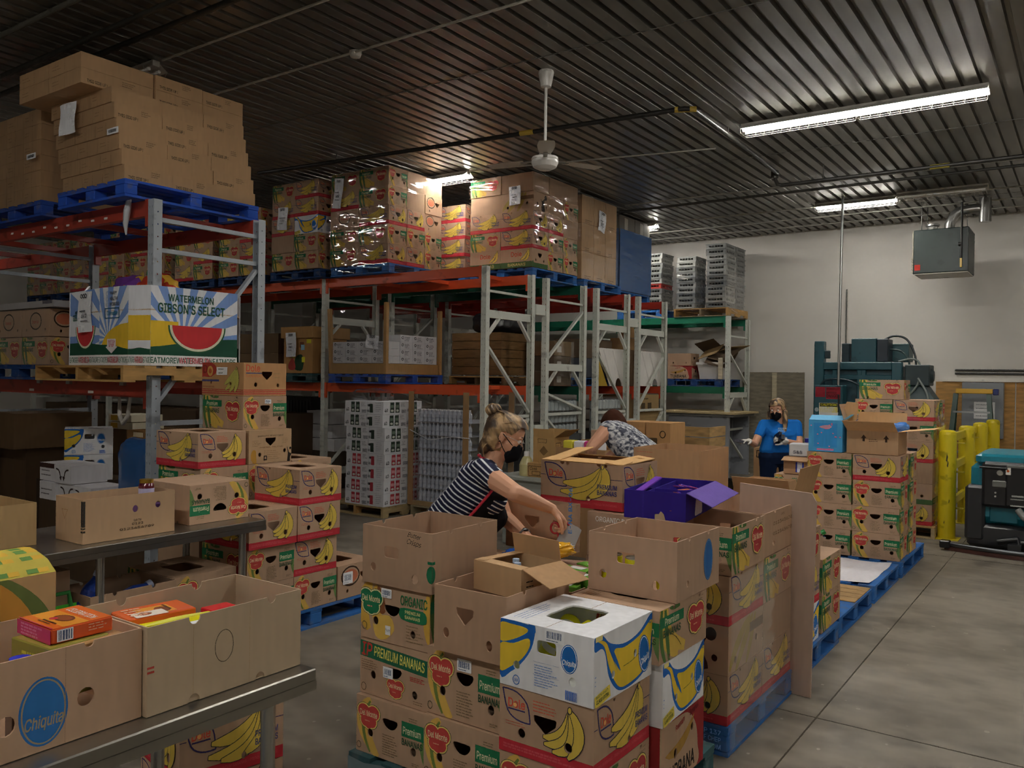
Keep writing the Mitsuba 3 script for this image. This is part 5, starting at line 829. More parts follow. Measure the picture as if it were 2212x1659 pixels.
def foot(L, ph=0): return [(R_(0, 0, L, .085), 'f0f0ee'), (TX('EATMOREWATERMELONEATMORE', .0+ph, .022, .045, L*.98), '2a5a48'), (TX('WATERMELON', L*.31+ph, .021, .048, L*.36), 'c85560')]
def melon(cx, cy, rx_, ry_): 
    h = R_(cx-2, cy-2, cx+2, cy); return [(E_(cx, cy, rx_, ry_, 14).intersection(h), '2e5a3c'), (E_(cx, cy, rx_*.95, ry_*.94, 14).intersection(h), 'e6e4c8'), (E_(cx, cy, rx_*.87, ry_*.85, 14).intersection(h), 'c83a3e')]
binface((3.765, 7.42), (3.67, 6.76), lambda L: [(rays(L*1.4, .25, L, 16), SKY), (slab_(L, .19, .17), '1d4a38'), *foot(L), (TX('WATERMELON', .12, .44, .03, .2), '1f4a3a'), (TX("GIBSON'S", .07, .385, .05, .25), '1f4a3a'), *melon(.36, .33, .22, .20)])
binface((3.67, 6.76), (3.67, 6.33), lambda L: [(rays(L*.3, .22, L, 16, .2), SKY), (E_(L*1.0, .12, .40, .22), 'e8c23a'), (slab_(L, .17, .13), '1d4a38'), *foot(L), (TX('HAPPY', .16, .575, .028, .10), '55585e'), (TX('HEALTHY', .16, .53, .028, .12), '55585e'), (TX('HYDRATED', .16, .485, .028, .14), '55585e'), (E_(.12, .585, .014, .018).exterior.buffer(.003), '9fb6d8'), (E_(.12, .54, .014, .018).exterior.buffer(.003), '9fb6d8'), (E_(.12, .495, .012, .018).exterior.buffer(.003), '9fb6d8'), (R_(.09, .385, .30, .465).exterior.buffer(.004), '2f5f80'), (TX('ClimaBin', .12, .41, .032, .165), '2f7a9a'), (P_((.12, .105), (.27, .105), (.27, .165), (.30, .165), (.195, .21), (.09, .165), (.12, .165)) if 0 else P_((.13, .215), (.26, .215), (.26, .155), (.285, .15), (.195, .095), (.105, .15), (.13, .155)), 'f0e8ea'), (TX('WATCH', .145, .18, .024, .10), 'c0304a'), (TX('STEP', .155, .15, .024, .08), 'c0304a')])
binface((3.67, 6.33), (3.74, 6.13), lambda L: [(R_(0, .2, L, .40), 'e8c23a'), (slab_(L, .13, .13), '1d4a38'), *foot(L)])
binface((3.74, 6.13), (4.55, 6.13), lambda L: [(rays(L*.35, .2, L, 20), SKY), (R_(0, .1, L*.3, .36), 'e8c23a'), (slab_(L, .15, .24), '1d4a38'), *foot(L), (TX('WATERMELON', .15, .525, .055, .42), '1f4a3a'), (TX("GIBSON'S SELECT", .06, .43, .072, .62), '1f4a3a'), *melon(.42, .33, .27, .22)])
for i in (4, 5, 6): binface(fp[i-1], fp[i], lambda L: [(slab_(L, .17, .17), '1d4a38')])
binface((4.55, 6.13), (4.72, 6.33), lambda L: []) if 0 else None
binface((4.72, 6.33), (4.55, 6.13), lambda L: [(slab_(L, .2, .2), '1d4a38')]) if 0 else None
m.ext(Polygon(fp), .01, 'b89a70', [0, 0, z0+.45], [1, 0, 0], [0, 1, 0]); m.put(k, 'card'); lab(k, "white and blue bulk bin with watermelon slices and sun rays on the left rack", 'bin'); paper(3.68, 7.12, 2.14, .22, .34, 'white notice hanging on the left of the watermelon bin', 0, .04)
for i, (x, y, c, s) in enumerate(((3.95, 6.72, '6a3a8a', 'purple and yellow'), (4.0, 6.45, 'b8402c', 'red and yellow'))):
    b = nk('snack_bag'); bl = trimesh.creation.icosphere(3, 1.); v = np.array(bl.vertices); v = v*(.75+.5*meshkit.fbm(v*3, 3, 5+i))[:, None]*[.16, .2, .17]; v[:, 2] = np.maximum(v[:, 2], -.11); MB().add(v+[x, y, 2.47], bl.faces, c).put(b+'__body', 'gloss'); f = bl.faces[(meshkit.noise(v*9, 3)[bl.faces].mean(1) > .58)]; MB().add(v*1.012+[x, y, 2.47], f, 'd8a83a').put(b+'__print', 'gloss'); lab(b, f'{s} crumpled snack bag sticking out of the watermelon bin', 'bag')
pallet(3.62, 7.55, 1.733, 1.2, 1.15, 'dark blue pallet with two tan cartons at the left, middle level of the left rack', '1d3f78', h=.135)
for l in range(2):
    for j in range(2): ctn('dm' if l == 0 else 'oval', 's', 3.69, 7.60+.52*j+.03, 1.87+.255*l, .40, .51, .25, f"{['lower', 'upper'][l]} {['right', 'left'][j]} one beside the watermelon bin, middle level of the left rack", kind='full', a=0)
MB().bx([3.66, 7.50, 2.382], [4.6, 8.75, 2.44], '9d9a9a').flat(lines(.1, .01, .3, .04, 1, .03, 5), '55525a', [3.66, 7.8, 2.385], [0, -1, 0], [0, 0, 1], .001).put('grey_tray_lid', 'card'); lab('grey_tray_lid', 'long pale grey tray lid over the two tan cartons beside the watermelon bin', 'lid')
film(3.67, 7.62, 4.6, 8.70, 1.88, 2.37, 'loose plastic wrap over the tan cartons beside the watermelon bin', .014, 73, 'x')
# lower level of the left rack
def plainbox(lo, hi, c, label, arts=(), name='plain_carton', mat='card', cat='carton', R=None, bev=0):
    k = nk(name); m = MB().bx(lo, hi, c, R, bev=bev); lo, hi = np.array(lo, float), np.array(hi, float)
    for i, (s, g, cc) in enumerate(arts):
        O, U = ((lo[0], hi[1], lo[2]), (0, -1, 0)) if s == 'x' else ((lo[0], lo[1], lo[2]), (1, 0, 0)); m.flat(g, cc, O, U, (0, 0, 1), .001+.0003*i)
    m.put(k, mat); return lab(k, label, cat)
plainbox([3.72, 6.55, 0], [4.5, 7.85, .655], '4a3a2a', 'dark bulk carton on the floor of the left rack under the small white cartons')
arrow = lambda w: [('x', ST(.014, (w*.12, .125), (w*.3, .11), (w*.40, .05)), '3a2c28'), ('x', P_((w*.33, .055), (w*.48, .065), (w*.42, .02)), '3a2c28'), ('x', ST(.014, (w*.88, .125), (w*.7, .11), (w*.60, .05)), '3a2c28'), ('x', P_((w*.67, .055), (w*.52, .065), (w*.58, .02)), '3a2c28')]
for i, (y, z, s) in enumerate(((7.56, .658, 'bottom left'), (7.26, .658, 'bottom middle, with two curved arrows'), (6.96, .658, 'bottom right, with two curved arrows'), (7.60, .822, 'top left, with torn dark edge'), (7.30, .822, 'top right, with two curved arrows'))):
    w = .285; plainbox([3.72+.02*(i % 2), y, z], [4.05, y+w, z+.158], 'dcdadd', f'small white carton, {s}, low in the left rack', arrow(w) if 'arrows' in s else [('x', lines(.03, .05, .24, .09, 2, .01, i), '6a6468')]+([('x', R_(0, .115, w, .158), '3a2420')] if 'torn' in s else []), 'white_carton')
for l in range(2):
    kk = ctn('white', 'e', 4.12, 7.92, .76+.252*l, .40, .42, .25, ['lower', 'upper'][l]+' of two low in the left rack', kind='full', a=62)
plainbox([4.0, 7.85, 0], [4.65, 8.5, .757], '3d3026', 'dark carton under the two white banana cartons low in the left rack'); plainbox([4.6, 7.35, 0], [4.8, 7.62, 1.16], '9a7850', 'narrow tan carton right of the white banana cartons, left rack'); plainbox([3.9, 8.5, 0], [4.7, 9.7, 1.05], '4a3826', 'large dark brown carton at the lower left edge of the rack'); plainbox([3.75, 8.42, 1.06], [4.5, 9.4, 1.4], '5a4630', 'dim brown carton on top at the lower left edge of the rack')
for i in range(2): plainbox([5.4, 9.2+.03*i, 1.44+.09*i-.3], [5.8, 9.72, 1.52+.09*i-.3], 'e8e2c8', f'white and yellow flat carton seen low through the left rack, {["lower", "upper"][i]}', [('x', R_(.05, .01, .2, .07), 'd8b23c')])
plainbox([5.4, 8.6, 0], [6.0, 9.8, 1.138], '6a5236', 'brown stack base behind the left rack')
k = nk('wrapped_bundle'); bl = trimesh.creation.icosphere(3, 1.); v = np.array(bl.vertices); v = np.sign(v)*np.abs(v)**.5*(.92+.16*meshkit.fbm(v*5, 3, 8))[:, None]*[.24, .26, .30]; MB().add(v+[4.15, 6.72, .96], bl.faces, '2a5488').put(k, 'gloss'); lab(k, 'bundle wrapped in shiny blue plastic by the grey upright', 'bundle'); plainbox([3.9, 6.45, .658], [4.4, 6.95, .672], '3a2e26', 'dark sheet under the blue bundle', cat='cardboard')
plainbox([4.0, 6.55, 1.235], [4.3, 6.9, 1.31], '7a5a34', 'small brown carton on the blue wrapped bundle', [('x', R_(.1, .02, .25, .06), 'c8b898')])
m = MB().tube([[3.86, 6.78, 1.60], [3.85, 6.76, 1.45], [3.85, 6.70, 1.38], [3.85, 6.63, 1.45], [3.86, 6.62, 1.60]], [.012, .018, .022, .018, .012], 'b8b4ac', 7).put('hanging_plastic_loop', 'gloss'); lab('hanging_plastic_loop', 'loop of pale plastic hanging under the lower red beam', 'plastic')
# ------------------------------------------------------------------ orange rack, middle level
ZM = 1.708
pallet(8.2, 7.84, ZM, 1.2, 1.12, 'blue pallet under the small white cartons on the orange rack', '2550a8', h=.13)
plainbox([8.2, 7.85, 1.842], [9.3, 8.93, 1.985], 'a98554', 'tan cardboard tray holding the small white cartons on the orange rack')
for l in range(3):
    n = 4
    for j in range(n):
        plainbox([8.23, 7.87+.26*j, 1.99+.1*l], [8.50, 7.87+.26*j+.255, 1.99+.1*l+.098], 'd6d7da', f"small white carton on the orange rack, {['lowest', 'middle', 'upper'][l]} row, {ORD[j] if j else 'nearest'} from the corner post along the front", [('x', E_(.05, .06, .018, .016).exterior.buffer(.005), '3a3c44'), ('x', lines(.09, .02, .2, .07, 4, .007, l*4+j), '6a6c74')], 'small_white_carton')
for l in range(4):
    for i in range(3 if l else 3):
        plainbox([8.51+.26*i, 7.87, 1.99+.1*l], [8.51+.26*i+.255, 8.12, 1.99+.1*l+.098], 'd6d7da', f"small white carton on the orange rack, {['lowest', 'middle', 'upper', 'top'][l]} row, {['first', 'second', 'third'][i]} behind the corner post", [('y', E_(.05, .06, .018, .016).exterior.buffer(.005), '3a3c44'), ('y', lines(.09, .02, .2, .07, 4, .007, l*5+i), '6a6c74')], 'small_white_carton')
for i, (x, y, h, t_) in enumerate(((8.19, 7.83, .97, 0), (8.20, 8.92, .92, -.06), (9.31, 7.83, .93, 0))):
    kk = nk('corner_post'); R = rotaxis([1, 0, 0], t_); MB().bx([x, y, 1.842], [x+.006, y+.05, 1.842+h], 'b08a58', R).bx([x, y, 1.842], [x+.05, y+.006, 1.842+h], 'b08a58', R).put(kk, 'card'); lab(kk, ['cardboard corner post at the near corner', 'leaning cardboard corner post at the left', 'cardboard corner post at the right rear'][i]+' of the small white cartons, orange rack', 'corner post')
film(8.2, 7.84, 9.32, 8.95, 1.75, 2.72, 'clear plastic wrap between the corner posts on the orange rack', .014, 81, 'xy', dens=34); paper(8.17, 8.20, 2.20, .24, .18, 'white sheet stuck under the wrap on the small white cartons', 0, -.1, True)
k = nk('melon_carton'); m = MB().bx([8.28, 9.38, 1.842], [8.95, 10.02, 2.36], 'ad8350').bx([8.25, 9.34, 2.362], [8.98, 10.06, 2.53], 'ae8654')
for g, c in ((C_((.13, .05), (.24, .05), (.26, .12), (.19, .22), (.10, .12), n=3), 'a03a34'), (C_((.24, .06), (.40, .04), (.44, .16), (.40, .27), (.28, .25), (.24, .16), n=4), '22402a'), (R_(.05, .3, .15, .44), '8a4a30'), (R_(.35, .38, .44, .46), '7a4a34'), (E_(.22, .28, .045, .05), 'e8e03a'), (R_(.40, .16, .47, .24), 'e8e03a'), (R_(.38, .34, .46, .42), '9cc8dc'), (R_(.5, .44, .6, .50), 'c8c22a')): m.flat(g, c, [8.28, 10.02, 1.842], [0, -1, 0], [0, 0, 1], .001+.0002*(c > '8'))
m.put(k, 'card'); lab(k, 'tan lidded melon carton with round yellow stickers on the orange rack', 'carton'); paper(8.235, 9.92, 2.08, .22, .36, 'white notice on the tan lidded melon carton', 3, .02); pallet(8.2, 9.3, ZM, 1.0, 1.0, 'dark teal pallet under the lidded melon carton', '2a4a4c', h=.13)
k = nk('slatted_bin')
for i in range(5): MB().bx([9.62, 6.95, 1.85+.125*i], [9.64, 7.85, 1.965+.125*i], '6a5030').put(pk(k, 'slat'), 'wood'); MB().bx([9.64, 6.95, 1.85+.125*i], [10.5, 6.97, 1.965+.125*i], '6a5030').put(pk(k, 'slat'), 'wood')
MB().bx([9.645, 6.975, 1.85], [10.5, 7.85, 2.44], '54402a').put(k+'__inner_box', 'wood'); lab(k, 'dark wooden slatted bin on the green beamed rack, behind the pale frame', 'bin'); pallet(9.62, 6.9, ZM-.005, .95, 1.0, 'dark wooden pallet under the slatted bin', '5a4630', 'wood', h=.13)
blk = lambda x, y, z, dx, dy, dz, s, seed: (lambda k, bl, v: (MB().add(np.sign(v)*np.abs(v)**.6*(.9+.2*meshkit.fbm(v*4, 3, seed))[:, None]*[dx, dy, dz]+[x, y, z], bl.faces, '1c1d20').put(k, 'gloss'), lab(k, s, 'bundle')))(nk('black_wrapped_load'), (b_ := trimesh.creation.icosphere(3, 1.)), np.array(b_.vertices))
blk(10.15, 7.3, 2.62, .45, .35, .175, 'black plastic covering over the slatted bin', 3)
pallet(11.1, 6.45, ZM-.005, 1.05, 1.1, 'blue pallet on the middle level of the red beamed rack', h=.13)
for l in range(2):
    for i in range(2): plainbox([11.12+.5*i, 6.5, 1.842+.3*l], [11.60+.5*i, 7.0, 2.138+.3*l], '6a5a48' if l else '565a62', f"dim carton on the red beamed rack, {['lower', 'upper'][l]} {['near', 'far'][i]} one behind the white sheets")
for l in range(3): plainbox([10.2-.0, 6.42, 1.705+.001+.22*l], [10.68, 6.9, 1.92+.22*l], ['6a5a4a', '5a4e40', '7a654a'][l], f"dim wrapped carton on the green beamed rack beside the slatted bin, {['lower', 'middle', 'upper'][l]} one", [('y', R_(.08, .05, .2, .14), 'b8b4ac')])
film(10.19, 6.41, 10.69, 6.92, 1.72, 2.36, 'plastic wrap on the dim cartons of the green beamed rack', .012, 83, 'xy')
for i, (a, b, sk) in enumerate(((11.42, 12.30, .32), (12.78, 13.72, -.02))):
    pg = Polygon([(0, .6), (b-a-.02, .6), (b-a, 0), (max(sk, 0.01), 0)]).difference(unary_union([E_(.62, .0, .11, .13, 6), E_(.9 if i else 2., 0, .08, .1, 6)])); kk = nk('white_sheet'); m = MB().ext(pg, .012, 'e4e0da', [a, 6.33, 1.706], [1, 0, 0], [0, .06, 1])
    for q in range(2): m.flat(affinity.rotate(R_(.25+.3*q, .05, .29+.3*q, .6), 25).intersection(pg.buffer(-.01)), 'd0ccc6', [a, 6.33, 1.706], [1, 0, 0], [0, .06, 1], .001)
    m.put(kk, 'card'); lab(kk, f"{['left', 'right'][i]} one of two white sheets with arched cut-outs leaning in the red beamed racks", 'sheet')
MB().ext(P_((0, 0), (.3, 0), (-.0, .42), (-.08, .3)), .01, 'b89a3a', [11.38, 6.34, 1.706], [1, 0, 0], [0, 0, 1]).put('yellow_sheet', 'card'); lab('yellow_sheet', 'yellow printed sheet left of the leaning white sheets', 'sheet')
for i, (x, y, z, d) in enumerate(((12.6, 6.5, 2.32, .3), (12.95, 6.6, 2.32, .26), (12.7, 6.5, 2.53, .2))): plainbox([x, y, z], [x+d, y+d, z+.2], 'a8845a', f"small tan carton heaped on the farthest red rack, {['left', 'right', 'top'][i]} one")
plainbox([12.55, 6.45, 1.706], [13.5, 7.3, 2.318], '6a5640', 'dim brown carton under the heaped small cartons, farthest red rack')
# ------------------------------------------------------------------ orange rack, floor level: white snack cartons and bottled water
pallet(7.70, 7.38, 0, .85, 1.02, 'pale wooden pallet under the white snack cartons', 'a8946c', 'wood', h=.138)
def snackbox(x, y, z, dx, dy, dz, long_y, green, label):
    k = nk('snack_carton'); m = MB().bx([x, y, z], [x+dx, y+dy, z+dz-.002], 'dcdde0'); bag = '2c3a30' if green else 'a83a44'
    def longside(w): 
        a = [(lines(w*.74, dz*.62, w*.97, dz*.85, 3, .006, 3), '50525a'), (R_(w*.78, dz*.1, w*.97, dz*.32).exterior.buffer(.002), '50525a'), (bars(w*.79, dz*.12, w*.96, dz*.3, 3), '6a6c74'), (TX('40', w*.06, dz*.15, dz*.25, w*.14, True, 0, .2), '2c2c30')]
        for q in (.28, .50): a += [(P_((w*q, dz*.12), (w*(q+.18), dz*.12), (w*(q+.17), dz*.92), (w*(q+.01), dz*.92)), bag), (R_(w*(q+.02), dz*.5, w*(q+.16), dz*.72), '6a7a6c' if green else 'd8a0a4'), (E_(w*(q+.09), dz*.28, w*.06, dz*.09), 'c8ccc4')]
        return a
    def endside(w): return [(P_((w*.12, dz*.12), (w*.34, dz*.12), (w*.33, dz*.8), (w*.13, dz*.8)), bag), (E_(w*.08, dz*.68, w*.06, dz*.1), '2c2c30'), (E_(w*.05, dz*.25, w*.05, dz*.1), '8a8c90'), (lines(w*.5, dz*.25, w*.9, dz*.85, 5, .005, 6), '8a8c94')]
    for (O, U, w, f) in (([x, y+dy, z], [0, -1, 0], dy, longside if long_y else endside), ([x, y, z], [1, 0, 0], dx, endside if long_y else longside)):
        for i, (g, c) in enumerate(f(w)): m.flat(g, c, O, U, [0, 0, 1], .0008+.0003*i)
    m.put(k, 'card'); return lab(k, label, 'carton')
for l in range(8):
    z = .14+.1685*l; g = l > 3; c_ = 'green' if g else 'red'; sh = [0, 0, .01, .015, .0, .01, -.03, -.02][l]
    snackbox(7.715, 7.39-sh, z, .44, .275, .168, False, g, f"white carton with {c_} snack bags, near corner column, {LN[l]} layer up")
    snackbox(7.71, 7.67+.005-sh, z, .28, .40, .168, True, g, f"white carton with {c_} snack bags, left column, {LN[l]} layer up")
    snackbox(8.16, 7.40-sh, z, .30, .40, .168, False, g, f"white carton with {c_} snack bags, rear column beside the aisle, {LN[l]} layer up")
m = MB(); bl = trimesh.creation.icosphere(3, 1.); v = np.array(bl.vertices)*(.7+.6*meshkit.fbm(np.array(bl.vertices)*3, 3, 4))[:, None]*[.2, .35, .09]; m.add(v+[7.95, 7.85, 1.56], bl.faces, 'ffffff').put('loose_film_bunch', 'film'); lab('loose_film_bunch', 'bunched clear film lying on top of the white snack cartons', 'plastic wrap')
pallet(8.12, 6.34, 0, 1.05, .95, 'grey weathered pallet under the bottled water', '8f8468', 'wood', h=.138)
MB().bx([8.14, 6.36, .14], [8.16, 7.27, .20], 'a58a62').bx([8.14, 6.36, .14], [9.1, 6.38, .2], 'a58a62').put('bottle_tray_rim', 'card'); lab('bottle_tray_rim', 'cardboard rim round the foot of the bottled water', 'cardboard')
bb = MB().lathe([(0, 0), (.030, 0), (.032, .01), (.027, .05), (.032, .06), (.032, .10), (.012, .14), (.012, .145)], 'b4bac6', 8).dict('gloss'); bc = MB().lathe([(.014, .145), (.014, .163), (0, .163)], 'f0f1f4', 6).dict('plast')
for l in range(7):
    kk = nk('layer_sheet'); MB().bx([8.17, 6.39, .20+.172*l-.0035], [9.1, 7.25, .20+.172*l-.001], 'a8adb6').put(kk, 'plast'); lab(kk, f"grey sheet under the {LN[l]} layer of bottled water", 'sheet')
    for q in range(2):
        for j in range(12):
            if q == 1 and l < 6 and j % 1: continue
            k = nk('water_bottle'); w = T().translate([8.21+.068*q, 6.43+.0695*j+.02*q, .20+.172*l]); scene[k+'__body'] = {**bb, 'to_world': w}; scene[k+'__cap'] = {**bc, 'to_world': w}; lab(k, f"clear water bottle with white cap in the {LN[l]} layer of the wrapped water pallet", 'bottle', f"water bottles, {LN[l]} layer")
for i, (x, y) in enumerate(((8.135, 7.27), (8.135, 6.36), (9.12, 6.36))): kk = nk('corner_post'); MB().bx([x, y-.06*(i > 0)+.06*(i > 0), .14], [x+.006, y+.09, 1.62], 'a5835a').put(kk, 'card'); lab(kk, ['leaning tan corner post at the left of the bottled water', 'tan corner post at the right of the bottled water', 'rear tan corner post of the bottled water'][i], 'corner post')
film(8.15, 6.37, 9.1, 7.29, .15, 1.60, 'clear plastic wrap round the bottled water, torn at the top', .014, 84, 'xy', dens=30)
MB().tube([[8.12, 7.32, 1.12], [8.13, 7.0, 1.0], [8.13, 6.6, 1.06], [8.13, 6.34, 1.05]], .006, 'e4e6ea', 5).put('white_strap', 'plast'); lab('white_strap', 'white strap across the wrapped bottled water', 'strap')
for i, (z, h) in enumerate(((.60, .20), (.81, .21), (1.03, .21))): plainbox([9.2, 9.9+.05*i, z], [9.6, 10.55-.0*i, z+h-.002], 'd6d6d6', f"white carton behind the pale post, {['lowest', 'middle', 'top'][i]} of three", [('x', E_(.12, .12, .03, .03), '2a2a2e')] if i == 2 else [])
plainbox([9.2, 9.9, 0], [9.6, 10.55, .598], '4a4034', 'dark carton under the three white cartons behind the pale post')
for i in range(4):
    for j in range(3):
        k = nk('black_crate'); m = MB().bx([9.45, 10.75+.40*j, .02+.36*i], [9.85, 11.14+.40*j, .37+.36*i], '17191c', bev=.01)
        for q in range(4): m.bx([9.44, 10.80+.40*j+.08*q, .07+.36*i], [9.452, 10.85+.40*j+.08*q, .30+.36*i], '24272b')
        m.put(k, 'plast'); lab(k, f"black ribbed crate in the dark stack behind the orange rack, {['lowest', 'second', 'third', 'top'][i]} row, {['nearest', 'middle', 'far'][j]} one", 'crate')
# glass jars under the far racks
jb = MB().lathe([(0, 0), (.042, 0), (.045, .01), (.045, .12), (.034, .14)], 'b8c0c0', 10).dict('gloss'); jl = MB().lathe([(.036, .14), (.036, .155), (0, .155)], '8c9296', 8).dict('metal')
for (x, y, n, s) in ((9.75, 6.30, 9, 'green beamed rack'), (11.15, 6.30, 9, 'red beamed rack')):
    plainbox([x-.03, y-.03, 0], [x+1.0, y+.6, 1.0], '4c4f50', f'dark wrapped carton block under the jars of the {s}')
    for l in range(3):
        kk = nk('tray'); MB().bx([x-.02, y-.02, 1.0+.17*l+.002], [x+.99, y+.3, 1.008+.17*l], '55524c').put(kk, 'card'); lab(kk, f"thin tray under the {LN[l]} layer of jars on the floor of the {s}", 'tray')
        for i in range(n):
            k = nk('glass_jar'); w = T().translate([x+.05+.105*i, y+.04, 1.01+.17*l]); scene[k+'__body'] = {**jb, 'to_world': w}; scene[k+'__lid'] = {**jl, 'to_world': w}; lab(k, f"glass jar in the {LN[l]} layer under the {s}", 'jar', f"jars in the {LN[l]} layer under the {s}")
    film(x-.02, y-.02, x+1.0, y+.6, .95, 1.54, f'plastic wrap round the jars under the {s}', .014, int(x*10), 'xy', dens=30)
for l in range(4): plainbox([12.55, 6.3, .0+.39*l], [13.5, 6.9, .388+.39*l], '9a8058', f"tan carton with dark print, {LN[l]} up, on the floor of the farthest red rack", [('y', R_(.25, .1, .4, .25), '4a3c28'), ('y', R_(.5, .1, .65, .25), '4a3c28'), ('y', lines(.2, .3, .7, .32, 1, .02), '5a4830')])
# farther bays of the orange rack, seen through the left rack
for b, y in enumerate((10.45, 11.65, 13.0, 14.25, 15.6, 16.8)):
    pallet(8.2, y, ZT, 1.1, 1.1, f"blue pallet on the orange rack, {LN[b]} beyond the stack with the white banana carton", '1d3a66', h=.13)
    stack(8.18, y+.02, 3.35, 1, 2, .40, .51, .255, [(r.choice((['dm', 'dole'], ['dole', 'dm'], ['dm', 'dm'])), []) for _ in range(4)], f"the {LN[b]} dim stack beyond the white banana carton on the orange rack")
    film(8.18, y+.02, 8.6, y+1.06, 3.37, 4.36, f"plastic wrap on the {LN[b]} dim stack farther along the orange rack", .014, 90+b, 'x', dens=34)
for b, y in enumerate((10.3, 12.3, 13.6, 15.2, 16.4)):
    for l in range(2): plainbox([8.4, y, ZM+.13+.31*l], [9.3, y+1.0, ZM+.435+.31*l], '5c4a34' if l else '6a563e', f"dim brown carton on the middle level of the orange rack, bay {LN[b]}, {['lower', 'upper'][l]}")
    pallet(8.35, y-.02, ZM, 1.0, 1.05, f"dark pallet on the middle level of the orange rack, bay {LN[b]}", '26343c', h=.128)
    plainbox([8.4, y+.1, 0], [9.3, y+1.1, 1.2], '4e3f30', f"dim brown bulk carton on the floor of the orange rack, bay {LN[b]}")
# ------------------------------------------------------------------ people
def sph(p, r, n=12): return m3.Manifold.sphere(r, n).translate([float(c) for c in p])
def hull(*pr): return m3.Manifold.batch_hull([sph(p, r) for p, r in pr])
def uni(L): return m3.Manifold.batch_boolean(L, m3.OpType.Add)
def finish(M, edge=.014, it=8, lamb=.5):
    M = M.refine_to_length(edge) if edge else M; q = M.to_mesh(); t = trimesh.Trimesh(np.array(q.vert_properties[:, :3]), np.array(q.tri_verts), process=False)
    if it: trimesh.smoothing.filter_taubin(t, lamb, .53, it)
    return t
class Fr:                                                  # a frame: local (forward, side, up) to world
    def __init__(s, o, f, u):
        s.o = np.array(o, float); s.f = np.array(f, float); s.f /= np.linalg.norm(s.f); u = np.array(u, float); s.u = u-s.f*(u@s.f); s.u /= np.linalg.norm(s.u); s.s = np.cross(s.u, s.f)
    def __call__(s, a, b=0, c=0): return s.o+s.f*a+s.s*b+s.u*c
def head_parts(F, k=1.):
    h = lambda *a: hull(*[(F(*(np.array(p)*k)), r*k) for p, r in a])
    P = [h(((-.025, 0, .035), .082), ((.025, 0, .035), .074)), h(((.035, .016, -.02), .056), ((.035, -.016, -.02), .056), ((.05, 0, -.078), .034), ((-.01, 0, -.03), .055)), h(((.088, 0, .012), .009), ((.106, 0, -.022), .012), ((.085, 0, -.025), .016)), h(((.088, .012, -.058), .012), ((.088, -.012, -.058), .012))]
    for e in (-1, 1): P += [h(((-.002, e*.078, .012), .010), ((-.006, e*.080, -.022), .008), ((-.016, e*.087, .016), .009), ((-.018, e*.085, -.006), .008)), h(((.083, e*.033, .03), .008), ((.078, e*.05, .026), .008))]
    return P
def eyes(F, key, k=1.):
    m = MB()
    for e in (-1, 1):
        s = trimesh.creation.icosphere(2, .0125*k); m.add(s.vertices+F(.080*k, e*.032*k, .010*k), s.faces, 'f0eeea'); s = trimesh.creation.icosphere(2, .0062*k); m.add(s.vertices+F(.0885*k, e*.032*k, .006*k), s.faces, '2a2018'); m.tube([F(.088*k, e*.018*k, .031*k), F(.090*k, e*.034*k, .036*k), F(.080*k, e*.05*k, .031*k)], .003*k, '5a4030', 5)
    m.put(key, 'skin')
def hand_parts(wr, d, n, side, curl=(.5, .6, .6, .7), thumb=.5, k=1., spread=.06):
    """wr: wrist, d: towards the fingers, n: back of the hand; side +1 when the thumb lies on the d x n side"""
    F = Fr(wr, d, n); P = []; s = side
    base = [(.082, s*.030, 0), (.088, s*.010, .002), (.085, -s*.011, .001), (.078, -s*.030, -.002)]
    P.append(hull((F(.0, s*.018, 0), .020*k), (F(.0, -s*.018, 0), .020*k), (F(.07*k, s*.028*k, 0), .0135*k), (F(.07*k, -s*.026*k, -.002), .0125*k), (F(.03*k, s*.03*k, -.004), .016*k)))
    L = (.070, .078, .073, .056)
    for i, b in enumerate(base):
        p = F(*(np.array(b)*k)); q = F(*(np.array(b)*[.55, .9, 1]*k)); P.append(hull((q, .011*k), (p, .0105*k)))
        a = 0; dirs = F.f*math.cos(spread*(1.5-i)*s)+F.s*math.sin(spread*(1.5-i)*s)
        for j, fr in enumerate((.45, .32, .23)):
            a += curl[i]*(1., 1.15, .8)[j]; v = dirs*math.cos(a)-F.u*math.sin(a); e = p+v*L[i]*fr*k; r0, r1 = (.0098-.0010*j)*k, (.0092-.0012*j)*k; P.append(hull((p, r0), (e, r1))); p = e
    p = F(.018*k, s*.030*k, -.006*k); a = .75
    for j, l in enumerate((.042, .034, .026)):
        v = F.f*math.cos(a)*1.+F.s*s*math.sin(a)*(1-thumb*.5*j*.5)-F.u*(.25+thumb*.35*j); v /= np.linalg.norm(v); e = p+v*l*k; P.append(hull((p, (.0125-.0012*j)*k), (e, (.011-.0012*j)*k))); p = e; a -= .38
    return P, F
SK = 'd6a283'
def t_stripe(p, n, uv):
    ax = mi.Vector3f(.147, -.32, .93); q = mi.Vector3f(p)-mi.Vector3f(3.40, 2.70, 1.0); t = dr.dot(q, ax); fr = dr.dot(q, mi.Vector3f(.574, -.819, 0.)); t = t+.30*fr*dr.abs(fr)+.16*fr
    s = t*38.; s = s-dr.floor(s); return MIX(mi.Color3f(.012, .014, .035), mi.Color3f(.72, .72, .74), S_(.60, .66, s)*(1-S_(.88, .94, s)))
bs('stripe', t_stripe, .85, .15)
def t_speck(p, n, uv):
    a = F_(p.x*42, p.y*42, p.z*42, octaves=3); return MIX(MIX(mi.Color3f(.05, .055, .08), mi.Color3f(.30, .31, .34), S_(.40, .5, a)), mi.Color3f(.62, .62, .62), S_(.55, .62, a))
bs('speck', t_speck, .9, .1)
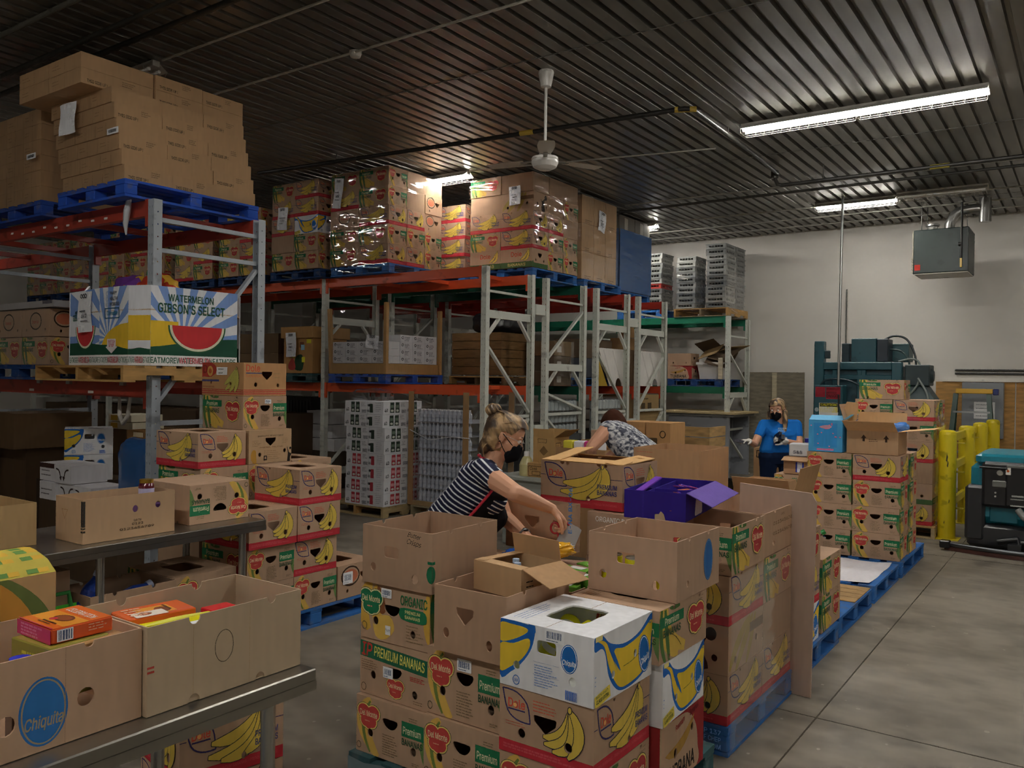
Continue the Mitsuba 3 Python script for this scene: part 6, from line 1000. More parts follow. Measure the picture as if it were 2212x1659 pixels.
def t_hairblond(p, n, uv):
    a = F_(p.x*35+p.z*12, p.y*35-p.z*8, p.z*7, octaves=3); return MIX(mi.Color3f(.045, .028, .018), mi.Color3f(.42, .27, .13), S_(.38, .72, a))
bs('hair', t_hairblond, .5, .4)
def hairstrands(key, curves, r0, mat='hair', c='6a4a2c', n=5):
    m = MB()
    for cv in curves: m.tube(spl(cv, 5, False), np.interp(np.linspace(0, 1, (len(cv)-1)*5+1), [0, .3, 1], [r0, r0*.95, r0*.3]), c, n)
    m.put(key, mat)
# ---- woman in stripes cutting a bag open
pw = nk('person'); fd = np.array([.574, -.819, 0])
FH = Fr([3.497, 2.500, 1.500], fd+[0, 0, -.42], [.2, -.28, .95])
neckB, neckT = np.array([3.468, 2.574, 1.352]), np.array([3.482, 2.535, 1.42])
shR, shL = np.array([3.318, 2.50, 1.335]), np.array([3.603, 2.69, 1.315]); elR, wrR = np.array([3.218, 2.233, 1.262]), np.array([3.450, 2.170, 1.165]); elL, wrL = np.array([3.60, 2.56, 1.06]), np.array([3.505, 2.345, .990])
hip, hR, hL = np.array([3.395, 2.785, .94]), np.array([3.30, 2.74, .93]), np.array([3.49, 2.87, .93])
hpR, FR_ = hand_parts(wrR, [.62, -.42, -.72], [.5, -.5, .75], -1, (.75, .95, 1.05, 1.1), .9); hpL, FL_ = hand_parts(wrL, [.12, -.98, .02], [.35, .1, .93], 1, (.35, .4, .5, .6), .4)
arms = [hull((shR, .062), (elR, .044)), hull((elR, .045), (elR+(wrR-elR)*.35, .041)), hull((elR+(wrR-elR)*.35, .041), (wrR, .026)), hull((shL, .058), (elL, .043)), hull((elL, .044), (elL+(wrL-elL)*.35, .040)), hull((elL+(wrL-elL)*.35, .040), (wrL, .026))]
body = uni(arms+hpR+hpL+head_parts(FH)+[hull((neckB-[0, 0, .05], .062), (neckT, .052)), hull((FH(-.03, 0, -.02), .055), (neckT, .05))])
t = finish(body, .009, 6); MB().tm(t, SK).put(pw+'__body', 'skin'); eyes(FH, pw+'__eyes')
ch = np.array([3.43, 2.63, 1.24]); sp = fd
bust = ch+fd*.095+[0, 0, -.06]
tor = [hull((shR, .060), (shL, .060), (neckB+[0, 0, -.03], .065), (ch+[-.07, -.05, .03], .10), (ch+[.07, .05, .03], .10)), hull((ch+[-.08, -.055, 0], .108), (ch+[.08, .055, 0], .108), (bust+[-.075, -.05, 0], .075), (bust+[.075, .05, 0], .075)), hull((ch+[-.08, -.055, 0], .105), (ch+[.08, .055, 0], .105), (hip+[-.07, -.05, .12], .110), (hip+[.07, .05, .12], .110)), hull((hip+[-.07, -.05, .12], .112), (hip+[.07, .05, .12], .112), (hR, .125), (hL, .125), (bust+[0, 0, -.1], .07))]
slv = [hull((shR, .068), (shR+(elR-shR)*.36, .060)), hull((shL, .064), (shL+(elL-shL)*.36, .058))]
torso = uni(tor+slv); st = finish(torso, .012, 8); MB().tm(st, '1a1c30').put(pw+'__striped_shirt', 'stripe')
inf = uni([hull((bust+[-.075, -.05, .035], .083), (bust+[.075, .05, .035], .083), (ch+[-.08, -.055, -.02], .112), (ch+[.08, .055, -.02], .112), (hip+[-.07, -.05, .12], .118), (hip+[.07, .05, .12], .118)), hull((hip+[-.07, -.05, .12], .118), (hip+[.07, .05, .12], .118), (hR, .131), (hL, .131), (bust+[0, 0, -.1], .078))])
pn = np.array([.44, -.60, -.62]); pn /= np.linalg.norm(pn); po = ch+fd*.035+[0, 0, -.055]
ap = inf.trim_by_plane([float(v) for v in pn], float(pn@po)); at = finish(ap, .012, 3); MB().tm(at, '16161a').put(pw+'__apron', 'cloth')
sec = trimesh.Trimesh(*[np.array(a) for a in (inf.to_mesh().vert_properties[:, :3], inf.to_mesh().tri_verts)]).section(plane_origin=po+pn*.004, plane_normal=pn)
m = MB()
for d in sec.discrete: m.tube(np.vstack([d, d[:1]]), .0075, 'c03848', 6)
m.tube([neckB+[.0, .055, .045]+fd*-.01, neckB+[-.075, -.02, .04], ch+fd*.13+[-.07, -.05, .03], po+fd*.12+[-.08, -.06, .03]], .008, 'c03848', 6); m.put(pw+'__red_piping', 'cloth')
legs = uni([hull((hR, .118), (np.array([3.29, 2.83, .50]), .066)), hull((np.array([3.29, 2.83, .50]), .066), (np.array([3.27, 2.88, .09]), .045)), hull((hL, .118), (np.array([3.47, 2.95, .50]), .066)), hull((np.array([3.47, 2.95, .50]), .066), (np.array([3.46, 3.0, .09]), .045)), hull((hR, .120), (hL, .120))]); MB().tm(finish(legs, .02, 6), '1c2030').put(pw+'__trousers', 'cloth')
m = MB()
for q in ([3.27, 2.88, .04], [3.46, 3.0, .04]): m.tm(finish(hull((np.array(q), .04), (np.array(q)+fd*.16-[0, 0, .012], .028)), .02, 2), '2a2a2e')
m.put(pw+'__shoes', 'cloth')
# hair: shell pulled back to a bun, loose ends at the nape
sk = finish(uni([hull((FH(-.028, 0, .04), .094), (FH(.03, 0, .055), .080), (FH(-.03, 0, -.03), .075)), hull((FH(-.055, .03, -.04), .045), (FH(-.055, -.03, -.04), .045), (FH(-.075, 0, -.10), .030))]), .010, 3); v = np.array(sk.vertices); lo = (v-FH.o)@np.stack([FH.f, FH.s, FH.u], 1)
v = v+np.array(sk.vertex_normals)*(.004*(meshkit.fbm(lo*[20, 60, 60], 2, 3)-.5))[:, None]*2
face = (lo[:, 0]-.62*np.maximum(lo[:, 2]-.045, 0) > .038) & (lo[:, 2] < .085); face |= (np.abs(lo[:, 1]) > .055) & (lo[:, 0] > -.025) & (lo[:, 2] < .035) & (lo[:, 0] < .1)
keep = ~face[sk.faces].all(1); MB().add(v, sk.faces[keep], '5a4028').put(pw+'__hair', 'hair')
bun = trimesh.creation.icosphere(3, 1.); bv = np.array(bun.vertices); bv = bv*(1+.10*np.sin(9*np.arctan2(bv[:, 1], bv[:, 0])+5*bv[:, 2]))[:, None]*[.040, .040, .034]; B0 = FH(-.105, 0, .105)
MB().add(bv+B0, bun.faces, '8a6438').put(pw+'__hair_bun', 'hair')
rs = random.Random(5); cv = [[FH(-.02+.05*math.cos(a), .085*math.sin(a)*1.0, .07+.03*math.cos(a)), FH(-.05, .06*math.sin(a), .115), B0+FH.s*.02*math.sin(a)] for a in np.linspace(-1.7, 1.7, 26)]+[[FH(-.04, q, -.03), FH(-.075, q*1.1, -.08), FH(-.07+rs.uniform(-.02, .02), q*1.3, -.135)] for q in np.linspace(-.06, .06, 14)]
hairstrands(pw+'__hair_strands', cv, .0055)
MB().tube([B0+FH.s*.028*math.cos(a)-FH.u*.022+FH.f*(.028*math.sin(a)+.02) for a in np.linspace(0, 2*PI, 12)], .004, '26262a', 5).put(pw+'__hair_tie', 'cloth')
mk = finish(uni([hull((FH(.100, 0, -.022), .018), (FH(.100, 0, -.075), .018), (FH(.058, .045, -.025), .018), (FH(.058, -.045, -.025), .018), (FH(.052, .036, -.075), .018), (FH(.052, -.036, -.075), .018), (FH(.066, 0, -.105), .016))]), .010, 3); m = MB().tm(mk, '15161c')
for e in (-1, 1): m.tube([FH(.056, e*.064, -.02), FH(.02, e*.083, .0), FH(-.01, e*.094, .018)], .0022, '15161c', 5); m.tube([FH(.05, e*.056, -.08), FH(.015, e*.078, -.05), FH(-.014, e*.092, -.02)], .0022, '15161c', 5)
m.put(pw+'__face_mask', 'cloth'); m = MB()
for i, (a, c) in enumerate(((.085, -.05), (.072, -.05), (.06, -.05))): m.tube([FH(a, -.045+.010*(2-i), c-.015), FH(a-.003, -.052+.010*(2-i), c), FH(a, -.047+.010*(2-i), c+.012)], .0016, '7a96c8', 4)
m.put(pw+'__mask_print', 'cloth')
m = MB()
for e in (-1, 1):
    m.tube([FH(.100+.012*math.cos(a)*0, e*.036+.022*math.cos(a), .004+.017*math.sin(a)) for a in np.linspace(0, 2*PI, 14)], .0016, 'c0b8b0', 5); m.tube([FH(.098, e*.058, .01), FH(.03, e*.085, .014), FH(-.005, e*.090, .012)], .0016, 'd0c8c0', 5)
m.tube([FH(.101, -.014, .008), FH(.112, 0, .012), FH(.101, .014, .008)], .0015, 'c0b8b0', 5); m.put(pw+'__glasses', 'metal')
m = MB(); wp = wrL+(elL-wrL)*.16; dv = (wrL-elL)/np.linalg.norm(wrL-elL); q1 = np.cross(dv, [0, 0, 1.]); q1 /= np.linalg.norm(q1); q2 = np.cross(q1, dv)
m.tube([wp+.0315*(q1*math.cos(a)+q2*math.sin(a)) for a in np.linspace(0, 2*PI, 20)], .006, '8a8a8e', 6); m.lathe([(0, .034), (.014, .034), (.016, .03)], '2a2a30', 14, wp, np.stack([q1, dv, q2], 1)@np.diag([1, 1, 1])); m.put(pw+'__wrist_watch', 'metal')
lab(pw, 'woman in a navy and white striped tee and black apron, hair in a bun, cutting a bag open', 'person')
# scissors in her right hand, bag, clear scrap
k = nk('scissors'); C0 = FR_(.10, -.004, -.038); D = np.array([-.12, -.10, -1.]); D /= np.linalg.norm(D); E1 = fd*1.; E1 = E1-D*(E1@D); E1 /= np.linalg.norm(E1); m = MB()
for e in (-1, 1): m.tube([C0+E1*e*.026+E1*.021*math.cos(a)+D*.026*math.sin(a) for a in np.linspace(0, 2*PI, 18)], .0052, 'b8343c', 6); m.tube([C0+E1*e*.014+D*.024, C0+E1*e*.004+D*.05], [.006, .007], 'b8343c', 6)
m.put(k+'__handles', 'plast'); MB().bar(C0+D*.045+E1*.003, C0+D*.125-E1*.004, .010, .0025, 'b8b8ba', E1).bar(C0+D*.045-E1*.003, C0+D*.12+E1*.012, .010, .0025, 'a8a8aa', E1).put(k+'__blades', 'metal'); lab(k, 'red handled scissors in the right hand of the woman in stripes', 'scissors')
bl = trimesh.creation.icosphere(4, 1.); v0 = np.array(bl.vertices); v = np.sign(v0)*np.abs(v0)**.75; nz = meshkit.fbm(v0*[3, 2.2, 3], 4, 12)-.5; nz2 = np.abs(meshkit.noise(v0*[9, 5, 7], 4)-.5)
L3 = v*(1+.42*nz+.25*nz2)[:, None]*[.165, .055, .036]; A_, B_ = np.array([3.225, 2.275, .945]), np.array([3.39, 2.02, .985]); e1 = (B_-A_)/np.linalg.norm(B_-A_); e2 = np.cross([0, 0, 1.], e1); e2 /= np.linalg.norm(e2); e3 = np.cross(e1, e2); BW = (A_+B_)/2+[0, 0, .012]+L3[:, :1]*e1+L3[:, 1:2]*e2+L3[:, 2:]*e3
k = nk('yellow_food_bag'); fc = L3[bl.faces].mean(1); blue = fc[:, 0] < -.118+.5*fc[:, 2]; navy = (np.abs(fc[:, 0]-.03) < .032) & (np.abs(fc[:, 2]+.002) < .016) & (fc[:, 1] > 0); whit = (np.abs(fc[:, 0]-.03) < .05) & (np.abs(fc[:, 2]+.0) < .024) & (fc[:, 1] > 0) & ~navy; lb = (fc[:, 0] > .135) & (fc[:, 1] > 0)
for nm, s, c in (('body', ~(blue | navy | whit | lb), 'dfa622'), ('blue_end', blue, '2a5fc0'), ('navy_print', navy, '242a7a'), ('white_patch', whit, 'e4dcc0'), ('barcode_patch', lb, 'd8d8dc')): MB().add(BW, bl.faces[s], c).put(k+'__'+nm, 'gloss')
lab(k, 'crumpled yellow food bag with a blue end, being cut open by the woman in stripes', 'bag')
P = np.array([[[3.44+.02*i+.008*math.sin(3*j), 2.14-.025*j, 1.005+.022*i-.006*j*j*.3] for j in range(5)] for i in range(5)]); MB().grid(P, '8f8a86').grid(P[::-1]+[0, 0, .001], '8f8a86').put('printed_film_scrap', 'gloss'); lab('printed_film_scrap', 'grey printed film scrap held beside the scissors', 'plastic')
# ---- bending woman, seen from behind
pb = nk('person'); s1, s2, e_, w_, cb_, h1, h2 = [np.array(q) for q in ([6.20, 3.36, 1.385], [6.56, 3.44, 1.375], [6.04, 3.42, 1.24], [6.14, 3.50, 1.06], [6.37, 3.30, 1.30], [6.33, 3.04, 1.10], [6.62, 3.12, 1.09])]
FB = Fr([6.575, 3.50, 1.40], [.2, .7, -.65], [.1, .6, .8]); hp, _ = hand_parts(w_, [.25, .4, -.85], [-.9, -.2, -.3], 1, (.4, .4, .5, .5)); e2_, w2_ = np.array([6.72, 3.55, 1.15]), np.array([6.60, 3.72, .98]); hp2, _ = hand_parts(w2_, [-.1, .5, -.8], [.9, .2, -.1], -1, (.4, .4, .5, .5))
MB().tm(finish(uni([hull((s1, .070), (e_, .052)), hull((e_, .052), (w_, .032)), hull((s2, .066), (e2_, .05)), hull((e2_, .05), (w2_, .032)), hull((np.array([6.42, 3.40, 1.39]), .06), (FB(-.03, 0, -.06), .055))]+hp+hp2+head_parts(FB)), .013, 6), 'd09a7c').put(pb+'__body', 'skin'); eyes(FB, pb+'__eyes')
MB().tm(finish(uni([hull((s1, .075), (s2, .072), (cb_+[-.09, -.02, 0], .125), (cb_+[.10, .02, 0], .125)), hull((cb_+[-.09, -.02, 0], .125), (cb_+[.10, .02, 0], .125), (h1, .145), (h2, .145))]), .016, 8), '6a6c72').put(pb+'__patterned_top', 'speck')
MB().tm(finish(uni([hull((h1, .148), (h2, .148), ((h1+h2)/2-[0, 0, .1], .14)), hull((h1-[0, 0, .05], .13), (np.array([6.36, 3.14, .5]), .075)), hull((np.array([6.36, 3.14, .5]), .075), (np.array([6.36, 3.1, .09]), .05)), hull((h2-[0, 0, .05], .13), (np.array([6.60, 3.2, .5]), .075)), hull((np.array([6.60, 3.2, .5]), .075), (np.array([6.60, 3.16, .09]), .05))]), .02, 6), '8a94a8').put(pb+'__trousers', 'cloth')
m = MB()
for q in ([6.36, 3.1, .04], [6.60, 3.16, .04]): m.tm(finish(hull((np.array(q), .04), (np.array(q)+[-.05, .16, -.012], .028)), .02, 2), '2a2a2e')
m.put(pb+'__shoes', 'cloth'); hs = finish(hull((FB(-.03, 0, .04), .098), (FB(.02, 0, .05), .085), (FB(-.05, 0, -.03), .08)), .012, 3); v = np.array(hs.vertices); lo = (v-FB.o)@np.stack([FB.f, FB.s, FB.u], 1); MB().add(v, hs.faces[~((lo[:, 0] > .04) & (lo[:, 2] < .06))[hs.faces].all(1)], '3a2218').put(pb+'__hair', 'cloth')
lab(pb, 'person in a grey speckled top bending over with bare arm, seen from behind', 'person')
# ---- woman in blue with scanner by the far rack
pc = nk('person'); q = lambda *a: np.array(a)
FC = Fr([9.80, 3.06, 1.475], [-.92, -.05, -.16], [-.1, .05, 1]); sA, sB, eA, wA, eB, wB = q(9.72, 3.19, 1.30), q(10.04, 2.90, 1.30), q(9.56, 3.24, 1.08), q(9.36, 3.24, 1.125), q(9.96, 2.84, 1.07), q(9.66, 2.93, 1.13)
hpA, FA = hand_parts(wA, [-.9, .25, .12], [0, 0, 1], 1, (.3, .35, .4, .45), .3); hpB, FBb = hand_parts(wB, [-.75, .45, .3], [-.3, -.7, .5], 1, (.7, .8, .8, .9), .7)
MB().tm(finish(uni([hull((sA, .056), (eA, .042)), hull((eA, .042), (wA, .027)), hull((sB, .056), (eB, .042)), hull((eB, .042), (wB, .027)), hull((q(9.87, 3.045, 1.28), .06), (FC(-.02, 0, -.07), .05))]+head_parts(FC)), .011, 6), SK).put(pc+'__body', 'skin'); eyes(FC, pc+'__eyes')
MB().tm(finish(uni(hpA+hpB+[hull((wA, .031), (wA+(eA-wA)*.15, .03)), hull((wB, .031), (wB+(eB-wB)*.15, .03))]), .009, 4), 'd8d4cc').put(pc+'__gloves', 'cloth')
cc = q(9.88, 3.04, 1.18); hA, hB = q(9.78, 3.14, .92), q(9.94, 2.98, .92)
MB().tm(finish(uni([hull((sA, .060), (sB, .060), (q(9.875, 3.05, 1.30), .07), (cc+[-.08, .07, 0], .105), (cc+[.08, -.07, 0], .105)), hull((cc+[-.08, .07, 0], .105), (cc+[.08, -.07, 0], .105), (cc+[-.13, .0, .0], .07)), hull((cc+[-.08, .07, 0], .105), (cc+[.08, -.07, 0], .105), (hA+[0, 0, .08], .115), (hB+[0, 0, .08], .115)), hull((sA, .064), (sA+(eA-sA)*.5, .058)), hull((sB, .064), (sB+(eB-sB)*.5, .058))]), .014, 8), '1c68b8').put(pc+'__blue_tee', 'cloth')
MB().tm(finish(uni([hull((hA, .125), (hB, .125)), hull((hA, .115), (q(9.78, 3.16, .5), .07)), hull((q(9.78, 3.16, .5), .07), (q(9.80, 3.17, .09), .048)), hull((hB, .115), (q(9.96, 2.96, .5), .07)), hull((q(9.96, 2.96, .5), .07), (q(9.97, 2.95, .09), .048))]), .02, 6), '16233e').put(pc+'__trousers', 'cloth')
m = MB()
for a in ([9.80, 3.17, .04], [9.97, 2.95, .04]): m.tm(finish(hull((np.array(a), .04), (np.array(a)+[-.16, 0, -.012], .028)), .02, 2), '2a2a2e')
m.put(pc+'__shoes', 'cloth'); hs = finish(uni([hull((FC(-.03, 0, .045), .098), (FC(.025, 0, .055), .086), (FC(-.05, 0, -.04), .085)), hull((FC(-.05, .05, -.04), .055), (FC(-.05, -.06, -.04), .055), (FC(-.06, .05, -.17), .05), (FC(-.06, -.09, -.17), .05)), hull((FC(-.02, .085, -.03), .03), (FC(.02, .085, -.17), .028), (FC(.04, .075, -.26), .018)), hull((FC(-.02, -.088, -.03), .034), (FC(.0, -.10, -.17), .036), (FC(.02, -.10, -.22), .02))]), .012, 3); v = np.array(hs.vertices); lo = (v-FC.o)@np.stack([FC.f, FC.s, FC.u], 1); v = v+np.array(hs.vertex_normals)*(.02*(meshkit.fbm(lo*[40, 40, 9], 2, 6)-.5))[:, None]
MB().add(v, hs.faces[~((lo[:, 0] > .035) & (lo[:, 2] < .075) & (lo[:, 2] > -.12) & (np.abs(lo[:, 1]) < .075))[hs.faces].all(1)], '8a6a40').put(pc+'__hair', 'hair')
mk = finish(hull((FC(.100, 0, -.022), .018), (FC(.100, 0, -.075), .018), (FC(.058, .045, -.025), .018), (FC(.058, -.045, -.025), .018), (FC(.052, .036, -.075), .018), (FC(.052, -.036, -.075), .018), (FC(.066, 0, -.105), .016)), .012, 3); m = MB().tm(mk, '101014')
for e in (-1, 1): m.tube([FC(.056, e*.064, -.02), FC(.02, e*.083, .0), FC(-.01, e*.094, .018)], .0025, '101014', 5)
m.put(pc+'__face_mask', 'cloth'); m = MB()
for i, dz in enumerate((0, -.02)): m.flat(lines(0, 0, .10, .02, 2, .008, i), 'c8dcf0', cc+[-.205, -.035+.0, .07+dz], [.15, -1, 0], [0, 0, 1], .004)
m.put(pc+'__shirt_print', 'cloth'); m = MB()
for i in range(2): m.bx([-.002, -.035, -.045], [.004, .035, .045], 'd8d8dc' if i else '1d2f6a'); m.V[-1] = m.V[-1]+cc+np.array([-.205+.05*i, -.02-.07*i, -.06])
m.put(pc+'__name_badges', 'plast'); lab(pc, 'woman in a bright blue tee and black mask holding a handheld scanner by the far rack', 'person')
k = nk('handheld_scanner'); m = MB().bar(FA(.06, 0, -.028), FA(.24, .0, -.018), .062, .03, '4a4c58', FA.u).bar(FA(.10, 0, -.010), FA(.22, 0, -.002), .05, .004, '23252c', FA.u).bar(FA(.055, 0, -.010), FA(.075, 0, -.010), .045, .006, 'e4e8f0', FA.u); m.put(k, 'plast'); lab(k, 'dark grey handheld scanner in the outstretched hand of the woman in blue', 'scanner')
k = nk('black_radio'); MB().bar(FBb(.06, 0, -.05), FBb(.10, .03, .08), .06, .045, '121214', FBb.f).bar(FBb(.07, -.045, -.05), FBb(.11, -.02, .06), .05, .035, '1a1a1e', FBb.f).put(k, 'gloss'); lab(k, 'black devices clutched in the gloved hand of the woman in blue', 'radio')
# ------------------------------------------------------------------ baler press against the far wall
TE, TD = '1d4a54', '163a44'
k = nk('baler'); BX, BY0, BY1 = 13.9, 2.10, 3.75
def bp(name, lo, hi, c=TE, mat='paint', bev=.01): MB().bx(lo, hi, c, bev=bev).put(pk(k, name), mat)
bp('frame_post', [BX, 3.60, 0], [BX+.16, 3.75, 2.48]); bp('frame_post', [BX, 2.44, 0], [BX+.16, 2.58, 2.14]); bp('top_beam', [BX, 2.58, 2.02], [BX+.2, 3.60, 2.14]); bp('bottom_beam', [BX, 2.58, 0.0], [BX+.2, 3.60, .2])
bp('front_panel', [BX+.09, 2.58, .2], [BX+.14, 3.60, 2.02], TD, bev=.004)
for y in (3.40, 3.02, 2.96): bp('rib', [BX+.02, y, .2], [BX+.09, y+.07, 2.02])
bp('chamber', [BX+.2, 2.46, 0], [BX+1.3, 3.72, 2.08], TD); bp('upper_rail', [BX+.02, 2.58, 1.86], [BX+.09, 3.60, 1.94])
bp('cylinder_box', [BX+.1, 2.83, 2.14], [BX+.55, 3.20, 2.52]); bp('power_unit', [BX+.12, 2.66, 2.15], [BX+.5, 2.825, 2.51], '10202c'); bp('valve_box', [BX+.2, 3.25, 2.14], [BX+.4, 3.37, 2.45], '1b3038'); bp('oil_box', [BX+.6, 2.44, 2.16], [BX+1.0, 2.70, 2.45], '1f4448'); bp('pulley', [BX+.05, 3.52, 2.2], [BX+.12, 3.60, 2.33], '1a2c30')
bp('control_box', [BX-.30, 3.23, .55], [BX-.02, 3.66, 1.77], TE); 
m = MB(); O = [BX-.302, 3.66, .55]; U, Wz = [0, -1, 0], [0, 0, 1]
for g, c in ((R_(.02, 1.03, .17, 1.19), '8a2430'), (R_(.185, 1.0, .40, 1.19), '8a2430'), (lines(.19, 1.10, .39, 1.16, 2, .03, 2), '5a141c'), (TX('DANGER', .195, 1.025, .05, .19), '2a0a10'), (R_(.09, .48, .36, .93).buffer(.01), 'e2e2de'), (R_(.085, .79, .365, .935), 'dccf2a'), (R_(.095, .885, .355, .93).buffer(.006), '2a2a20'), (TX('CAUTION', .105, .893, .032, .24), 'dccf2a'), (lines(.12, .55, .33, .74, 6, .012, 3), 'a8a8a4'), (E_(.045, .83, .032, .034), '9aa8ac'), (E_(.02, .74, .012, .012), 'c84a30')): m.flat(g, c, O, U, Wz, .001+.0008*(g.area < .02 if not isinstance(g, tuple) else 2))
m.put(k+'__warning_signs', 'card')
bp('lever', [BX-.33, 3.27, 1.35], [BX-.30, 3.29, 1.62], '16181a', bev=.003)
for i, pts in enumerate(([[BX+.3, 2.75, 2.5], [BX+.3, 2.6, 2.56], [BX+.3, 2.42, 2.5], [BX+.3, 2.30, 2.25], [BX+.3, 2.28, 1.95]], [[BX+.3, 2.68, 2.35], [BX+.25, 2.5, 2.32], [BX+.2, 2.38, 2.2], [BX+.2, 2.36, 2.05]], [[BX+.1, 2.50, 2.15], [BX+.1, 2.30, 2.19], [BX+.1, 2.20, 2.1], [BX+.05, 2.22, 1.8], [BX+.02, 2.36, 1.6]], [[BX-.1, 3.62, 1.77], [BX-.12, 3.5, 1.86], [BX-.1, 3.2, 1.85], [BX-.05, 2.95, 1.72], [BX, 2.7, 1.5]], [[BX-.05, 2.2, 1.9], [BX-.05, 2.06, 1.6], [BX-.05, 2.12, 1.2]])):
    MB().tube(spl(pts, 6, False), .016, ['1f2a2e', '3a4a4a', '6a7470', '23343a', '8a9490'][i], 8).put(pk(k, 'hose'), 'plast')
bp('side_motor', [BX+.05, 2.06, 1.78], [BX+.5, 2.40, 2.10], '1a2e32'); bp('motor_housing', [BX+.0, 1.98, .6], [BX+.55, 2.38, 1.52], '16282c'); MB().lathe([(.0, 0), (.12, 0), (.12, .3), (.08, .34), (0, .34)], '1c2c30', 14, (BX+.25, 2.36, 1.93), rotaxis([1, 0, 0], PI/2)).put(k+'__motor', 'paint')
MB().add([[BX-.0, 1.96, 1.54], [BX+.55, 1.96, 1.54], [BX+.55, 2.4, 1.54], [BX, 2.4, 1.54], [BX+.1, 2.12, 1.79], [BX+.5, 2.12, 1.79], [BX+.5, 2.4, 1.79], [BX+.1, 2.4, 1.79]], [[0, 3, 2, 1], [4, 5, 6, 7], [0, 1, 5, 4], [1, 2, 6, 5], [2, 3, 7, 6], [3, 0, 4, 7]], '1b3438', hard=True).put(k+'__cowl', 'paint')
lab(k, 'dark teal baler press with a caution sign against the far wall', 'baler')
# ------------------------------------------------------------------ wall services
struct('trim_1', MB().tube([[16.31, 2.0, 2.06], [16.31, -6, 2.02]], .018, '3a3a38', 8).tube([[16.31, 2.0, 2.0], [16.31, -6, 1.96]], .018, '3a3a38', 8).bx([16.28, -6, 1.86], [16.349, 2.2, 1.90], 'd8d4c8'), 'paint', 'black cables and pale ledge on the far wall')
for i in range(3): MB().bx([16.32, 1.10-1.25*i, .45], [16.349, 2.30-1.25*i if i == 0 else 2.33-1.25*i, 1.855], ['b58a52', 'b08450', 'b88e58'][i]).put(nk('plywood_panel'), 'wood'); lab(list(scene)[-1], ['plywood panel behind the ladder', 'plywood panel behind the grey switch boxes', 'plywood panel at the right edge'][i]+' on the far wall', 'panel')
struct('trim_2', MB().tube(spl([[16.3, 4.12, 0.1], [16.3, 4.12, 1.9], [16.3, 4.09, 2.05], [16.3, 3.95, 2.1], [16.3, 3.7, 2.1]], 5, False), .02, '6a6c6a', 8).tube(spl([[16.3, .62, 1.2], [16.3, .62, 1.65], [16.3, .58, 1.78], [16.3, .45, 1.84], [16.3, -.3, 1.86]], 5, False), .02, 'a8a8a4', 8), 'paint', 'bent grey conduits on the far wall')
def ebox(y, z, w, h, d, label, n=1):
    k = nk('switch_box'); m = MB().bx([16.3-d, y, z], [16.3, y+w, z+h], '7c8084', bev=.008); m.put(k+'__cabinet', 'paint'); m = MB().flat(R_(w*.3, h*.35, w*.8, h*.65), 'dcdcda', [16.298-d, y+w, z], [0, -1, 0], [0, 0, 1], .001).flat(lines(w*.35, h*.4, w*.75, h*.6, 4, .012, n), '6a6c70', [16.298-d, y+w, z], [0, -1, 0], [0, 0, 1], .002); m.put(k+'__notice', 'card'); lab(k, label, 'switch box')
ebox(1.25, .9, .62, .95, .16, 'wide grey cabinet on plywood behind the ladder'); ebox(.50, 1.02, .26, .46, .14, 'small grey switch box with white notices on the plywood', 2); ebox(-.15, .85, .42, .62, .16, 'grey switch box at the right edge of the picture', 3); ebox(-.4, .50, 1.1, .20, .2, 'low grey trunking box above the floor machine', 4)
k = nk('step_ladder'); L0, L1 = np.array([15.55, 1.42, 0]), np.array([15.55, 1.95, 0])
for y0, y1 in ((1.30, 1.42), (2.02, 1.90)): MB().bar([15.35, y0, 0], [15.62, y1, 1.66], .07, .03, '1d3a30', (1, 0, 0)).put(pk(k, 'rail'), 'paint'); MB().bar([15.98, y0, 0], [15.70, y1, 1.66], .06, .03, '1d3a30', (1, 0, 0)).put(pk(k, 'rear_rail'), 'paint')
for i in range(4): MB().bx([15.40+.05*i, 1.33+.02*i, .35+.33*i], [15.50+.05*i, 1.99-.02*i, .38+.33*i], 'b4b8b8').put(pk(k, 'step'), 'metal')
MB().bx([15.58, 1.36, 1.66], [15.76, 1.90, 1.74], 'd8a83a', bev=.01).put(k+'__top_cap', 'plast'); MB().bx([15.58, 1.28, 1.64], [15.7, 1.36, 1.74], '22306a', bev=.01).put(k+'__tool_holder', 'plast'); lab(k, 'step ladder with yellow top standing before the grey cabinet', 'ladder')
# ------------------------------------------------------------------ yellow posts and guard rail
for i, (x, y) in enumerate(((10.9, 1.40), (12.3, 1.36), (13.55, 1.33), (14.9, 1.29))):
    k = nk('bollard'); MB().lathe([(.095, 0), (.095, 1.22), (.088, 1.25), (.065, 1.268), (0, 1.275)], 'd8c21c', 28, (x, y, 0)).put(k+'__post', 'paint'); MB().bx([x-.14, y-.14, 0], [x+.14, y+.14, .008], 'b8a41c').put(k+'__base_plate', 'paint')
    m = MB(); 
    for (a, z, s) in ((3.2, .95, 1.), (3.3, .88, .8), (3.5, .45, .5), (3.0, .2, .4)) if i == 0 else (): m.add(np.array([[x+.0962*math.cos(a+.12*s*p), y+.0962*math.sin(a+.12*s*p), z+.05*s*w] for p, w in ((-1, -.6), (.2, -1), (1, .3), (0, 1))]), [[0, 1, 2, 3]], '4a4028')
    if m.n: m.put(k+'__scuffs', 'card'); labels[k+'__scuffs'] = {'label': 'dark scuff marks'}
    lab(k, f"yellow steel post, {['nearest, beside the tall wrapped stack', 'second along the row', 'third along the row', 'farthest, before the switch boxes'][i]}", 'bollard')
k = nk('guard_rail')
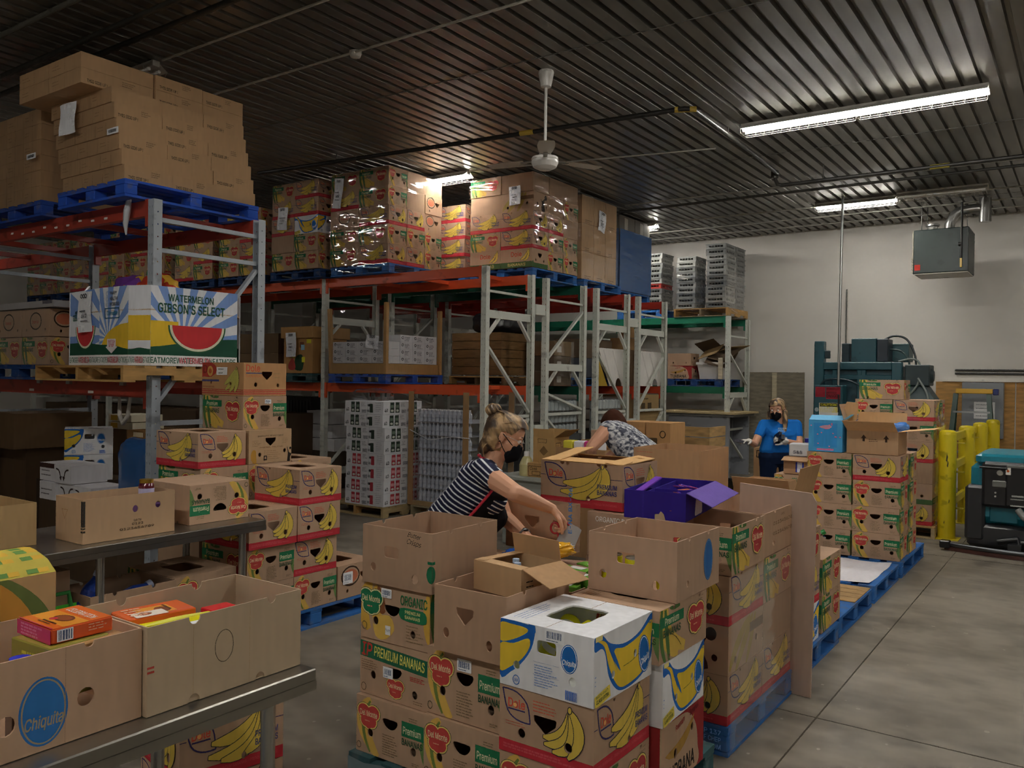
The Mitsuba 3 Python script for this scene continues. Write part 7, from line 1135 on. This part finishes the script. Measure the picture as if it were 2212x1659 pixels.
for (a, b) in ((10.995, 12.205), (12.395, 13.455), (13.645, 14.805)):
    for z in (.35, .78, 1.12): MB().bx([a, 1.36, z], [b, 1.40, z+.10], 'd0ba1e', bev=.006).put(pk(k, 'rail'), 'paint'); MB().bx([a, 1.24, z-.01], [a+.10, 1.36, z+.0], 'b8a41c').put(pk(k, 'bracket'), 'paint')
lab(k, 'yellow guard rails running between the yellow posts', 'rail')
# ------------------------------------------------------------------ floor scrubber at the right edge
k = nk('floor_scrubber'); SX, S0, S1 = 10.2, .10, 1.12; TL, BK = '1f7a8c', '1c1d20'
def sp_(name, lo, hi, c=BK, mat='plast', bev=.02): MB().bx(lo, hi, c, bev=bev).put(pk(k, name), mat)
sp_('tank', [SX+.12, S0+.06, .30], [SX+1.2, S1-.02, .98], TL, bev=.08); sp_('cover', [SX+.06, S0+.03, .95], [SX+1.15, S1-.07, 1.06], TL, bev=.06); sp_('rear_panel', [SX, S0+.16, .50], [SX+.13, S1-.14, .985], BK, bev=.03); sp_('chassis', [SX+.05, S0+.06, .06], [SX+1.2, S1, .30], '232528', bev=.03); sp_('side_column', [SX+.03, S1-.17, .12], [SX+.25, S1+.02, .72], '26282b', bev=.03)
sp_('center_console', [SX-.03, S0+.42, .52], [SX+.05, S0+.66, .96], '141518'); sp_('console_top', [SX-.035, S0+.43, .93], [SX+.03, S0+.65, .962], '6a6c6a', bev=.008)
for (y, c) in ((S1-.30, '6a6c68'), (S0+.30, '4a4c4a')): sp_('gauge_panel', [SX-.02, y-.09, .72], [SX+.02, y+.06, .79], c, bev=.008)
for (y, z) in ((S1-.31, .875), (S0+.32, .875)): MB().lathe([(0, 0), (.028, 0), (.032, .02), (.032, .04)], 'b8bab8', 14, (SX-.03, y, z), rotaxis([0, 1, 0], PI/2)).put(pk(k, 'dial'), 'metal')
for (y, z) in ((S1-.27, .66), (S1-.27, .62), (S0+.28, .66), (S0+.28, .62), (S0+.28, .58), (S0+.36, .70)): MB().lathe([(0, -.012), (.010, -.012), (.010, 0)], 'd8dad6', 8, (SX-.001, y, z), rotaxis([0, 1, 0], PI/2)).put(pk(k, 'knob'), 'metal')
for yy in (S1-.12, S0+.40): MB().tube([[SX-.03, yy, .925], [SX-.03, yy-.26, .925]], .014, '111214', 10).put(pk(k, 'grab_bar'), 'plast')
m = MB()
for (y, z, w, h, c) in ((S0+.655, .86, .045, .075, 'e8e4da'), (S0+.47, .875, .05, .055, 'dce4f0'), (S0+.60, .63, .11, .018, '9a9c98'), (S0+.61, .60, .12, .012, '8a8c88'), (S0+.61, .53, .13, .014, 'a8aaa6')): m.flat(R_(0, 0, w, h), c, [SX-.031, y, z], [0, -1, 0], [0, 0, 1], .001)
m.flat(E_(.02, .03, .012, .014), 'c8602c', [SX-.031, S0+.655, .87], [0, -1, 0], [0, 0, 1], .002).flat(E_(.025, .025, .016, .018), '2a5ab0', [SX-.031, S0+.47, .875], [0, -1, 0], [0, 0, 1], .002); m.put(k+'__decals', 'card')
for yy in (S0+.16, S0+.55): sp_('recess', [SX+.10, yy, .33], [SX+.125, yy+.26, .52], '17616f', bev=.008)
MB().tube(spl([[SX-.02, S0+.54, .50], [SX-.06, S0+.47, .42], [SX-.09, S0+.30, .33], [SX-.12, S0+.08, .27], [SX-.12, S0-.02, .16], [SX-.10, S0+.16, .12], [SX-.08, S0+.36, .10]], 6, False), .034, '7a7c78', 12).put(k+'__suction_hose', 'plast')
for i in range(3): MB().tube([[SX-.02+.02*i, S1-.30-.2*i, .14], [SX-.02+.02*i, S1-.48-.2*i, .19], [SX-.02, S1-.5-.2*i, .10]], .03, '17181a', 8).put(pk(k, 'pipe'), 'plast')
for yy in (S0+.08, S1-.10): MB().lathe([(0, -.04), (.10, -.04), (.11, 0), (.10, .04), (0, .04)], '141416', 18, (SX+.55, yy, .11), rotaxis([1, 0, 0], PI/2)).put(pk(k, 'wheel'), 'plast')
ss = np.linspace(0, 1, 15); arc = [[SX-.20+.14*(2*t-1)**2, S1+.20-1.5*t, .07] for t in ss]; MB().tube(arc, .026, '55575a', 8).put(k+'__squeegee_bar', 'metal'); MB().grid(np.array([[[p[0], p[1], z] for p in arc] for z in (.002, .06)]), '4a2a26').put(k+'__squeegee_blade', 'plast'); sp_('squeegee_end', [SX-.13, S1+.14, .03], [SX-.02, S1+.24, .11], '141416', bev=.01)
MB().bx([SX-.16, S0+.5, .085], [SX+.1, S0+.62, .14], '1a1b1d').put(k+'__squeegee_arm', 'paint'); lab(k, 'teal and black floor scrubber cut off by the right edge', 'floor scrubber')
# ------------------------------------------------------------------ unit heater
k = nk('unit_heater'); HX, H0, H1, Z0, Z1 = 14.5, 1.62, 2.40, 3.56, 4.25; m = MB().bx([HX, H0, Z0], [HX+.75, H1, Z1], '1c2a28', bev=.012); m.put(k+'__casing', 'paint')
MB().bx([HX+.005, H1, Z0+.28], [HX+.74, H1+.012, Z1-.01], 'b8b09a', bev=.003).put(k+'__side_panel', 'paint')
MB().bx([HX+.02, H1, Z0+.0], [HX+.73, H1+.004, Z0+.28], '0f1312').put(k+'__grille_back', 'paint')
for i in range(6):
    for a, b in ((.03, .37), (.39, .72)): MB().bx([HX+a, H1+.004, Z0+.02+.042*i], [HX+b, H1+.03, Z0+.045+.042*i], 'a8a08a', rotaxis([1, 0, 0], .3)).put(pk(k, 'louver'), 'paint')
MB().bx([HX+.01, H0+.01, Z0-.012], [HX+.74, H1-.01, Z0-.0], 'a8a294').put(k+'__base_pan', 'paint'); MB().flat(R_(0, 0, .085, .09), 'b83a30', [HX, H1-.02, Z0+.05], [0, -1, 0], [0, 0, 1], .003).put(k+'__red_label', 'card')
MB().tube(spl([[HX+.3, H0+.30, Z1], [HX+.3, H0+.30, Z1+.12], [HX+.32, H0+.20, Z1+.28], [HX+.34, H0+.02, Z1+.32], [HX+.34, H0-.12, Z1+.32]], 6, False), .075, 'a8a8a4', 14).put(k+'__flue_pipe', 'metal'); MB().tube([[HX+.34, H0-.18, Z1+.10], [HX+.34, H0-.18, CEIL]], .085, '9a9a96', 14).put(k+'__flue_stack', 'metal'); MB().lathe([(.075, 0), (.08, .08), (.1, .09), (.1, .12), (0, .13)], '9c9c98', 14, (HX+.3, H0+.55, Z1)).put(k+'__draft_cap', 'metal')
MB().tube([[HX-.03, H0+.10, CEIL-.1], [HX-.03, H0+.10, Z0+.20]], .016, '1a1a1a', 8).put(k+'__gas_pipe', 'paint'); MB().bx([HX-.05, H0+.085, Z0+.06], [HX-.02, H0+.115, Z0+.2], 'd0a82a', bev=.004).put(k+'__yellow_valve', 'plast'); MB().lathe([(0, -.02), (.03, -.02), (.03, .02), (0, .02)], '4a4c4a', 10, (HX-.03, H0+.12, Z0+.42), rotaxis([1, 0, 0], PI/2)).put(k+'__regulator', 'metal')
for (x, y) in ((HX+.1, H0+.1), (HX+.1, H1-.1), (HX+.65, H0+.1), (HX+.65, H1-.1)): MB().tube([[x, y, Z1], [x, y, CEIL]], .006, '4a4a48', 6).put(pk(k, 'hanger_rod'), 'metal')
lab(k, 'dark green unit heater hung from the ceiling before the far wall', 'heater')
# ------------------------------------------------------------------ ceiling fan
k = nk('ceiling_fan'); fx, fy = 6.62, 4.30; zm = 3.86
MB().lathe([(.0, CEIL), (.07, CEIL), (.075, CEIL-.02), (.05, CEIL-.15), (.018, CEIL-.16)], 'd8d6d0', 18, (fx, fy, 0)).put(k+'__canopy', 'plast'); MB().tube([[fx, fy, CEIL-.15], [fx, fy, zm+.10]], .014, 'd8d6d0', 10).put(k+'__rod', 'plast'); MB().lathe([(.02, .22), (.035, .2), (.055, .10), (.06, .09)], 'd8d6d0', 16, (fx, fy, zm-.02)).put(k+'__rod_cup', 'plast')
MB().lathe([(.06, .08), (.125, .07), (.128, .05), (.118, .045)], 'dad8d2', 24, (fx, fy, zm-.03)).lathe([(.118, .045), (.128, .04), (.128, .02), (.11, -.02), (.06, -.045), (0, -.05)], 'dad8d2', 24, (fx, fy, zm-.03)).put(k+'__motor', 'plast')
for i, a in enumerate((-.45, -.45+2*PI/3, -.45+4*PI/3)):
    d = np.array([math.cos(a), math.sin(a), 0]); n = np.array([-d[1], d[0], 0]); MB().bar(np.array([fx, fy, zm+.02])+d*.10, np.array([fx, fy, zm+.02])+d*.26, .04, .006, '9a9890').put(pk(k, 'blade_arm'), 'metal')
    rr = np.linspace(.22, .62, 8); P = np.array([[np.array([fx, fy, zm+.026+.22*w*.1*s])+d*r+n*w*s for r in rr for w in [.05+.03*math.sin((r-.22)/.4*PI*.8)*1.]] for s in (-1, 1)]); MB().grid(P, 'cfc8ba').grid(P[::-1]-[0, 0, .004], 'cfc8ba').put(pk(k, 'blade'), 'plast')
lab(k, 'white three-bladed ceiling fan on a rod', 'fan')
k = nk('smoke_detector'); MB().lathe([(.0, 0), (.055, 0), (.055, -.02), (.045, -.05), (.02, -.06), (0, -.06)], 'c8c6be', 16, (5.29, 5.48, CEIL)).put(k, 'plast'); lab(k, 'small round detector on the ceiling left of the fan', 'detector')
# ------------------------------------------------------------------ pipes and conduits under the deck
def pipe(pts, r, c, label, name='ceiling_pipe', mat='paint', hang=None):
    k = nk(name); MB().tube(pts, r, c, 10).put(k+'__run', mat)
    for p in hang or (): MB().tube([[p[0], p[1], p[2]], [p[0], p[1], CEIL]], .006, '3a3a36', 5).put(pk(k, 'hanger'), 'paint')
    lab(k, label, 'pipe'); return k
g = pipe([[7.45, 9.6, 4.62], [7.80, 6.2, 4.62], [8.05, 3.52, 4.62], [8.12, 3.45, 4.62], [10.3, 3.50, 4.62], [11.25, 3.55, 4.62]], .026, '23221f', 'black gas pipe with yellow bands running behind the fan', hang=[(7.6, 8.2, 4.62), (7.85, 5.6, 4.62), (9.2, 3.48, 4.62)])
for (a, b) in (([8.03, 3.62, 4.62], [8.13, 3.42, 4.62]), ([7.86, 5.45, 4.62], [7.88, 5.28, 4.62])): MB().tube([a, b], .029, 'b89a3a', 10).put(pk(g, 'yellow_band'), 'paint')
g = pipe([[11.25, 3.60, 4.66], [11.3, 3.60, 4.56], [11.33, 3.58, 4.50], [11.42, 3.55, 4.50], [11.45, -6, 4.50]], .026, '23221f', 'lower black gas pipe running to the right edge, with a yellow band', hang=[(11.42, 3.0, 4.5), (11.43, 0.2, 4.5)]); MB().tube([[11.43, 1.72, 4.5], [11.43, 1.5, 4.5]], .029, '9a8a3a', 10).put(pk(g, 'yellow_band'), 'paint'); MB().lathe([(0, -.05), (.05, -.05), (.05, .05), (0, .05)], '55544e', 10, (11.27, 3.60, 4.62)).put(pk(g, 'valve'), 'metal')
for i, (pts, r, c, s) in enumerate((([[5.25, 9.0, 4.70], [5.29, -6, 4.70]], .011, 'b0aea4', 'thin pale conduit crossing above the fan'), ([[3.29, 12, 4.69], [3.38, -6, 4.69]], .022, '55544c', 'grey conduit at the upper left corner'), ([[3.78, 14, 4.66], [3.62, -6, 4.66]], .026, '2b2a26', 'dark pipe, left of a close pair at the upper left'), ([[4.0, 14, 4.66], [3.9, -6, 4.66]], .026, '2b2a26', 'dark pipe, right of the close pair at the upper left'), ([[4.42, 7.1, 4.70], [4.36, -6, 4.70]], .011, 'b4b2a8', 'pale conduit leading to the unlit caged lamp'), ([[9.15, 7.2, 4.70], [9.9, 3.9, 4.70]], .010, 'b0aea4', 'pale conduit leading off the lamp above the wrapped stacks'), ([[12.3, 6.4, 4.69], [12.4, -6, 4.69]], .013, '8a8880', 'grey conduit before the lamp near the far wall'), ([[14.0, 8, 4.69], [14.1, -6, 4.69]], .013, 'a8a69c', 'pale conduit beside the lamp near the far wall'), ([[14.9, 8, 4.69], [14.9, -6, 4.69]], .013, 'a8a69c', 'pale conduit close to the far wall'), ([[15.6, 8, 4.69], [15.6, -6, 4.69]], .013, 'a8a69c', 'last pale conduit along the far wall'), ([[12.6, 8, 4.66], [12.6, -6, 4.66]], .02, '3a3a36', 'dark conduit running above the unlit lamp'))): pipe(pts, r, c, s, 'conduit')
pipe([[13.55, 3.26, CEIL-.0], [13.55, 3.28, 1.775]], .02, 'a8aaa8', 'vertical metal conduit dropping from the ceiling to the baler control box', 'drop_conduit', 'metal'); pipe([[16.2, 3.80, 2.0], [16.2, 3.80, 3.55]], .014, '55564f', 'thin dark rod standing up behind the baler', 'thin_rod')
# small things by the far rack
k = nk('waste_bin'); MB().lathe([(.14, .0), (.17, .55), (.18, .56)], '17181a', 14, (10.3, 3.72, 0)).lathe([(0, .01), (.14, .01)], '17181a', 14, (10.3, 3.72, 0)).put(k, 'plast'); lab(k, 'black waste bin left of the woman in blue', 'bin')
k = nk('yellow_bucket'); MB().bx([9.9, 3.80, 0], [10.15, 4.05, .40], 'd8c01c', bev=.03).put(k, 'plast'); lab(k, 'yellow mop bucket at the foot of the wall rack', 'bucket')
plainbox([10.3, 3.1, 0], [10.75, 3.48, .52], '8a6a48', 'lower dark brown carton behind the woman in blue'); plainbox([10.3, 3.08, .522], [10.75, 3.50, .98], 'a5835e', 'carton with a dark framed word behind the woman in blue', [('x', R_(.04, .34, .34, .42).exterior.buffer(.006), '3a2c20'), ('x', TX("HERSHEY'S", .06, .36, .04, .26), '3a2c20')]); plainbox([10.3, 3.10, .982], [10.72, 3.42, 1.16], 'a07c56', 'carton with white label behind the woman in blue', [('x', R_(.05, .03, .24, .13), 'e4e4e2'), ('x', lines(.07, .05, .22, .08, 3, .012), '6a6a6c')]); plainbox([10.4, 3.1, 1.162], [10.7, 3.35, 1.30], '6a5036', 'small dark carton topmost behind the woman in blue')
for _k, _d in labels.items():                            # keep every label within sixteen words
    _w = _d['label'].split()
    if len(_w) > 16: _d['label'] = ' '.join(w for w in _w if w not in ('the', 'a', 'of', 'its', 'with', 'and') or 0)
    if len(_d['label'].split()) > 16: _d['label'] = ' '.join(_d['label'].split()[:16])
